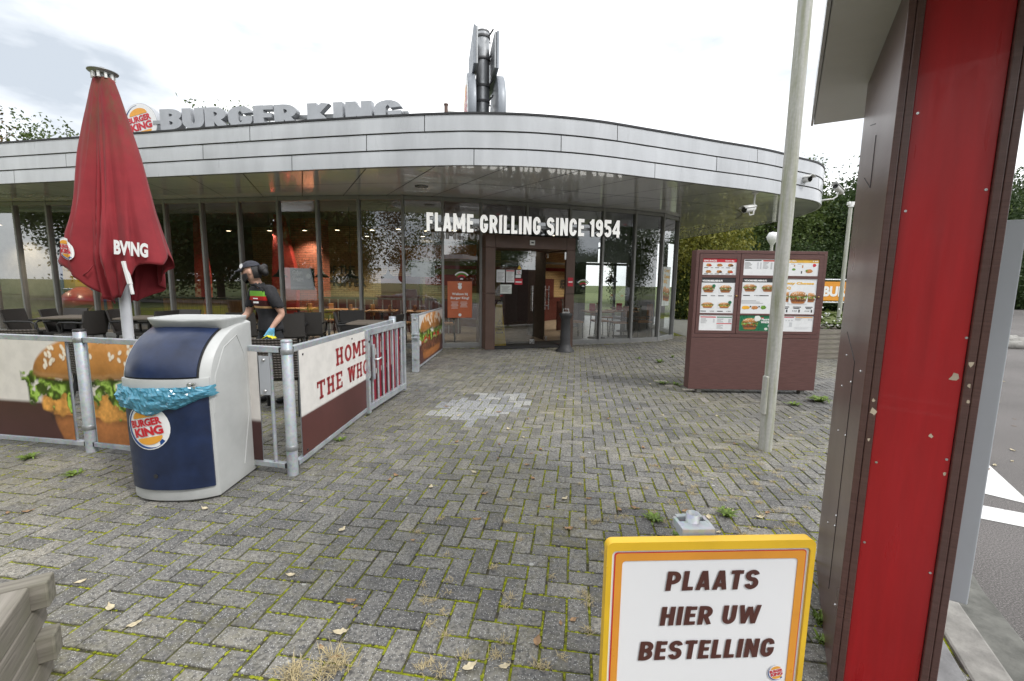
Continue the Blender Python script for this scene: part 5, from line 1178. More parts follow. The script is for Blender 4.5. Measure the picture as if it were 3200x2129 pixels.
# gate folded back against the HOME board
ga, gb = Vector((-1.60, 4.84, 0)), Vector((-1.47, 5.95, 0)); gd = (gb - ga).normalized(); gl = (gb - ga).length
g = root('gate', ga, 0, 'barred steel gate with red backing folded against the HOME board', 'gate')
for nm, s in (('frame_upright', 0.0), ('frame_upright', gl)):
    p = ga + gd * s; mb = MB(); mb.box((p.x, p.y, 0.50), (0.05, 0.05, 0.94), math.atan2(gd.y, gd.x)); mb.build(nm, 'galvanised', g, True, bevel=0.004)
for z in (0.09, 0.94): mb = MB(); mb.beam(ga + gd * 0.026 + Vector((0, 0, z)), gb - gd * 0.026 + Vector((0, 0, z)), 0.044, 0.07); mb.build('frame_rail', 'galvanised', g, True, bevel=0.004)
for k in range(7):
    p = ga + gd * (gl * (k + 0.8) / 7.4); mb = MB(); mb.tube([p + Vector((0, 0, 0.12)), p + Vector((0, 0, 0.91))], 0.014, 10); mb.build('bar', 'galvanised', g, True)
    p = ga + gd * (gl * (k + 0.45) / 7.4) + Vector((gd.y, -gd.x, 0)) * -0.02; mb = MB(); mb.box((p.x, p.y, 0.515), (0.062, 0.006, 0.78), math.atan2(gd.y, gd.x)); mb.build('red_slat', 'slat_maroon', g, True)
TG = boardT(ga, gd, 0.03, 0.42, 0.026); mb = MB(); mb.box((0.06, 0.18, 0.008), (0.045, 0.40, 0.02), T=TG); mb.build('lock_case', 'galvanised', g, True, bevel=0.004)
mb = MB(); mb.tube([TG @ Vector((0.06, 0.21, 0.02)), TG @ Vector((0.06, 0.21, 0.06)), TG @ Vector((0.17, 0.22, 0.06))], 0.010, 8); mb.build('handle', 'steel_bright', g, True)
for z in (0.0, 0.42): mb = MB(); mb.lathe([(0.014, 0), (0.014, 0.006), (0, 0.007)], 12, TG @ Matrix.Translation((-0.03, z, -0.001))); mb.build('bolt', 'rubber', g, True)
# burger picture panel by the door
bd = (FP4 - FP3).normalized()
o, d, L_ = fpanel('printed_barrier', FP3 + bd * 0.08, FP4, 'short fence panel with a tall printed beef burger beside the entrance', 0.06, 0.96)
TB_ = boardT(FP3, bd, 0.12, 0.085); bw = (FP4 - FP3).length - 0.17
def bg3(X, Y):
    C = np.ones(X.shape + (3,)) * np.array([0.74, 0.72, 0.69]); t = soft(Y - 0.34, 0.05)[..., None]; C = C * (1 - t) + BROWN * 1.6 * t; return paint_burger(C, X, Y, bw * 0.5, 0.03, bw * 0.93, 0.83, 'beef', 2, 0.9)
print_board('printed_board', TB_, bw, 0.85, 140, 90, bg3, o); mb = MB(); mb.box((bw / 2, 0.42, -0.006), (bw, 0.85, 0.008), T=TB_); mb.build('board_core', 'steel_grey', o, True)
p = FP4; mb = MB(); mb.box((p.x, p.y, 0.50), (0.04, 0.05, 0.92)); mb.build('upright', 'galvanised', o, True, bevel=0.004)
mb = MB(); n_ = Vector((1, 0, 0)); q = FP3 + Vector((0.02, -0.07, 0.62)); mb.box(tuple(q), (0.05, 0.02, 0.13)); mb.box(tuple(q + Vector((0, -0.02, 0.03))), (0.14, 0.02, 0.02)); mb.box(tuple(q + Vector((0, -0.02, -0.03))), (0.14, 0.02, 0.02)); tag(mb.build('gate_latch', 'galvanised'), 'steel latch keep clamped on the square fence post', 'latch')

# ------------------------------------------------------------------ litter bin
bn = root('litter_bin', (-2.285, 2.80, 0), math.radians(1.5), 'pale grey litter bin with navy front, blue bag and burger badge', 'litter bin')
BW, BDP = 0.285, 0.62
def yf(z):
    if z < 0.82: return 0.012 * (1 - z / 0.82)
    t = min(1, (z - 0.82) / 0.36); return 0.46 * (1 - math.sqrt(max(0, 1 - t ** 2.0))) 
def plan(x, hw=BW): return 0.085 * (abs(x) / hw) ** 2.6
def ring(z, inset=0.0):
    hw = BW - inset; pts = []; y0 = yf(z) + inset
    for k in range(25):
        x = -hw + 2 * hw * k / 24; pts.append((x, min(y0 + plan(x, hw), BDP - 0.05), z))
    pts += [(hw, BDP - 0.03 - inset, z), (hw - 0.03, BDP - inset, z), (-hw + 0.03, BDP - inset, z), (-hw, BDP - 0.03 - inset, z)]
    return pts
mb = MB(); rows = []
for z, i_ in [(0.0, 0.03), (0.02, 0.0), (0.08, 0.0)] + [(0.08 + 0.74 * k / 10, 0.0) for k in range(1, 11)] + [(0.82 + 0.36 * math.sin(PI / 2 * k / 16), 0.0) for k in range(1, 17)]: rows.append(ring(z, i_))
top = [(p[0] * 0.9, min(BDP - 0.03, p[1] + 0.02), 1.195) for p in rows[-1]]; rows.append(top)
mb.grid(rows, True, True); mb.add(rows[-1], [tuple(range(len(rows[-1])))]); ob = mb.build('body', 'bin_grey', bn)
ob.modifiers.new('b', 'BEVEL').width = 0.008; ob.modifiers['b'].limit_method = 'ANGLE'; ob.modifiers['b'].segments = 2
def patch(x0, x1, z0, z1, off, nx=24, nz=16, r=0.0):
    P_ = []
    for j in range(nz + 1):
        z = z0 + (z1 - z0) * j / nz; row = []
        for i in range(nx + 1):
            x = x0 + (x1 - x0) * i / nx
            dy = (yf(z + 0.004) - yf(z - 0.004)) / 0.008; nl = math.sqrt(1 + dy * dy)
            row.append((x, yf(z) + plan(x) - off / nl, z + off * dy / nl))
        P_.append(row)
    return P_
def rim(P_, depth):
    """shell: outer patch plus a skirt going back"""
    n, m = len(P_), len(P_[0]); edge = [P_[0][j] for j in range(m)] + [P_[i][m - 1] for i in range(1, n)] + [P_[n - 1][j] for j in range(m - 2, -1, -1)] + [P_[i][0] for i in range(n - 2, 0, -1)]
    return [edge, [(e[0] * 0.985, e[1] + depth, e[2]) for e in edge]]
mb = MB(); P_ = patch(-0.272, 0.272, 0.10, 0.775, 0.014, 28, 14); mb.grid(P_); mb.grid(rim(P_, 0.02), False, True); mb.build('navy_front', 'bin_navy', bn)
mb = MB(); P_ = patch(-0.252, 0.222, 0.862, 1.168, 0.012, 26, 22); mb.grid(P_); mb.grid(rim(P_, 0.018), False, True); mb.build('flap', 'bin_navy', bn)
mb = MB(); P_ = patch(-0.262, 0.232, 0.852, 1.174, 0.004, 26, 22); mb.grid(P_); mb.build('flap_seal', 'rubber', bn)
# collar above the bag
mb = MB(); P_ = patch(-0.284, 0.284, 0.79, 0.85, 0.016, 28, 4); mb.grid(P_); mb.grid(rim(P_, 0.02), False, True); mb.build('collar', 'bin_grey', bn)
# crumpled bag: thin film folded over the rim
mb = MB(); rows = []; rg = random.Random(4)
for j in range(12):
    t = j / 11; row = []
    for i in range(53):
        s = -1.14 + 2.28 * i / 52; x = max(-0.302, min(0.293, s * 0.285))
        bot = 0.655 + 0.022 * vnoise(s, 0, 3.0, 3) + (0.075 * min(1, (s - 0.35) / 0.6) if s > 0.35 else 0.0) - 0.045 * max(0, 1 - abs(s + 0.25) / 0.5)
        z = 0.805 + (bot - 0.805) * t
        cre = abs(vnoise(s * 3.2 + t * 1.6, t * 1.5 - s, 1.5, 1)) * 0.040 + abs(vnoise(s * 7 - t * 3, t * 4 + s * 2, 1.3, 7)) * 0.022
        bulge = 0.018 + 0.030 * math.sin(PI * min(1, t * 0.9 + 0.1)) + cre + rg.uniform(-0.0025, 0.0025)
        yb = yf(z) + plan(min(1.0, abs(x) / BW) * BW); back = max(0, abs(s) - 1.0) * 0.5
        row.append((x + (0.010 * math.copysign(1, s) if abs(s) > 0.9 else 0), yb - bulge * (1 if t < 0.97 else 0.6) + back, z + rg.uniform(-0.002, 0.002)))
    rows.append(row)
mb.grid(rows, False)
mb.f = [q for f in mb.f for q in ((f[0], f[1], f[2]), (f[0], f[2], f[3]))]; mb.mi = [0] * len(mb.f); mb.sm = [False] * len(mb.f); mb.build('bag', 'bag_blue', bn)
# tray on top
mb = MB(); rows = []
for (sx, y0, y1, z) in ((0.245, 0.30, 0.60, 1.150), (0.262, 0.275, 0.618, 1.185), (0.270, 0.262, 0.626, 1.215), (0.272, 0.258, 0.628, 1.228), (0.262, 0.268, 0.618, 1.230), (0.254, 0.28, 0.606, 1.216)):
    row = []
    for k in range(32):
        a = 2 * PI * k / 32; c_, s_ = math.cos(a), math.sin(a); e_ = 0.32; X = sx * math.copysign(abs(c_) ** e_, c_); Y = (y0 + y1) / 2 + (y1 - y0) / 2 * math.copysign(abs(s_) ** e_, s_); row.append((X, Y, z + (-0.014 * (1 - (Y - 0.26) / 0.37) * (1 - (X / 0.28) ** 2) if z > 1.18 else 0)))
    rows.append(row)
mb.grid(rows, True, True); mb.add(rows[-1], [tuple(range(32))])
mb.build('top_tray', 'bin_tray', bn)
for k in range(5):
    mb = MB(); y_ = 0.315 + 0.062 * k; mb.box((0, y_, 1.214 + 0.002 * k), (0.47, 0.026, 0.018)); mb.build('tray_rib', 'bin_grey', bn, bevel=0.010)
# side relief line: a raised arch on the right wall
for sx in (-1, 1):
    mb = MB(); mb.tube([(sx * BW, 0.10, 0.60), (sx * BW, 0.13, 0.85), (sx * BW, 0.24, 1.03), (sx * BW, 0.40, 1.10), (sx * BW, 0.48, 0.95), (sx * BW, 0.50, 0.5), (sx * BW, 0.40, 0.12)], 0.004, 6); mb.build('side_relief', 'bin_grey', bn)
mb = MB(); mb.box((0.21, plan(0.21) - 0.03, 0.80), (0.05, 0.02, 0.02)); mb.box((0.21, plan(0.21) - 0.032, 0.825), (0.05, 0.016, 0.014)); mb.box((0.205, plan(0.21) - 0.045, 0.79), (0.012, 0.012, 0.08)); mb.build('latch', 'steel_bright', bn, bevel=0.003)
mb = MB(); mb.lathe([(0.014, 0), (0.014, 0.004)], 14, Matrix.Translation((-0.06, yf(0.2) + plan(0.06) - 0.016, 0.20)) @ Matrix.Rotation(PI / 2, 4, 'X')); mb.build('drain_hole', 'ink', bn)
mb = MB(); emblem_flat(mb, Matrix.Identity(4), 0.152, 0.0, 0.0016); mb = bisect_x(mb, 0.012)
mb.v = [(x - 0.088, yf(0.5) + plan(x - 0.088) - 0.0165 - z, y + 0.535) for x, y, z in mb.v]; mb.build('badge', EMB, bn)

# ------------------------------------------------------------------ folded parasol
UX, UY = -4.015, 4.6
um = root('folded_parasol', (UX, UY, 0), 0, 'folded dark red parasol on a white pole behind the fence', 'parasol')
RZ = [(3.42, 0.085), (3.3, 0.12), (2.7, 0.265), (2.17, 0.36), (1.87, 0.435), (1.66, 0.49), (1.2, 0.50)]
def rz(z):
    for (za, ra), (zb_, rb_) in zip(RZ[:-1], RZ[1:]):
        if z >= zb_: t = (za - z) / (za - zb_); return ra + (rb_ - ra) * t
    return RZ[-1][1]
def hem(a):
    s = abs(math.cos(a)); h = 1.22 + 0.46 * s ** 2.6; h += 0.05 * abs(math.sin(3.5 * a + 0.6)) + 0.03 * math.sin(9 * a); return h
def canopy(a, z):
    s = abs(math.cos(a)); t = min(1, (3.42 - z) / 1.9); low = max(0, (1.75 - z) / 0.5)
    f = 0.50 + 0.50 * s ** 1.7; pl = 0.20 * t * (1 - 2 * abs(math.sin(2.5 * a + 0.5 + 0.35 * math.sin(2 * z))) ** 0.7) + 0.12 * t * (1 - 2 * abs(math.sin(5.5 * a + 1.1 * math.sin(z * 1.4))) ** 0.8) + 0.05 * t * math.sin(19 * a + z)
    if s > 0.9: pl *= 0.35
    r = rz(z) * f * (1 + pl * (1.75 - 1.1 * s)) * (1 - 0.55 * low * (1 - s)); r = min(r, rz(z) / max(0.05, abs(math.cos(a))), 0.60 * rz(z) / max(0.05, abs(math.sin(a)))); return Vector((r * math.cos(a), r * math.sin(a), z))
rows = []; NA = 180
for j in range(56):
    t = j / 55; rows.append([tuple(canopy(2 * PI * k / NA, 3.42 + (hem(2 * PI * k / NA) - 3.42) * t)) for k in range(NA)])
mb = MB(); mb.grid(rows, True, True); co = mb.build('canopy', 'parasol_red', um); so = co.modifiers.new('s', 'SOLIDIFY'); so.thickness = 0.004
def sgn(v_): return math.copysign(abs(v_) ** 0.6, v_)
def on_canopy(x, z):
    best = None
    for k in range(120):
        a = -PI + PI * k / 119; p = canopy(a, max(z, hem(a) + 0.01))
        q = abs(p.x - x)
        if best is None or q < best[0] - 1e-4: best = (q, p, a)
    return best[1]
mb = MB(); put_text(mb, 'BVING', Matrix.Identity(4), 0.165, 1.725, 0.275, 0.14, 0.0, 0.05, 0.12, res=3, space=1.0); mb = bisect_x(mb, 0.012)
cache = {}
def cy_(x):
    k = round(x, 3)
    if k not in cache: cache[k] = min(on_canopy(x, 1.80).y, on_canopy(x, 1.95).y)
    return cache[k]
ya_ = min(cy_(0.165 + 0.01 * k) - (0.0) for k in range(10)); ym_ = min(cy_(0.28 + 0.01 * k) for k in range(8)); yb_ = min(cy_(0.385 + 0.01 * k) for k in range(5))
mb.v = [(x, (ya_ + (ym_ - ya_) * min(1, (x - 0.165) / 0.14) if x < 0.305 else ym_ + (yb_ - ym_) * (x - 0.305) / 0.13) - 0.038, y - (x - 0.165) * 0.10) for x, y, z in mb.v]; mb.build('lettering', 'bk_white', um)
mb = MB(); emblem_flat(mb, Matrix.Identity(4), 0.105, 0.0, 0.0018); mb = bisect_x(mb, 0.01)
mb.v = [(-0.31 + x * 0.9, cy_(-0.31 + x * 0.9) - 0.024 - z, 1.77 + y - x * 0.3) for x, y, z in mb.v]; mb.build('badge', EMB, um)
mb = MB(); mb.lathe([(0.048, 0.0), (0.048, 3.46)], 20); mb.build('pole', 'parasol_pole', um)
mb = MB(); mb.lathe([(0.33, 0.0), (0.33, 0.06), (0.08, 0.09), (0.07, 0.3), (0.05, 0.32)], 24); mb.build('foot', 'concrete', um)
mb = MB(); mb.lathe([(0.085, 3.455), (0.09, 3.465), (0.118, 3.475), (0.122, 3.482), (0.05, 3.50), (0.025, 3.505), (0.025, 3.52), (0.0, 3.52)], 24); mb.build('cap', 'steel_grey', um)
mb = MB()
for k in range(10): a = 2 * PI * k / 10; mb.box((0.082 * math.cos(a), 0.082 * math.sin(a), 3.435), (0.02, 0.02, 0.05), a)
mb.build('hub', 'white_paint', um)
mb = MB(); mb.beam((0.235, -0.24, 1.66), (0.275, -0.24, 1.44), 0.036, 0.03); mb.beam((0.275, -0.238, 1.46), (0.29, -0.238, 1.34), 0.024, 0.022); mb.build('crank_rod', 'white_paint', um, bevel=0.004)
p = canopy(PI, hem(PI)); mb = MB(); mb.tube([(p.x + 0.02, -0.05, p.z + 0.02), (p.x + 0.08, -0.12, p.z - 0.14), (p.x + 0.2, -0.2, p.z - 0.22), (p.x + 0.33, -0.24, p.z - 0.16), (p.x + 0.36, -0.22, p.z - 0.1)], 0.006, 6); mb.build('tie_cord', 'parasol_red', um)

# ------------------------------------------------------------------ menu board
KX0, KX1, KY, KZ0, KZ1 = 2.49, 4.26, 6.115, 0.06, 1.985; KW, KH = KX1 - KX0, KZ1 - KZ0
ki = root('menu_board', ((KX0 + KX1) / 2, KY + 0.1, 0), 0, 'brown drive-through menu board with lit menu sheets behind the lamp post', 'menu board')
TK = frameT((KX0, KY, KZ0), (1, -0.004, 0))
def kb(name, u0, u1, v0, v1, z0, z1, m, bevel=0.004, parent=ki):
    mb = MB(); mb.box(((u0 + u1) / 2 * KW, (v0 + v1) / 2 * KH, (z0 + z1) / 2), ((u1 - u0) * KW, (v1 - v0) * KH, z1 - z0), T=TK); return mb.build(name, m, parent, True, bevel=bevel)
kb('cabinet', 0, 1, 0, 1, -0.17, -0.012, 'laminate'); kb('lower_panel', 0, 1, 0, 0.378, -0.012, 0.0, 'laminate', 0.002)
kb('upper_frame', 0, 1, 0.382, 0.408, -0.012, 0.0, 'laminate', 0.002); kb('upper_frame', 0, 1, 0.978, 1.0, -0.012, 0.0, 'laminate', 0.002); kb('upper_frame', 0, 0.022, 0.408, 0.978, -0.012, 0.0, 'laminate', 0.002); kb('upper_frame', 0.976, 1.0, 0.408, 0.978, -0.012, 0.0, 'laminate', 0.002)
rowsv = [(0.432, 0.545), (0.557, 0.808), (0.828, 0.942)]
def kdoor(u0, u1, cols):
    d = kb('display_door', u0, u1, 0.412, 0.974, -0.012, -0.006, 'laminate', 0.001)
    # frame bars proud of the sheets
    xs = [u0] + [c for cc in cols for c in cc] + [u1]
    for k in range(0, len(xs), 2): kb('door_stile', xs[k], xs[k + 1], 0.412, 0.974, -0.006, 0.004, 'laminate', 0.001, d)
    vs_ = [0.412] + [r for rr in rowsv for r in rr] + [0.974]
    for (c0, c1) in cols:
        for k in range(0, len(vs_), 2): kb('door_bar', c0, c1, vs_[k], vs_[k + 1], -0.006, 0.0035, 'laminate', 0.001, d)
    return d
d1 = kdoor(0.026, 0.338, [(0.052, 0.312)]); d2 = kdoor(0.342, 0.974, [(0.366, 0.645), (0.660, 0.942)])
def lockat(u, v, d): mb = MB(); mb.lathe([(0.014, 0), (0.014, 0.01), (0.008, 0.016), (0, 0.016)], 14, TK @ Matrix.Translation((u * KW, v * KH, 0.004))); mb.build('lock', 'brass', d, True)
lockat(0.325, 0.68, d1); lockat(0.958, 0.68, d2)
mb = MB()
for u in (0.3, 0.62, 0.93):
    for v in (0.99, 0.395): mb.lathe([(0.007, 0), (0.007, 0.003)], 8, TK @ Matrix.Translation((u * KW, v * KH, 0.0)))
mb.build('screws', 'ink', ki, True)['kind'] = 'stuff'
for u in (0.1, 0.93): mb = MB(); mb.box((KX0 + u * KW, KY + 0.09, 0.03), (0.06, 0.08, 0.06)); mb.build('foot', 'concrete', ki, True)
class Sheet:
    def __init__(s, name, c, r, d, base):
        s.u0, s.u1 = c[0] * KW, c[1] * KW; s.v0, s.v1 = rowsv[r][0] * KH, rowsv[r][1] * KH; s.w, s.h = s.u1 - s.u0, s.v1 - s.v0
        s.T = TK @ Matrix.Translation((s.u0, s.v0, -0.0055)); s.d = d; mb = MB(); mb.poly([(0, 0), (s.w, 0), (s.w, s.h), (0, s.h)], s.T); s.o = mb.build(name, base, d, True); s.g = {}
    def m(s, mat): return s.g.setdefault(mat, MB())
    def rect(s, x0, y0, x1, y1, mat, z=0.001): s.m(mat).poly([(x0 * s.w, y0 * s.h, z), (x1 * s.w, y0 * s.h, z), (x1 * s.w, y1 * s.h, z), (x0 * s.w, y1 * s.h, z)], s.T)
    def text(s, t, x, y, w, h, mat, bold=0.04, z=0.002): put_text(s.m(mat), t, s.T, x * s.w, y * s.h, w * s.w, h * s.h, z, bold)
    def lines(s, x, y, w, n, dy, mat='ink_grey', hh=0.018):
        for k in range(n): s.rect(x, y - k * dy, x + w * (0.6 + 0.4 * abs(math.sin(k * 2.3 + x * 9))), y - k * dy + hh, mat)
    def burger(s, cx, y, w, h, kind='beef', seed=1, z=0.0025, bg=(0.74, 0.75, 0.76)):
        W_, H_ = w * s.w, h * s.h
        def fn(X, Y): return paint_burger(np.ones(X.shape + (3,)) * np.array(bg), X, Y, W_ * 0.5, 0.02 * H_, W_ * 0.92, H_ * 0.94, kind, seed * 3 + 1, 0.8)
        print_board('burger_picture', s.T @ Matrix.Translation((cx * s.w - W_ / 2, y * s.h, z)), W_, H_, 34, 26, fn, s.o, mat='printed_menu')
    def blob(s, cx, cy, rx, ry, mat, z=0.002, n=14): s.m(mat).poly([(cx * s.w + rx * s.w * math.cos(2 * PI * i / n) * (1 + 0.12 * math.sin(i * 5.1)), cy * s.h + ry * s.h * math.sin(2 * PI * i / n) * (1 + 0.12 * math.cos(i * 3.7)), z) for i in range(n)], s.T)
    def done(s):
        for mat, mb in s.g.items(): mb.build('print', mat, s.o, True)['kind'] = 'stuff'
L_c, M_c, R_c = (0.052, 0.312), (0.366, 0.645), (0.660, 0.942)
S = Sheet('menu_sheet', L_c, 2, d1, 'menu_paper'); S.rect(0, 0.77, 1, 1, 'bk_red'); S.text('KING SNACKS', 0.03, 0.81, 0.38, 0.11, 'bk_white'); S.text('Extra dip', 0.66, 0.81, 0.26, 0.10, 'bk_white')
for r_ in range(2):
    for q in range(3): S.blob(0.18 + 0.32 * q, 0.60 - 0.40 * r_, 0.085, 0.09, 'chicken'); S.blob(0.22 + 0.32 * q, 0.57 - 0.40 * r_, 0.05, 0.05, ['tomato', 'bun', 'patty'][(q + r_) % 3], 0.0025); S.rect(0.05 + 0.32 * q, 0.42 - 0.38 * r_, 0.17 + 0.32 * q, 0.455 - 0.38 * r_, 'ink'); S.rect(0.24 + 0.32 * q, 0.42 - 0.38 * r_, 0.31 + 0.32 * q, 0.455 - 0.38 * r_, 'ink_grey')
S.done()
S = Sheet('menu_sheet', L_c, 1, d1, 'menu_paper'); S.rect(0, 0.86, 1, 1, 'ink'); S.text("VOORDEELMENU'S", 0.02, 0.885, 0.6, 0.055, 'bk_white', 0.06)
for k, (cx, y, kd) in enumerate(((0.22, 0.58, 'beef'), (0.72, 0.58, 'beef'), (0.22, 0.14, 'chicken'), (0.72, 0.14, 'chicken'))):
    S.burger(cx, y, 0.38, 0.22 if k < 2 else 0.17, kd, k); S.rect(cx - 0.2, y - 0.10, cx - 0.03, y - 0.075, 'ink'); S.text('€ 8,00', cx + 0.08, y - 0.105, 0.13, 0.035, 'ink', 0.02)
S.blob(0.37, 0.77, 0.055, 0.045, 'menu_green', 0.006); S.blob(0.88, 0.31, 0.055, 0.045, 'menu_green', 0.006); S.done()
S = Sheet('menu_sheet', L_c, 0, d1, 'menu_paper'); S.rect(0.04, 0.82, 0.50, 0.88, 'bk_red'); S.rect(0.53, 0.82, 0.98, 0.88, 'menu_green'); S.rect(0.53, 0.42, 0.98, 0.47, 'bk_red'); S.lines(0.05, 0.74, 0.2, 6, 0.055); S.rect(0.42, 0.5, 0.47, 0.75, 'menu_grey'); S.lines(0.54, 0.74, 0.2, 5, 0.055); S.rect(0.88, 0.5, 0.96, 0.75, 'menu_grey'); S.lines(0.54, 0.35, 0.2, 5, 0.055); S.done()
S = Sheet('menu_sheet', M_c, 2, d2, 'menu_paper'); S.rect(0.03, 0.88, 0.48, 0.94, 'ink'); S.rect(0.53, 0.86, 1.0, 0.94, 'tomato'); S.lines(0.03, 0.78, 0.2, 7, 0.06, 'ink'); S.lines(0.53, 0.78, 0.16, 6, 0.07, 'ink')
for q in range(2): S.rect(0.37 + 0.08 * q, 0.40, 0.41 + 0.08 * q, 0.8, 'menu_grey')
for q in range(3): S.rect(0.74 + 0.09 * q, 0.38, 0.79 + 0.09 * q, 0.8, 'menu_grey')
S.done()
S = Sheet('menu_sheet', R_c, 2, d2, 'menu_paper'); S.rect(0, 0.8, 1, 1, 'menu_gold'); S.text("KING JR MEAL", 0.03, 0.85, 0.36, 0.10, 'bk_white'); S.text('€ 4,95', 0.82, 0.85, 0.15, 0.09, 'bk_white')
for q in range(3): S.burger(0.12, 0.52 - 0.2 * q, 0.12, 0.12, 'beef', q)
S.blob(0.33, 0.4, 0.05, 0.07, 'lettuce'); S.blob(0.34, 0.62, 0.02, 0.05, 'bun'); S.rect(0.53, 0.14, 0.56, 0.3, 'ink'); S.rect(0.55, 0.5, 0.58, 0.66, 'bun'); S.blob(0.75, 0.3, 0.1, 0.12, 'bun'); S.blob(0.68, 0.33, 0.03, 0.06, 'lettuce', 0.003); S.blob(0.88, 0.66, 0.05, 0.10, 'bk_red'); S.lines(0.24, 0.72, 0.12, 1, 0.1, 'ink'); S.lines(0.42, 0.72, 0.12, 1, 0.1, 'ink'); S.done()
S = Sheet('menu_sheet', M_c, 1, d2, 'menu_paper'); S.rect(0, 0.885, 1, 1, 'ink'); S.text("VOORDEELMENU'S", 0.05, 0.91, 0.62, 0.05, 'bk_white', 0.06); S.burger(0.22, 0.62, 0.38, 0.22, 'beef', 3); S.burger(0.72, 0.62, 0.36, 0.21, 'beef', 4); S.rect(0.05, 0.50, 0.24, 0.525, 'ink'); S.rect(0.5, 0.50, 0.76, 0.525, 'ink'); S.text('€ 8,00', 0.36, 0.495, 0.12, 0.035, 'ink', 0.02); S.lines(0.02, 0.36, 0.6, 3, 0.035, 'ink_grey', 0.012)
S.blob(0.15, 0.17, 0.12, 0.05, 'cheese'); S.blob(0.40, 0.17, 0.10, 0.05, 'bun'); S.blob(0.64, 0.18, 0.08, 0.055, 'lettuce'); S.blob(0.28, 0.20, 0.025, 0.02, 'ink', 0.003); S.blob(0.52, 0.2, 0.025, 0.02, 'ink', 0.003); S.rect(0.84, 0.12, 0.94, 0.30, 'ink'); S.done()
S = Sheet('menu_sheet', R_c, 1, d2, 'menu_paper'); S.text('Crazy Cheese', 0.02, 0.82, 0.90, 0.09, 'menu_gold', 0.05); S.text('BBQ', 0.04, 0.69, 0.26, 0.09, 'menu_gold', 0.05); S.burger(0.2, 0.34, 0.36, 0.30, 'beef', 6); S.burger(0.84, 0.34, 0.34, 0.28, 'beef', 7); S.burger(0.52, 0.29, 0.52, 0.37, 'beef', 8, 0.0045)
for q in range(3): S.rect(0.06 + 0.34 * q, 0.19, 0.30 + 0.32 * q, 0.215, 'ink'); S.rect(0.08 + 0.34 * q, 0.15, 0.27 + 0.32 * q, 0.175, 'ink'); S.text('€ 9,20', 0.05 + 0.34 * q, 0.07, 0.13, 0.04, 'ink', 0.02); S.rect(0.22 + 0.34 * q, 0.05, 0.26 + 0.34 * q, 0.13, 'ink')
S.done()
S = Sheet('menu_sheet', M_c, 0, d2, 'menu_green'); S.burger(0.3, 0.08, 0.48, 0.76, 'beef', 9, bg=(0.018, 0.16, 0.075)); S.blob(0.5, 0.80, 0.10, 0.18, 'poster_pale', 0.005); S.text('Plant-based', 0.62, 0.68, 0.34, 0.13, 'bk_white'); S.text('WHOPPER', 0.6, 0.50, 0.38, 0.14, 'bk_white', 0.06); S.rect(0.6, 0.80, 0.68, 0.87, 'bk_red'); S.text('€ 7', 0.8, 0.26, 0.1, 0.16, 'bk_white'); S.blob(0.76, 0.14, 0.05, 0.08, 'poster_pale'); S.blob(0.92, 0.14, 0.06, 0.07, 'cheese'); S.done()
S = Sheet('menu_sheet', R_c, 0, d2, 'menu_paper'); S.rect(0.0, 0.88, 0.46, 0.93, 'bk_red'); S.rect(0.5, 0.88, 0.97, 0.93, 'sign_orange')
for q in range(4): S.rect(0.15 + 0.08 * q, 0.66, 0.19 + 0.08 * q, 0.74, 'menu_grey')
S.rect(0.34, 0.3, 0.42, 0.58, 'menu_grey'); S.lines(0.5, 0.82, 0.2, 3, 0.05); S.rect(0.85, 0.7, 0.9, 0.84, 'menu_grey'); S.rect(0.92, 0.7, 0.96, 0.84, 'menu_grey'); S.lines(0.5, 0.26, 0.46, 3, 0.05, 'menu_grey', 0.012); S.done()

# ------------------------------------------------------------------ lamp post
lp = ground(2390, 1405); r = root('lamp_post', lp, 0, 'tall weathered grey lamp post in front of the menu board', 'lamp post')
mb = MB(); mb.tube([(0, 0, 0), (0, 0, 1.0), (0, 0, 5.6)], [0.057, 0.057, 0.055], 24); mb.build('pole', 'pole_paint', r)
mb = MB(); mb.box((-0.055, -0.012, 0.52), (0.03, 0.07, 0.36)); mb.build('hatch', 'pole_paint', r, bevel=0.012)
mb = MB(); mb.tube([(0, 0, 5.58), (0, -0.02, 5.75), (0, -0.4, 5.86), (0, -0.7, 5.86)], 0.03, 10); mb.build('arm', 'pole_paint', r)
mb = MB(); mb.box((0, -0.95, 5.86), (0.2, 0.6, 0.1)); mb.build('lamp_head', 'white_paint', r, bevel=0.03)

# ------------------------------------------------------------------ order post beside the lane
u = Vector((0.523, 0.852, 0)); w = Vector((0.852, -0.523, 0)); PF = Vector((1.217, 1.50, 0)); PWD, PDP, PH = 0.288, 0.90, 2.47
od = root('order_post', PF + u * 0.38 + w * 0.14, 0, 'tall dark brown order post with a red front under a grey canopy', 'order post')
TP = Matrix(((w.x, u.x, 0, PF.x), (w.y, u.y, 0, PF.y), (0, 0, 1, 0), (0, 0, 0, 1)))
def ob_(name, x0, x1, y0, y1, z0, z1, m, bevel=0.004): 
    mb = MB(); mb.box(((x0 + x1) / 2, (y0 + y1) / 2, (z0 + z1) / 2), (x1 - x0, y1 - y0, z1 - z0), T=TP); return mb.build(name, m, od, True, bevel=bevel)
ob_('core', 0.02, PWD - 0.02, 0.03, PDP - 0.01, 0.02, PH, 'laminate_dark', 0)
sp = ob_('side_panel', 0.0, 0.02, 0.0, PDP, 0.01, PH - 0.002, 'laminate_dark', 0.003); ob_('side_panel', PWD - 0.02, PWD, 0.0, PDP, 0.01, PH - 0.002, 'laminate_dark', 0.003)
ob_('front_stile', 0.021, 0.042, -0.001, 0.03, 0.01, PH - 0.003, 'laminate_dark', 0.003); ob_('front_stile', PWD - 0.042, PWD - 0.021, -0.001, 0.03, 0.01, PH - 0.003, 'laminate_dark', 0.003)
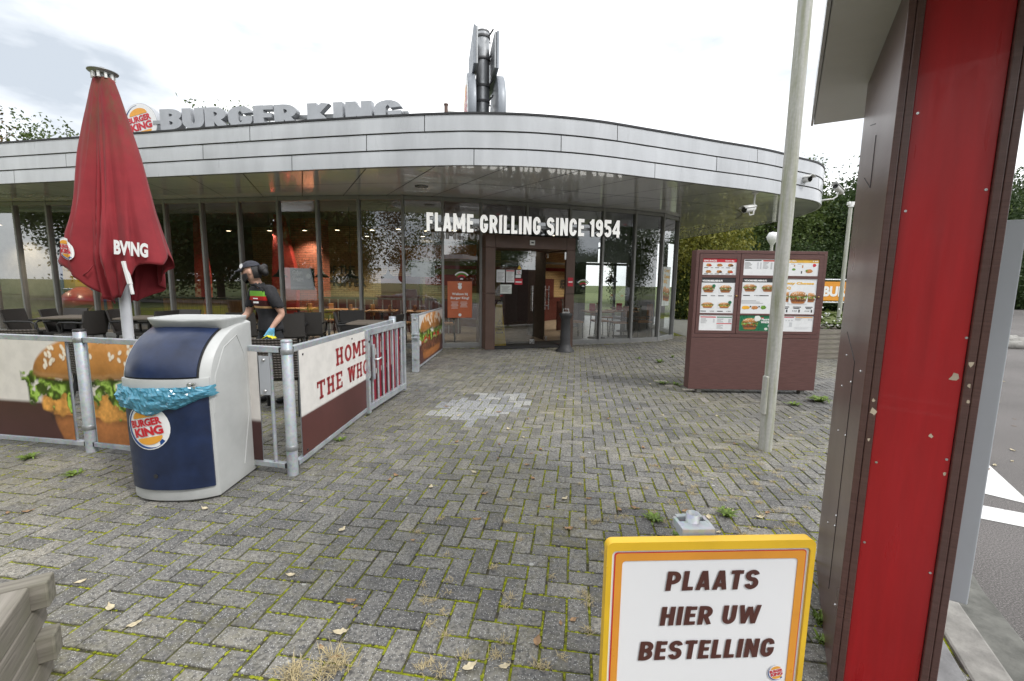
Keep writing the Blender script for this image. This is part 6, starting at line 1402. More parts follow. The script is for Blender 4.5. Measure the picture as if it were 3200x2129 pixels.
rp_ = ob_('red_front', 0.043, PWD - 0.043, 0.012, 0.03, 0.01, PH - 0.003, 'panel_red', 0.002)
mb = MB(); rr = random.Random(5)
for (x, z, s) in ((0.225, 1.22, 0.015), (0.19, 1.02, 0.008), (0.235, 0.9, 0.006)):
    pts = [(x + s * (0.4 + 0.6 * rr.random()) * math.cos(a), z + s * 1.2 * (0.4 + 0.6 * rr.random()) * math.sin(a)) for a in [2 * PI * q / 7 for q in range(7)]]; mb.add([(p[0], 0.0112, p[1]) for p in pts], [tuple(range(7))], TP)
for (x, z, s) in ((0.03, 1.12, 0.008), (0.032, 1.08, 0.014), (0.03, 0.98, 0.006), (0.258, 1.2, 0.007), (0.256, 1.27, 0.01), (0.26, 1.15, 0.006)):
    pts = [(x + s * (0.4 + 0.6 * rr.random()) * math.cos(a), z + s * 1.2 * (0.4 + 0.6 * rr.random()) * math.sin(a)) for a in [2 * PI * q / 7 for q in range(7)]]; mb.add([(p[0], -0.0022, p[1]) for p in pts], [tuple(range(7))], TP)
mb.build('paint_chips', 'chip_cream', od, True)['kind'] = 'stuff'
mb = MB()
for (x, z) in ((0.055, 2.05), (0.055, 1.75), (0.235, 1.8), (0.24, 1.35), (0.06, 0.9), (0.235, 0.95), (0.055, 0.6), (0.235, 0.55)): mb.lathe([(0.004, 0), (0.004, 0.002)], 8, TP @ Matrix.Translation((x, 0.0125, z)) @ Matrix.Rotation(PI / 2, 4, 'X'))
for (y, z) in ((0.10, 1.2), (0.32, 1.12), (0.55, 1.2), (0.30, 0.9), (0.55, 0.85), (0.3, 0.55), (0.31, 0.5), (0.55, 0.4), (0.6, 1.05), (0.06, 0.3)): mb.lathe([(0.005, 0), (0.005, 0.003), (0, 0.004)], 8, TP @ Matrix.Translation((0.0, y, z)) @ Matrix.Rotation(-PI / 2, 4, 'Y'))
mb.build('rivets', 'steel_bright', od, True)['kind'] = 'stuff'
mb = MB(); mb.box((-0.0006, 0.28, 0.72), (0.002, 0.004, 0.98), T=TP); mb.build('panel_seam', 'ink', od, True); mb = MB(); mb.beam(TP @ Vector((-0.0006, 0.28, 1.21)), TP @ Vector((-0.0006, 0.62, 1.30)), 0.002, 0.004)
for a, b in (((0.40, 1.90), (0.62, 1.98)), ((0.40, 1.90), (0.40, 2.10)), ((0.46, 2.16), (0.62, 2.2))): mb.beam(TP @ Vector((-0.0006, a[0], a[1])), TP @ Vector((-0.0006, b[0], b[1])), 0.002, 0.003)
mb.build('panel_seam', 'ink', od, True)
cpoly = [(1.80, 2.82), (2.14, 2.62), (2.34, 2.06), (2.9, 1.75), (2.2, 0.4), (0.50, 0.72)]
mb = MB(); mb.prism(cpoly[::-1], Matrix.Translation((0, 0, PH)), 0.16); mb.build('canopy', 'canopy_grey', od, True, bevel=0.006)
mb = MB(); a_, b_ = Vector((1.80, 2.82, PH + 0.08)), Vector((0.50, 0.72, PH + 0.08)); nl = Vector((-0.85, 0.526, 0)); mb.beam(a_ + nl * 0.008, b_ + nl * 0.008, 0.012, 0.165); mb.build('canopy_edge', 'fascia_white', od, True)
ob_('grey_side_plate', PWD + 0.002, PWD + 0.110, 0.22, 0.25, 0.36, 1.73, 'grey_plate', 0.004)

# ------------------------------------------------------------------ order sign in front
s0 = atdepth(1897, 1688, 1.30); s1 = atdepth(2548, 1688, 1.335); sdv = Vector((s1.x - s0.x, s1.y - s0.y, 0)); SW = sdv.length; sdv.normalize(); SHT = 0.66; zt = (s0.z + s1.z) / 2
sg = root('order_sign', ((s0.x + s1.x) / 2, (s0.y + s1.y) / 2 + 0.06, 0), 0, 'yellow framed white sign reading PLAATS HIER UW BESTELLING in the foreground', 'sign')
TS = frameT((s0.x, s0.y, zt - SHT), sdv)
def rr_(x0, y0, x1, y1, r, n=6):
    pts = []
    for cx_, cy__, a0 in ((x1 - r, y1 - r, 0), (x0 + r, y1 - r, PI / 2), (x0 + r, y0 + r, PI), (x1 - r, y0 + r, 1.5 * PI)): pts += [(cx_ + r * math.cos(a0 + PI / 2 * k / n), cy__ + r * math.sin(a0 + PI / 2 * k / n)) for k in range(n + 1)]
    return pts
def loop_frame(mb, a, b, z0a, z1, T):
    n = len(a)
    for k in range(n):
        q = (k + 1) % n; mb.add([(*a[k], z1), (*a[q], z1), (*b[q], z1), (*b[k], z1)], [(0, 1, 2, 3)], T); mb.add([(*a[k], z0a), (*a[q], z0a), (*a[q], z1), (*a[k], z1)], [(0, 1, 2, 3)], T); mb.add([(*b[k], z0a), (*b[q], z0a), (*b[q], z1), (*b[k], z1)], [(3, 2, 1, 0)], T)
mb = MB(); loop_frame(mb, rr_(0, 0, SW, SHT, 0.022), rr_(0.017, 0.017, SW - 0.017, SHT - 0.028, 0.014), -0.026, 0.007, TS); mb.build('frame', 'sign_yellow', sg, True, bevel=0.004)
mb = MB(); mb.prism(rr_(0.012, 0.012, SW - 0.012, SHT - 0.016, 0.016), TS @ Matrix.Translation((0, 0, -0.024)), 0.023); mb.build('panel', 'sign_white', sg, True)
mb = MB(); loop_frame(mb, rr_(0.030, 0.02, SW - 0.028, SHT - 0.040, 0.010), rr_(0.052, 0.036, SW - 0.052, SHT - 0.066, 0.012), -0.001, 0.0015, TS); mb.build('orange_border', 'sign_orange', sg, True)
mb = MB(); loop_frame(mb, rr_(0.0262, 0.018, SW - 0.0255, SHT - 0.0375, 0.010), rr_(0.0302, 0.0202, SW - 0.0282, SHT - 0.0402, 0.010), -0.001, 0.001, TS); mb.build('red_line', 'bk_red', sg, True)
mb = MB(); q = SW / 650.0                                   # metres per photo pixel on the board
def line(t, x0, x1, ytop, ybot):
    a_, b_, c_ = atdepth(x0, ybot, 1.31), atdepth(x1, ybot, 1.325), atdepth((x0 + x1) / 2, ytop, 1.318); mb = MB()
    block_text(t, TS, (Vector((a_.x - s0.x, a_.y - s0.y, 0))).dot(sdv), a_.z - (zt - SHT), (b_ - a_).dot(sdv), c_.z - a_.z, 0.0022, lambda c: mb, t=0.205, gap=0.10, shear=0.09); mb.build('lettering', 'sign_brown', sg, True)
line('PLAATS', 2078, 2365, 1782, 1846); line('HIER UW', 2060, 2368, 1892, 1954); line('BESTELLING', 1992, 2414, 1998, 2060)
mb = MB(); emblem_flat(mb, TS @ Matrix.Translation(((atdepth(2428, 2105, 1.325) - s0).dot(sdv), atdepth(2428, 2105, 1.325).z - (zt - SHT), 0)), 0.03, 0.0015, 0.0004); mb.build('badge', EMB, sg, True)
pm = TS @ Vector((SW * 0.46, 0, -0.085)); mb = MB(); mb.lathe([(0.022, -pm.z + 0.0), (0.022, zt - pm.z + 0.045), (0.018, zt - pm.z + 0.045), (0.018, zt - pm.z + 0.02), (0, zt - pm.z + 0.02)], 20, Matrix.Translation((pm.x, pm.y, pm.z))); mb.build('post', 'galvanised', sg, True)
mb = MB(); mb.box((SW * 0.46, SHT - 0.0, -0.06), (0.11, 0.035, 0.05), T=TS); mb.box((SW * 0.46, SHT + 0.005, -0.115), (0.09, 0.035, 0.02), T=TS); mb.box((SW * 0.46 - 0.05, SHT + 0.004, -0.085), (0.012, 0.03, 0.06), T=TS); mb.box((SW * 0.46 + 0.05, SHT + 0.004, -0.085), (0.012, 0.03, 0.06), T=TS); mb.build('post_clamp', 'galvanised', sg, True, bevel=0.003); mb = MB(); mb.box((SW * 0.46, 0.12, -0.055), (0.11, 0.035, 0.05), T=TS); mb.build('post_clamp', 'galvanised', sg, True, bevel=0.003)

# ------------------------------------------------------------------ timber planters
def planter(name, T, lx, ly, n, bh, th, label, cross=True):
    r = root(name, T.translation * 1.0, 0, label, 'planter'); zz = 0.0
    for k in range(n):
        ex = 0.045 if cross and k % 2 == 0 else 0.0; ey = 0.045 if cross and k % 2 else 0.0; jz = bh * k + bh / 2
        for (cx_, cy__, dx, dy) in ((0, -ly / 2 + th / 2, lx + ex * 2 - (0 if k % 2 == 0 else 2 * th + 0.004), th), (0, ly / 2 - th / 2, lx + ex * 2 - (0 if k % 2 == 0 else 2 * th + 0.004), th), (-lx / 2 + th / 2, 0, th, ly + ey * 2 - (0 if k % 2 else 2 * th + 0.004)), (lx / 2 - th / 2, 0, th, ly + ey * 2 - (0 if k % 2 else 2 * th + 0.004))):
            # board drawn along its own x axis so the grain runs lengthwise
            mb = MB(); ln = max(dx, dy); mb.box((0, 0, 0), (ln, th, bh - 0.006)); o = mb.build('board', 'wood_grey', r, bevel=0.006)
            R_ = T.to_3x3().to_4x4(); loc = R_ @ Vector((cx_, cy__, jz)); o.matrix_local = Matrix.Translation(loc) @ R_ @ (Matrix.Identity(4) if dx > dy else Matrix.Rotation(PI / 2, 4, 'Z'))
    mb = MB(); mb.box((0, 0, n * bh - 0.06), (lx - 2 * th, ly - 2 * th, 0.03)); so_ = mb.build('soil', 'soil', r); so_.matrix_local = T.to_3x3().to_4x4(); return r
fd = Vector((0.52, -0.854, 0)); fd2 = Vector((-0.854, -0.52, 0)); cor = Vector((-1.73, 1.50, 0)); lx_, ly_ = 1.0, 0.8
ctr = cor + fd * (lx_ / 2) + fd2 * (ly_ / 2)
Tpl = Matrix(((fd.x, -fd2.x, 0, ctr.x), (fd.y, -fd2.y, 0, ctr.y), (0, 0, 1, 0), (0, 0, 0, 1)))
planter('timber_planter', Tpl, lx_, ly_, 4, 0.105, 0.075, 'weathered timber planter corner at the bottom left of the picture')
pl2 = planter('timber_planter', Matrix.Translation((6.75, 9.75, 0)), 1.7, 0.9, 6, 0.105, 0.045, 'slatted timber planter with white flowers right of the menu board', False)
# ------------------------------------------------------------------ terrace furniture
def make_chair(mats=('wicker', 'wicker', 'black_plastic')):
    r = root('wicker_chair', (0, 0, 0))
    P_ = []
    for j in range(7):
        t = j / 6; row = []
        for i in range(9): x = -0.24 + 0.06 * i; row.append((x * (1 + 0.04 * t), -0.20 - 0.10 * t - 0.03 * (1 - (x / 0.24) ** 2), 0.43 + 0.45 * t))
        P_.append(row)
    Q_ = [[(x, y - 0.03, z) for x, y, z in row] for row in P_]
    mb = MB(); mb.grid(P_, True); mb.grid([q[::-1] for q in Q_], True)
    edge = lambda G: [G[0][j] for j in range(9)] + [G[i][8] for i in range(1, 7)] + [G[6][j] for j in range(7, -1, -1)] + [G[i][0] for i in range(5, 0, -1)]
    mb.grid([edge(P_), edge(Q_)], False, True); mb.build('backrest', mats[0], r)
    mb = MB(); mb.box((0, 0.03, 0.425), (0.50, 0.46, 0.07)); mb.build('seat', mats[1], r, bevel=0.015)
    for sx in (-1, 1):
        mb = MB(); mb.tube([(sx * 0.23, 0.22, 0.39), (sx * 0.235, 0.24, 0.0)], [0.022, 0.018], 8); mb.build('leg', mats[2], r)
        mb = MB(); mb.tube([(sx * 0.22, -0.17, 0.40), (sx * 0.235, -0.27, 0.0)], [0.022, 0.018], 8); mb.build('leg', mats[2], r)
        mb = MB(); mb.tube([(sx * 0.245, -0.27, 0.65), (sx * 0.265, -0.1, 0.66), (sx * 0.27, 0.17, 0.655), (sx * 0.265, 0.23, 0.62), (sx * 0.24, 0.22, 0.45)], 0.02, 8); mb.build('armrest', mats[2], r)
    return r
def make_table():
    r = root('terrace_table', (0, 0, 0))
    for k in range(7): mb = MB(); mb.box((0, -0.33 + 0.11 * k, 0.735), (0.78, 0.104, 0.03)); mb.build('slat', 'table_slat', r, bevel=0.003)
    mb = MB(); mb.box((0, 0, 0.71), (0.7, 0.7, 0.02)); mb.tube([(0, 0, 0.70), (0, 0, 0.05)], 0.035, 12); mb.build('column', 'table_leg', r)
    for a in (0.25, 0.75): mb = MB(); mb.beam((-0.3 * math.cos(a * PI), -0.3 * math.sin(a * PI), 0.025), (0.3 * math.cos(a * PI), 0.3 * math.sin(a * PI), 0.025), 0.06, 0.03 if a < 0.5 else 0.026); mb.build('foot', 'table_leg', r)
    return r
chair0 = make_chair(); table0 = make_table(); used = {'c': False, 't': False}
def face(ang): return math.radians(ang)
brown_done = []
def place(proto, key, p, rz_, label, cat, group):
    o = proto if not used[key] else copy_tree(proto); used[key] = True
    o.location = (p[0], p[1], 0); o.rotation_euler = (0, 0, rz_); tag(o, label, cat, group)
    if label.startswith('brown wicker'):
        for ch in [x for x in bpy.data.objects if x.parent is o]:
            if ch.name.startswith(('backrest', 'seat')): ch.data = brown_mesh(ch)
    return o
_bm = {}
def brown_mesh(ch):
    k = ch.name.split('.')[0]
    if k not in _bm: m_ = ch.data.copy(); m_.materials.clear(); m_.materials.append(mt('wicker_brown')); _bm[k] = m_
    return _bm[k]
CG, TGp = 'dark wicker chairs on the terrace', 'terrace tables'
def chair_px(px, py, ang, label, z=0.88):
    b = ground(px, py, z); a = math.radians(ang)         # ang: facing, 0 = away from the camera, 90 = left
    off = Vector((-math.sin(a), math.cos(a))) * 0.30; return place(chair0, 'c', (b.x + off.x, b.y + off.y), a, label, 'chair', CG)
chair_px(40, 966, -80, 'dark wicker chair at the left edge of the picture, left of the first table')
chair_px(150, 966, -70, 'dark wicker armchair facing right at the first table, left of the parasol')
chair_px(300, 970, 85, 'dark wicker armchair facing left, directly left of the parasol pole')
chair_px(235, 963, 178, 'dark wicker chair on the window side of the table left of the parasol')
chair_px(358, 967, -75, 'dark wicker chair facing right, half behind the parasol pole')
chair_px(520, 971, 80, 'dark wicker armchair facing left, right of the parasol pole')
chair_px(590, 968, 175, 'dark wicker chair facing the viewer above the litter bin')
chair_px(752, 977, 10, 'dark wicker chair between the litter bin lid and the worker')
chair_px(905, 980, 20, 'dark wicker chair just right of the worker, left one of a pair')
chair_px(962, 976, 15, 'dark wicker chair right of the worker, right one of a pair')
chair_px(1050, 977, -70, 'dark wicker armchair facing right at the table behind the HOME board')
chair_px(1100, 970, -160, 'dark wicker chair on the window side of the table behind the HOME board')
chair_px(1243, 983, 80, 'dark wicker chair facing left at the table next to the burger picture panel')
chair_px(35, 1030, 12, 'brown wicker chair close behind the left fence panel, at the picture edge')
chair_px(235, 1046, -10, 'brown wicker chair close behind the capped fence post')
wc = chair_px(850, 1058, 12, 'brown wicker chair the worker wipes, seen from behind by the corner post')
def table_px(px, py, rz_, label): p = ground(px, py, 0.75); return place(table0, 't', (p.x, p.y + 0.3), rz_, label, 'table', TGp)
table_px(190, 992, 0.15, 'slatted terrace table left of the parasol pole'); table_px(425, 994, 0.1, 'slatted terrace table right of the parasol pole'); table_px(1150, 1010, 0.05, 'slatted terrace table behind the HOME board')
# indoor seating seen through the glass
def make_cafe():
    r = root('indoor_chair', (0, 0, 0)); mb = MB(); mb.box((0, 0, 0.44), (0.42, 0.42, 0.05)); mb.build('seat', 'in_wood', r, bevel=0.01)
    mb = MB(); mb.box((0, -0.2, 0.74), (0.42, 0.03, 0.30)); mb.build('backrest', 'in_wood', r, bevel=0.01)
    for sx in (-1, 1):
        mb = MB(); mb.tube([(sx * 0.19, -0.2, 0.88), (sx * 0.19, -0.19, 0.44), (sx * 0.2, -0.22, 0)], 0.015, 6); mb.build('leg', 'black_plastic', r); mb = MB(); mb.tube([(sx * 0.19, 0.18, 0.42), (sx * 0.2, 0.2, 0)], 0.015, 6); mb.build('leg', 'black_plastic', r)
    return r
def make_itable():
    r = root('indoor_table', (0, 0, 0)); mb = MB(); mb.box((0, 0, 0.74), (0.75, 0.7, 0.035)); mb.build('table_top', 'in_wood', r, bevel=0.006); mb = MB(); mb.tube([(0, 0, 0.72), (0, 0, 0.03)], 0.035, 10); mb.lathe([(0.25, 0), (0.25, 0.02), (0.04, 0.04)], 18); mb.build('column', 'black_plastic', r); return r
cafe0, it0 = make_cafe(), make_itable(); used['i'] = used['j'] = False
IG = 'indoor seating behind the glass'
for k, (x, y, lb) in enumerate([(-5.6, 11.6, 'left of the worker'), (-4.45, 11.45, 'behind the pair of terrace chairs'), (-3.3, 11.2, 'behind the table by the HOME board'), (-2.3, 11.2, 'left of the orange poster'), (2.35, 12.3, 'in the first bay right of the door'), (3.15, 12.75, 'in the second bay right of the door'), (3.6, 14.2, 'near the far right glazing')]):
    t = place(it0, 'j', (x, y), 0.1, 'wooden indoor table ' + lb, 'table', IG); t.location.z = 0.02
    c = place(cafe0, 'i', (x - 0.62, y + 0.1), math.radians(-80), 'wooden indoor chair, left at the table ' + lb, 'chair', IG); c.location.z = 0.02
    c = place(cafe0, 'i', (x + 0.62, y + 0.05), math.radians(95), 'wooden indoor chair, right at the table ' + lb, 'chair', IG); c.location.z = 0.02
for k, (x, y, lb) in enumerate([(2.2, 12.25, 'left'), (3.05, 12.7, 'right')]):
    mb = MB(); mb.box((0, 0, 0.10), (0.16, 0.02, 0.20)); o = mb.build('table_card', 'bk_red'); o.location = (x, y, 0.78); tag(o, 'red table card on the %s indoor table right of the door' % lb, 'card')
# indoor play frame
pf_ = root('play_frame', (-12.25, 12.75, 0.02), 0, 'yellow and blue indoor play frame with red slide mouth behind the parasol', 'play frame')
for (x0, x1, z0, z1, m, nm) in ((-0.55, 0.55, 1.15, 2.15, 'play_yellow', 'yellow_panel'), (-0.55, 0.75, 0.55, 1.12, 'play_red', 'red_panel'), (0.62, 0.95, 1.15, 1.95, 'in_grey_wall', 'net_panel')):
    mb = MB(); mb.box(((x0 + x1) / 2, 0, (z0 + z1) / 2), (x1 - x0, 0.05, z1 - z0)); mb.build(nm, m, pf_)
for x in (-0.6, 0.58, 1.0): mb = MB(); mb.tube([(x, -0.03, 0), (x, -0.03, 2.6)], 0.04, 10); mb.build('blue_upright', 'play_blue', pf_)
for z in (1.135, 2.17, 2.6): mb = MB(); mb.tube([(-0.6, -0.04, z), (1.0, -0.04, z)], 0.035, 10); mb.build('blue_rail', 'play_blue', pf_)
mb = MB(); mb.tube([(0.0, -0.05, 0.85), (0.1, -0.35, 0.8), (0.6, -0.7, 0.45)], [0.38, 0.36, 0.36], 20, cap=False); o = mb.build('slide', 'play_red', pf_); o.modifiers.new('s', 'SOLIDIFY').thickness = 0.03
mb = MB(); mb.box((0, -0.03, 1.6), (0.45, 0.01, 0.75)); mb.build('notice', 'sign_yellow', pf_)

# ------------------------------------------------------------------ the worker
def make_person():
    V = []; E_ = []; Rr = []
    def v(p, r): V.append(p); Rr.append(r); return len(V) - 1
    def chain(start, pts):
        a = start
        for p, r in pts: b = v(p, r); E_.append((a, b)); a = b
        return a
    pel = v((0, 0, 0.93), (0.150, 0.112))
    st = chain(pel, [((0, -0.01, 1.05), (0.118, 0.092)), ((0, -0.04, 1.19), (0.130, 0.098)), ((0, -0.075, 1.31), (0.130, 0.092))])
    nb = chain(st, [((0, -0.105, 1.405), (0.062, 0.060)), ((0, -0.15, 1.47), (0.052, 0.054)), ((0, -0.185, 1.53), (0.066, 0.078)), ((0, -0.20, 1.59), (0.073, 0.090)), ((0, -0.195, 1.645), (0.058, 0.070))])
    for sx in (1, -1):
        if sx == 1: arm = [((0.15, -0.08, 1.365), 0.062), ((0.185, -0.06, 1.28), 0.054), ((0.215, 0.015, 1.10), 0.040), ((0.205, -0.05, 1.02), 0.036), ((0.195, -0.10, 0.955), 0.027), ((0.188, -0.13, 0.90), 0.036)]
        else: arm = [((-0.15, -0.08, 1.365), 0.062), ((-0.19, -0.09, 1.28), 0.054), ((-0.235, -0.13, 1.10), 0.040), ((-0.225, -0.23, 1.02), 0.036), ((-0.205, -0.31, 0.965), 0.027), ((-0.195, -0.37, 0.935), 0.036)]
        h = chain(st, [(p, (r, r)) for p, r in arm])
        hp = Vector(arm[-1][0]); wr = Vector(arm[-2][0]); d = (hp - wr).normalized(); side = Vector((0.35, 1, 0)).normalized() if sx == 1 else Vector((1, 0.3, 0)).normalized(); side = (side - d * side.dot(d)).normalized(); pn_ = d.cross(side)
        curl = Vector((0, -0.5, -0.3)) if sx == 1 else Vector((0, -0.2, -0.7))
        for k, ln in enumerate((0.062, 0.072, 0.067, 0.052)):
            b = hp + side * (0.027 - 0.018 * k) + d * 0.026; m_ = b + d * ln * 0.5; e_ = m_ + (d * 0.4 + curl).normalized() * ln * 0.55
            chain(h, [(tuple(b), (0.010, 0.010)), (tuple(m_), (0.0095, 0.0095)), (tuple(e_), (0.008, 0.008))])
        tb_ = hp + side * 0.036 - d * 0.005; chain(h, [(tuple(tb_), (0.011, 0.011)), (tuple(tb_ + side * 0.018 + d * 0.03), (0.0095, 0.0095)), (tuple(tb_ + side * 0.016 + d * 0.055 + curl * 0.01), (0.008, 0.008))])
    chain(pel, [((0.085, 0.0, 0.86), (0.088, 0.095)), ((0.098, 0.02, 0.68), (0.080, 0.082)), ((0.105, 0.04, 0.49), (0.056, 0.058)), ((0.11, 0.085, 0.30), (0.050, 0.054)), ((0.115, 0.12, 0.10), (0.036, 0.038)), ((0.118, 0.10, 0.055), (0.040, 0.042)), ((0.125, 0.02, 0.042), (0.040, 0.036)), ((0.13, -0.07, 0.034), (0.034, 0.028))])
    chain(pel, [((-0.085, -0.01, 0.86), (0.088, 0.095)), ((-0.095, -0.06, 0.68), (0.080, 0.082)), ((-0.10, -0.09, 0.49), (0.056, 0.058)), ((-0.10, -0.03, 0.30), (0.050, 0.054)), ((-0.10, 0.02, 0.10), (0.036, 0.038)), ((-0.10, 0.0, 0.055), (0.040, 0.042)), ((-0.10, -0.09, 0.042), (0.040, 0.036)), ((-0.10, -0.18, 0.034), (0.034, 0.028))])
    me = bpy.data.meshes.new('person_body'); me.from_pydata(V, E_, []); ob = bpy.data.objects.new('tmp', me); COL.objects.link(ob)
    sk = ob.modifiers.new('skin', 'SKIN'); sl = me.skin_vertices[0].data
    for i, r in enumerate(Rr): sl[i].radius = r; sl[i].use_root = (i == pel)
    sd_ = ob.modifiers.new('sub', 'SUBSURF'); sd_.levels = 2; sd_.render_levels = 2
    dg = bpy.context.evaluated_depsgraph_get(); out_ = bpy.data.meshes.new_from_object(ob.evaluated_get(dg)); bpy.data.objects.remove(ob)
    return out_
pr = root('person', (-2.93, 5.36, 0), math.radians(-30), 'worker in dark cap, black mask, striped black polo and blue gloves wiping a chair', 'person')
bm_ = make_person()
for m in ('skin', 'trousers', 'glove_blue', 'shoe', 'polo_black'): bm_.materials.append(mt(m))
def region(c):
    if c.z < 0.075 : return 3
    if c.z < 0.95 and (abs(c.x) < 0.16 or c.z < 0.78 or c.y >= -0.07) and c.y > -0.2: return 1
    if (c.z < 0.945 and c.x > 0.145 and c.y < -0.07) or (c.x < -0.12 and c.y < -0.315 and c.z < 1.05): return 2
    return 0
for p in bm_.polygons: p.material_index = region(p.center); p.use_smooth = True
body = link('body', bm_, pr)
def cloth(name, test, off, m, thick=0.004):
    vs = [tuple(v.co + v.normal * off) for v in bm_.vertices]; fs = [tuple(p.vertices) for p in bm_.polygons if test(p.center)]
    use = sorted(set(i for f in fs for i in f)); mp_ = {a: b for b, a in enumerate(use)}
    me = bpy.data.meshes.new(name); me.from_pydata([vs[i] for i in use], [], [tuple(mp_[i] for i in f) for f in fs])
    for p in me.polygons: p.use_smooth = True
    o = link(name, me, pr, mats=[m]); s = o.modifiers.new('s', 'SOLIDIFY'); s.thickness = thick; s.offset = 1; return o
def sleeve_t(c): return abs(c.x) > 0.152 and c.z > 1.17
cloth('polo_shirt', lambda c: 0.885 < c.z < 1.425 and abs(c.x) <= 0.172 and c.y > -0.24 and not (c.z < 0.95 and abs(c.x) > 0.15), 0.013, 'polo', 0.006)
cloth('sleeve', lambda c: c.x > 0.162 - max(0, c.z - 1.30) * 0.5 and 1.18 < c.z < 1.42, 0.014, 'polo_black', 0.006); cloth('sleeve', lambda c: c.x < -0.162 + max(0, c.z - 1.30) * 0.5 and 1.18 < c.z < 1.42, 0.014, 'polo_black', 0.006)
cloth('collar', lambda c: 1.395 < c.z < 1.455 and abs(c.x) < 0.09 and c.y < -0.02, 0.010, 'polo_black', 0.006)
hT = Matrix.Translation((0, -0.195, 1.585)) @ Matrix.Rotation(math.radians(-56), 4, 'Z') @ Matrix.Rotation(math.radians(14), 4, 'X') @ Matrix.Scale(0.95, 4)
def hp_(mb, name, m): 
    mb.v = [tuple(hT @ Vector(v)) for v in mb.v]; return mb.build(name, m, pr)
mb = MB(); mb.ball((0, 0.0, 0.0), 1.0, 20, 14, (0.080, 0.100, 0.118)); hp_(mb, 'head', 'skin')
mb = MB(); P_ = []
for j in range(9):
    t = j / 8; row = []
    for i in range(15): a = math.radians(-78 + 156 * i / 14); row.append((0.088 * math.sin(a), -(0.100 + 0.022 * math.sin(PI * t) * math.cos(a) ** 2) * math.cos(a) * 1.02, -0.006 - 0.108 * t * (0.55 + 0.45 * math.cos(a))))
    P_.append(row)
mb.grid(P_); o = hp_(mb, 'face_mask', 'mask_black'); o.modifiers.new('s', 'SOLIDIFY').thickness = 0.004
for sx in (-1, 1):
    mb = MB(); mb.ball((sx * 0.083, 0.012, 0.0), 1.0, 10, 8, (0.012, 0.024, 0.034)); hp_(mb, 'ear', 'skin')
    mb = MB(); mb.ball((sx * 0.032, -0.094, 0.028), 1.0, 10, 6, (0.014, 0.006, 0.005)); hp_(mb, 'eye', 'hair')
    mb = MB(); mb.tube([(sx * 0.014, -0.099, 0.045), (sx * 0.035, -0.098, 0.052), (sx * 0.056, -0.086, 0.046)], 0.004, 6); hp_(mb, 'eyebrow', 'hair')
mb = MB(); mb.tube([(0, -0.098, 0.035), (0, -0.112, 0.012), (0, -0.118, 0.0)], [0.010, 0.013, 0.012], 10); hp_(mb, 'nose', 'skin')
mb = MB(); rows = []
for j in range(8):
    t = j / 7; th = math.radians(100 - 100 * t)             # hair shell over the back of the head
    row = []
    for i in range(19): a = math.radians(22 + 136 * i / 18); row.append((0.090 * math.cos(a) * math.cos(math.radians(-45 + 135 * t)), 0.112 * math.sin(a) * math.cos(math.radians(-45 + 135 * t)) + 0.004, 0.005 + 0.128 * math.sin(math.radians(-45 + 135 * t))))
    rows.append(row)
mb.grid(rows); mb.ball((0, 0.135, 0.0), 1.0, 16, 10, (0.062, 0.058, 0.062)); mb.ball((0.015, 0.16, -0.035), 1.0, 12, 8, (0.045, 0.04, 0.05)); mb.ball((-0.02, 0.155, 0.03), 1.0, 12, 8, (0.04, 0.04, 0.04)); hp_(mb, 'hair', 'hair')
mb = MB(); rows = []
for j in range(9):
    t = math.radians(8 + 82 * j / 8); rows.append([(0.094 * math.cos(a) * math.cos(t), 0.118 * math.sin(a) * math.cos(t), 0.046 + 0.095 * math.sin(t)) for a in [2 * PI * i / 28 for i in range(28)]])
mb.grid(rows, True, True); cap_ = hp_(mb, 'cap', 'cap_navy')
mb = MB(); P_ = []
for j in range(5):
    t = j / 4; P_.append([((0.088 - 0.012 * t) * math.sin(a), -(0.100 + 0.085 * t * math.cos(a) ** 0.5) * math.cos(a) - 0.01, 0.062 - 0.016 * t - 0.012 * (math.sin(a) ** 2)) for a in [math.radians(-72 + 144 * i / 14) for i in range(15)]])
mb.grid(P_); mb.v = [tuple(hT @ Vector(v)) for v in mb.v]; pk = mb.build('peak', 'cap_navy', cap_); pk.modifiers.new('s', 'SOLIDIFY').thickness = 0.006
Te = hT @ frameT((0.078, -0.062, 0.088), (0.5, 0.85, 0), up=(-0.25, 0.15, 0.95)); mb = MB(); mb.prism(circ(0, 0, 0.030, n=20), Te, 0.003); mb.build('cap_badge', 'bk_white', cap_)
mb = MB(); mb.tube([(0.135, -0.05, 0.99), (0.14, -0.07, 0.86), (0.14, -0.075, 0.74)], 0.008, 6); mb.build('apron_pen', 'bk_white', pr)
mb = MB(); Tn = Matrix.Translation((0.065, -0.205, 1.24)) @ Matrix.Rotation(math.radians(12), 4, 'Z'); mb.box((0, 0, 0), (0.07, 0.008, 0.02), T=Tn); mb.box((-0.005, 0, 0.045), (0.06, 0.008, 0.012), T=Tn); mb.build('name_badge', 'bk_white', pr)
hw_ = Matrix.LocRotScale(pr.location, pr.rotation_euler, None) @ Vector((0.188, -0.15, 0.855))
mb = MB(); rows = [[(hw_.x - 0.06 + 0.022 * i, hw_.y - 0.05 + 0.025 * j, hw_.z + 0.005 + 0.02 * vnoise(i, j, 0.7, 2) - 0.012 * abs(i - 3)) for i in range(7)] for j in range(5)]; mb.grid(rows); o = mb.build('cleaning_cloth', 'cloth_yellow'); o.modifiers.new('s', 'SOLIDIFY').thickness = 0.006; tag(o, 'yellow cleaning cloth under the gloved hand on the chair', 'cloth')
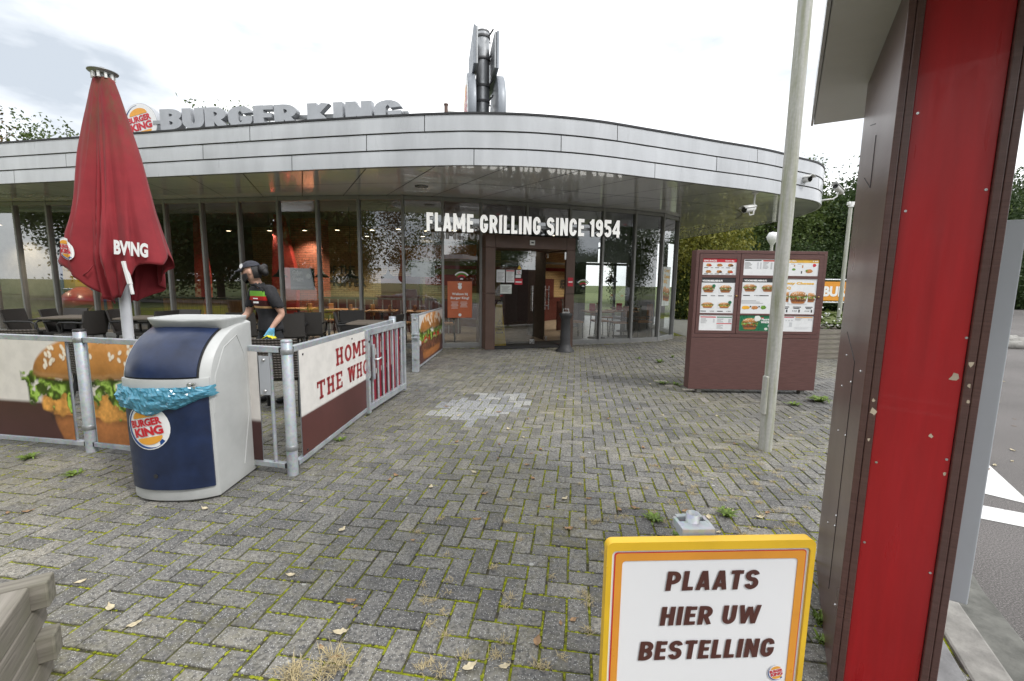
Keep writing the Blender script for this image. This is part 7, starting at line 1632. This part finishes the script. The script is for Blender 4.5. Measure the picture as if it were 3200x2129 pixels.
# ------------------------------------------------------------------ trees
rw = random.Random(21)
def crown_mesh(seed, rx, ry, rzc, n, leaf, clumps, shell=0.55):
    r = np.random.RandomState(seed); c = []
    while len(c) < clumps:
        p = r.uniform(-1, 1, 3); d = np.linalg.norm(p)
        if d < 1 and d > shell * r.rand() ** 0.5: c.append(p)
    c = np.array(c); cs = r.uniform(0.10, 0.26, clumps); pick = r.randint(0, clumps, n)
    pos = c[pick] + np.clip(r.normal(0, 1, (n, 3)), -1.7, 1.7) * cs[pick][:, None] * np.array([1, 1, 0.75]); pos *= np.array([rx, ry, rzc])
    a = r.normal(0, 1, (n, 3)); a /= np.linalg.norm(a, axis=1)[:, None]; b = np.cross(a, r.normal(0, 1, (n, 3))); b /= np.linalg.norm(b, axis=1)[:, None]
    s = leaf * r.uniform(0.6, 1.3, n)[:, None]; v = np.stack([pos - a * s, pos - b * s * 0.55, pos + a * s, pos + b * s * 0.55], 1).reshape(-1, 3)
    me = bpy.data.meshes.new('crown'); me.vertices.add(len(v)); me.vertices.foreach_set('co', v.ravel()); me.loops.add(n * 4); me.loops.foreach_set('vertex_index', np.arange(n * 4))
    me.polygons.add(n); me.polygons.foreach_set('loop_start', np.arange(0, n * 4, 4)); me.polygons.foreach_set('loop_total', np.full(n, 4)); me.update(); return me
def trunk_mesh(seed, h, r0, spread):
    r = random.Random(seed); mb = MB(); top = (r.uniform(-.3, .3), r.uniform(-.3, .3), h)
    mb.tube([(0, 0, -0.1), (0.05, 0, h * 0.3), (top[0] * 0.5, top[1] * 0.5, h * 0.65), top], [r0 * 1.25, r0, r0 * 0.7, r0 * 0.2], 10)
    for k in range(9):
        a = r.uniform(0, 2 * PI); z = h * r.uniform(0.3, 0.75); L_ = spread * r.uniform(0.6, 1.0); e = (L_ * math.cos(a), L_ * math.sin(a), z + L_ * r.uniform(0.35, 0.9)); m = (e[0] * 0.5 + r.uniform(-.2, .2), e[1] * 0.5 + r.uniform(-.2, .2), z + (e[2] - z) * 0.4)
        mb.tube([(0.05 * math.cos(a), 0.05 * math.sin(a), z), m, e], [r0 * 0.45, r0 * 0.3, r0 * 0.08], 6)
    return mb.mesh('trunk')
KINDS = [(crown_mesh(1, 3.4, 3.4, 4.6, 30000, 0.105, 120), trunk_mesh(1, 8.5, 0.2, 2.6)), (crown_mesh(2, 3.0, 3.0, 5.2, 30000, 0.10, 110), trunk_mesh(2, 9.0, 0.18, 2.4)), (crown_mesh(3, 3.8, 3.4, 3.8, 30000, 0.105, 100, 0.6), trunk_mesh(3, 7.0, 0.22, 3.0)),
         (crown_mesh(4, 2.6, 2.6, 3.0, 12000, 0.085, 60, 0.7), trunk_mesh(4, 6.0, 0.16, 2.3)), (crown_mesh(5, 2.4, 2.4, 3.2, 9000, 0.085, 70, 0.6), trunk_mesh(5, 7.0, 0.12, 2.0))]
_lm = {}
def tree(name, x, y, kind, s, leafm, label, group, base=4.6, sz=None, rot=0.0):
    r = root(name, (x, y, -0.1), rot, label, 'tree', group); key = (kind, leafm)
    if key not in _lm: me = KINDS[kind][0].copy(); me.materials.append(mt(leafm)); _lm[key] = me
    c = bpy.data.objects.new('crown', _lm[key]); COL.objects.link(c); c.parent = r; c.location = (0, 0, base * s); c.scale = (s, s, (sz or s)); c.rotation_euler = (0, 0, rot * 2)
    tm = KINDS[kind][1]
    if not tm.materials: tm.materials.append(mt('bark'))
    t = bpy.data.objects.new('trunk', tm); COL.objects.link(t); t.parent = r; t.scale = (s, s, s); return r
def solo_label(k, total, what, where):
    o = ['first', 'second', 'third', 'fourth', 'fifth', 'sixth', 'seventh', 'eighth', 'ninth', 'tenth', 'eleventh'][k]; return '%s from the left %s' % (what + ', ' + o, where)
G1 = 'tall trees behind the menu board'
for k, (x, y, kd, s, lm) in enumerate([(10.2, 34, 1, 0.95, 'leaf_dark'), (13.6, 32, 0, 0.98, 'leaf_green'), (16.4, 37, 2, 1.15, 'leaf_dark'), (18.4, 32, 0, 1.0, 'leaf_green'), (21.4, 35, 1, 1.08, 'leaf_green'), (24.0, 32.0, 2, 1.10, 'leaf_dark'), (26.6, 34, 0, 1.14, 'leaf_green'), (30.0, 33, 1, 1.12, 'leaf_green'), (34, 36, 0, 1.25, 'leaf_dark')]):
    tree('leafy_tree', x, y, kd, s, lm, solo_label(k, 9, 'dense green tree of the row', 'behind the menu board'), G1, base=4.4, rot=k * 1.3)
for k, (x, y) in enumerate([(9.6, 29.5), (12.4, 29.0), (15.0, 30), (17.8, 29.2), (20.6, 30), (23.6, 29.4), (26.6, 30.2), (29.4, 31)]):      # lower growth that closes the row
    tree('undergrowth_bush', x, y, 2, 0.66, 'leaf_dark', solo_label(k, 8, 'dark bush of the lower row', 'under the tall trees'), 'bushes under the trees', base=3.0, rot=k * 0.9)
tree('hedge_tree', 8.9, 21.6, 2, 0.62, 'leaf_yellow', 'yellow green bushy tree between the building end and the menu board', None, base=4.0, sz=0.85, rot=0.4)
tree('hedge_tree', 8.2, 20.8, 2, 0.36, 'leaf_green', 'low green bush below the yellow tree at the building end', None, base=3.0, rot=1.4)
for k, (x, y, kd, s) in enumerate([(47, 43, 0, 1.4), (53, 46, 2, 1.5), (58, 44, 1, 1.5), (64, 47, 0, 1.5), (50, 52, 1, 1.6), (70, 44, 2, 1.5), (44, 48, 1, 1.4)]): tree('leafy_tree', x, y, kd, s, 'leaf_dark', solo_label(k, 7, 'tall dark tree', 'in the row across the road'), 'trees across the road', base=4.0, rot=k * 1.7)
for k, (x, y) in enumerate([(42, 39.5), (46, 40), (50, 40.5), (54, 41), (58, 41), (62, 41.5)]): tree('undergrowth_bush', x, y, 2, 0.9, 'leaf_dark', solo_label(k, 6, 'dark bush', 'in the row across the road'), 'bushes across the road', base=2.4, rot=k)
for k, (x, y, kd, s, lm) in enumerate([(-36, 30, 4, 1.50, 'leaf_autumn'), (-32.5, 31, 4, 1.44, 'leaf_green'), (-29.5, 31.5, 4, 1.34, 'leaf_green')]): tree('leafy_tree', x, y, kd, s, lm, solo_label(k, 3, 'tree', 'peeping over the left roof edge'), 'trees behind the left roof', base=4.6, rot=k * 2.0)
for k, (x, y, s) in enumerate([(-21.3, 32, 1.40), (-17.9, 33, 1.44)]): tree('leafy_tree', x, y, 4, s, 'leaf_green', ['left thin tree top showing between the roof letters', 'right thin tree top showing between the roof letters'][k], 'trees behind the roof letters', base=5.6, rot=k * 1.1)
G2 = 'trees mirrored in the glass front'
for k, (x, y, kd, s, lm) in enumerate([(-40, -8, 2, 1.3, 'leaf_green'), (-33, -7, 0, 1.25, 'leaf_green'), (-26.5, -6.5, 2, 1.3, 'leaf_dark'), (-20.5, -8, 0, 1.2, 'leaf_green'), (-15, -9, 2, 1.1, 'leaf_green'), (-8.4, -10, 3, 0.9, 'leaf_autumn'), (-3.5, -17, 3, 1.1, 'leaf_green'), (16, -16, 3, 1.1, 'leaf_green'), (27, -7, 2, 1.0, 'leaf_dark'), (34, -4, 0, 1.1, 'leaf_green')]):
    tree('roadside_tree', x, y, kd, s, lm, solo_label(k, 7, 'roadside tree mirrored in the glass front', 'of its row'), G2, base=5.2, rot=k)

for k in range(12): tree('field_tree', -66 + 11.5 * k + rw.uniform(-3, 3), -46 + rw.uniform(-6, 6), k % 3, rw.uniform(1.0, 1.35), 'leaf_dark', solo_label(min(k, 10), 12, 'distant field tree mirrored in the glass', 'of its row') if k < 11 else 'last distant field tree mirrored in the glass, far right', 'distant field trees mirrored in the glass', base=3.4, rot=k)
# ------------------------------------------------------------------ things further off
def lamp(px, py_top, py_bot, Y, label, arm=True):
    b = atdepth(px, py_bot, Y); t = atdepth(px, py_top, Y); r = root('lamp_post', (b.x, b.y, 0.0), 0, label, 'lamp post'); h = t.z
    mb = MB(); mb.tube([(0, 0, 0), (0, 0, h)], [0.09, 0.075], 14); mb.build('pole', 'pole_paint', r)
    if arm: mb = MB(); mb.box((0.35, 0, h + 0.05), (1.0, 0.16, 0.16)); mb.tube([(0, 0, h - 0.1), (0, 0, h + 0.12)], 0.11, 14); mb.build('lamp_head', 'white_paint', r, bevel=0.03)
    else: mb = MB(); mb.lathe([(0.06, h), (0.22, h + 0.25), (0.3, h + 0.45), (0.18, h + 0.68), (0, h + 0.72)], 18); mb.build('lamp_head', 'white_paint', r)
lamp(2622, 640, 985, 20.5, 'grey lamp post with flat head between the menu board and the order post'); lamp(2395, 768, 960, 24, 'distant lamp with rounded head above the menu board', False)
bL = atdepth(2560, 880, 24.5); bR = atdepth(2830, 880, 24.5); bz = atdepth(2600, 940, 24.5).z
bnr = root('roadside_banner', ((bL.x + bR.x) / 2, 24.5, 0), 0, 'orange banner with white BURGER KING lettering on a frame by the lawn', 'banner'); T = frameT((bL.x, 24.5, bz), (1, 0, 0)); bw_, bh_ = bR.x - bL.x, bL.z - bz
mb = MB(); mb.box((bw_ / 2, bh_ / 2, 0), (bw_, bh_, 0.02), T=T); mb.build('sheet', 'sign_orange', bnr, True)
mb = MB(); put_text(mb, 'BURGER KING', T, 0.25, 0.22, bw_ - 0.5, bh_ * 0.55, 0.02, 0.05); mb.build('lettering', 'bk_white', bnr, True)
mb = MB()
for z in (-0.1, bh_ + 0.1): mb.tube([T @ Vector((-0.1, z, 0)), T @ Vector((bw_ + 0.1, z, 0))], 0.05, 8)
for x in (-0.1, bw_ / 2, bw_ + 0.1): mb.tube([T @ Vector((x, -bz, -0.03)), T @ Vector((x, bh_ + 0.1, -0.03))], 0.05, 8)
mb.build('frame', 'steel_grey', bnr, True)
p = ground(2594, 962); r = root('yield_sign', (p.x, p.y, 0), 0, 'small red sign on a thin pole under the orange banner', 'sign'); mb = MB(); mb.tube([(0, 0, 0), (0, 0, 1.25)], 0.04, 8); mb.build('pole', 'steel_grey', r)
mb = MB(); mb.prism([(-0.4, 0.5), (0.4, 0.5), (0, -0.15)], Matrix.Translation((0, -0.06, 0.9)) @ Matrix.Rotation(PI / 2, 4, 'X'), 0.02); mb.build('plate', 'bk_red', r)
for k, (px, py, ang) in enumerate([(3128, 1068, -0.12), (3175, 1076, -0.12), (3190, 1090, -0.1)]):
    p = ground(px, py, -0.1); mb = MB(); mb.tube([(-0.42, 0, 0.0), (-0.38, 0, 0.03), (0.38, 0, 0.03), (0.42, 0, 0.0)], [0.10, 0.14, 0.14, 0.10], 14); o = mb.build('kerb_block', 'concrete'); o.location = (p.x, p.y, p.z + 0.05); o.rotation_euler = (0, 0, ang)
    tag(o, ['rounded concrete kerb block nearest the grey plate at the road edge', 'rounded concrete kerb block at the right picture edge, back one', 'rounded concrete kerb block at the right picture edge, front one'][k], 'kerb block', 'kerb blocks')
# cars parked behind the viewer, seen only in the glass
def car(x, y, rz_, paint, label, van=False):
    r = root('parked_car', (x, y, -0.1), rz_, label, 'car', 'cars mirrored in the glass')
    prof = [(-2.1, 0.35), (-2.1, 0.8), (-1.3, 0.95), (-0.8, 1.42), (0.7, 1.45), (1.5, 1.0), (2.05, 0.9), (2.1, 0.35)] if not van else [(-2.6, 0.4), (-2.6, 2.3), (1.3, 2.35), (2.0, 1.3), (2.6, 1.15), (2.65, 0.4)]
    Tc = Matrix(((1, 0, 0, 0), (0, 0, -1, 0.85), (0, 1, 0, 0), (0, 0, 0, 1))); mb = MB(); mb.prism(prof, Tc, 1.7); mb.build('body', paint, r, bevel=0.08)
    gl = [(-1.1, 1.0), (-0.75, 1.36), (0.65, 1.39), (1.25, 1.02)] if not van else [(0.7, 1.35), (0.7, 2.1), (1.2, 2.1), (1.75, 1.35)]
    for sy, nm in ((0.851, 'window'), (-0.875, 'window')): mb = MB(); mb.prism(gl, Matrix(((1, 0, 0, 0), (0, 0, -1, sy + 0.012), (0, 1, 0, 0), (0, 0, 0, 1))), 0.02); mb.build(nm, 'lens_black', r)
    for wx in (-1.35, 1.35):
        for wy in (-0.8, 0.8):
            o = MB().tube([(wx, wy - 0.1, 0.32), (wx, wy + 0.1, 0.32)], 0.32, 20).build('wheel', 'rubber', r); MB().tube([(wx, wy - 0.105, 0.32), (wx, wy + 0.105, 0.32)], 0.2, 14).build('rim', 'steel_grey', o)
    for wy in (-0.6, 0.6): MB().box((2.08 if not van else 2.62, wy, 0.72), (0.06, 0.3, 0.14)).build('headlight', 'bk_white', r); MB().box((-2.09 if not van else -2.6, wy, 0.75), (0.05, 0.28, 0.14)).build('tail_light', 'bk_red', r)
car(-6.8, -7.5, 0.1, 'car_silver', 'silver car mirrored in the panes left of the entrance'); car(-19.5, -3.8, 0.6, 'car_white', 'white delivery van mirrored in the panes behind the worker', True); car(12.2, -7.6, -0.3, 'car_dark', 'dark car mirrored in the entrance door'); car(24, -3.2, 0.2, 'car_silver', 'silver car mirrored in the panes right of the entrance')

# ------------------------------------------------------------------ weeds, tufts, leaves
def blades(mb, p, n, h, spread, w=0.004):
    for k in range(n):
        a = rw.uniform(0, 2 * PI); L_ = h * rw.uniform(0.5, 1.2); lean = rw.uniform(0.25, 1.0) * spread; b = Vector(p) + Vector((rw.gauss(0, spread * 0.25), rw.gauss(0, spread * 0.25), -0.002)); d = Vector((math.cos(a), math.sin(a), 0)); s = Vector((-d.y, d.x, 0)) * w
        m = b + d * lean * 0.45 + Vector((0, 0, L_ * 0.65)); t = b + d * lean + Vector((0, 0, L_ * rw.uniform(0.5, 0.95))); mb.add([b - s, b + s, m + s * 0.8, m - s * 0.8, t], [(0, 1, 2, 3), (3, 2, 4)])
mb = MB()
for k in range(150):
    z = rw.random(); px, py = (rw.gauss(2250, 170), rw.gauss(1480, 110)) if z < 0.55 else ((rw.uniform(1300, 2000), rw.uniform(1560, 2100)) if z < 0.85 else (rw.uniform(2350, 2600), rw.uniform(1180, 1600)))
    if px > 2540 and py > 1400: continue
    p = ground(px, py); blades(mb, (p.x, p.y, 0.0), rw.randint(14, 34), 0.018, 0.045, 0.0013)
for px, py in ((1040, 2060), (1010, 2110), (930, 2120), (1060, 2090), (905, 2110)): p = ground(px, py); blades(mb, (p.x, p.y, 0), 60, 0.04, 0.09, 0.0014)
o = mb.build('dry_grass_tufts', 'dry_grass'); tag(o, 'straw coloured dry grass tufts growing in the paving joints', 'dry grass', kind='stuff')
def weed(px, py, n, h, s, label, m='weed_green'):
    p = ground(px, py); mb = MB(); n = int(n * 1.6); h *= 0.9; s *= 0.72
    for k in range(n):
        a = rw.uniform(0, 2 * PI); L_ = s * rw.uniform(0.5, 1.1); d = Vector((math.cos(a), math.sin(a), 0)); sd = Vector((-d.y, d.x, 0)); b = Vector((rw.gauss(0, s * 0.2), rw.gauss(0, s * 0.2), 0.0)); wd = L_ * rw.uniform(0.07, 0.15)
        q = [b + d * L_ * t + Vector((0, 0, h * math.sin(PI * 0.62 * t) * rw.uniform(0.8, 1.1) + 0.002)) for t in (0, 0.35, 0.7, 1.0)]
        mb.add([q[0] - sd * wd * 0.3, q[0] + sd * wd * 0.3, q[1] - sd * wd, q[1] + sd * wd, q[2] - sd * wd * 0.8, q[2] + sd * wd * 0.8, q[3]], [(0, 1, 3, 2), (2, 3, 5, 4), (4, 5, 6)])
    o = mb.build('weed', m); o.location = (p.x, p.y, 0); tag(o, label, 'weed', 'weeds in the paving')
weed(2270, 1612, 26, 0.035, 0.11, 'leafy green weed just above the yellow sign'); weed(2045, 1628, 22, 0.03, 0.10, 'spiky green weed left above the yellow sign'); weed(2110, 1675, 12, 0.02, 0.06, 'small dark weed at the top edge of the yellow sign')
weed(1062, 1378, 14, 0.025, 0.09, 'bright green weed beside the foot of the HOME board'); weed(2560, 1255, 30, 0.06, 0.22, 'bright green weed below the right corner of the menu board'); weed(2480, 1268, 18, 0.04, 0.14, 'small green weed under the menu board, right of the lamp post')
weed(2062, 1134, 16, 0.06, 0.16, 'green weed left of the menu board, larger one'); weed(1995, 1122, 10, 0.04, 0.12, 'green weed left of the menu board, smaller one'); weed(2100, 1118, 10, 0.05, 0.12, 'green weed close to the left edge of the menu board'); weed(2070, 1200, 18, 0.04, 0.16, 'yellowish weed beside the pale paving bricks'); weed(2115, 1205, 14, 0.04, 0.13, 'weed at the left foot of the menu board')
weed(230, 1484, 14, 0.02, 0.11, 'flat green weed left of the litter bin'); weed(95, 1432, 20, 0.03, 0.13, 'grassy weed below the left fence panel'); weed(2560, 1950, 22, 0.05, 0.07, 'pale green weed at the foot of the order post, upper one'); weed(2565, 2010, 18, 0.03, 0.06, 'pale green weed at the foot of the order post, lower one'); weed(1050, 1345, 8, 0.015, 0.06, 'tiny green weed by the steel gate')
def leaf_mesh(seed):
    r = random.Random(seed); n = 7; mb = MB(); pts = []
    for i in range(n + 1): t = i / n; wd = 0.014 * math.sin(PI * t ** 0.8) * (1 + 0.3 * r.uniform(-1, 1)); x = -0.03 + 0.06 * t; cz = 0.010 * (t - 0.5) ** 2 * 4 * r.uniform(0.4, 1) + 0.003; pts.append([(x, -wd, cz + 0.006 * r.random()), (x, 0, cz), (x, wd, cz + 0.008 * r.random())])
    mb.grid(pts); mb.tube([(-0.03, 0, 0.005), (-0.05, 0.004, 0.006)], 0.0008, 4); return mb.mesh('fallen_leaf')
LM = []
for k in range(6): me = leaf_mesh(k); me.materials.append(mt('dead_leaf' if k % 2 else 'pale_leaf')); LM.append(me)
spots = [(1097, 1880), (1490, 1625), (1935, 1595), (1840, 1560), (1765, 1560), (1985, 1590), (250, 1822), (345, 1903), (1290, 1690), (2010, 1400), (1690, 1245), (1560, 1390), (1475, 1380), (1665, 1240), (1830, 1225), (640, 1592), (90, 1600), (25, 1605), (420, 1955), (1650, 1310), (1900, 1310), (2215, 1620), (2245, 1665), (2010, 1690), (1790, 1940)]
spots += [(rw.uniform(1300, 2500), rw.uniform(1200, 1620)) for k in range(34)] + [(rw.uniform(900, 1850), rw.uniform(1450, 2100)) for k in range(16)] + [(rw.uniform(3080, 3190), rw.uniform(1180, 1480)) for k in range(10)]
for k, (px, py) in enumerate(spots):
    zz = -0.1 if px > 3000 else 0.0; p = ground(px, py, zz); o = bpy.data.objects.new('fallen_leaf', LM[rw.randint(0, 5)]); COL.objects.link(o); s = rw.uniform(0.5, 1.15)
    o.location = (p.x, p.y, zz + 0.001); o.rotation_euler = (0, 0, rw.uniform(0, 6.3)); o.scale = (s, s, s)
    tag(o, 'small dry leaf fallen on the ground, one of the scattered leaves', 'leaf', 'fallen leaves')
# flowers in the far planter
mb = MB(); fw = MB()
for k in range(260):
    x, y = rw.uniform(-0.75, 0.75), rw.uniform(-0.35, 0.35); h = rw.uniform(0.0, 0.42) * (1.2 - abs(x)); c = Vector((x, y, 0.58 + h)); a = Vector((rw.gauss(0, 1), rw.gauss(0, 1), rw.gauss(0, 0.6))).normalized(); b = a.cross(Vector((0.3, 0.2, 1))).normalized(); s = rw.uniform(0.04, 0.085)
    mb.add([c - a * s, c - b * s * 0.6, c + a * s, c + b * s * 0.6], [(0, 1, 2, 3)])
    if k % 4 == 0: fw.ball(c + Vector((rw.gauss(0, .05), -0.06, 0.06)), 0.022, 6, 4)
fp_ = root('flowering_plant', (6.75, 9.75, 0.58), 0, 'green plants with small white flowers growing in the slatted planter', 'plant'); T0 = Matrix.Translation((0, 0, -0.58))
mb.v = [(x, y, z - 0.58) for x, y, z in mb.v]; fw.v = [(x, y, z - 0.58) for x, y, z in fw.v]; mb.build('foliage', 'weed_green', fp_); fw.build('flowers', 'bk_white', fp_)['kind'] = 'stuff'
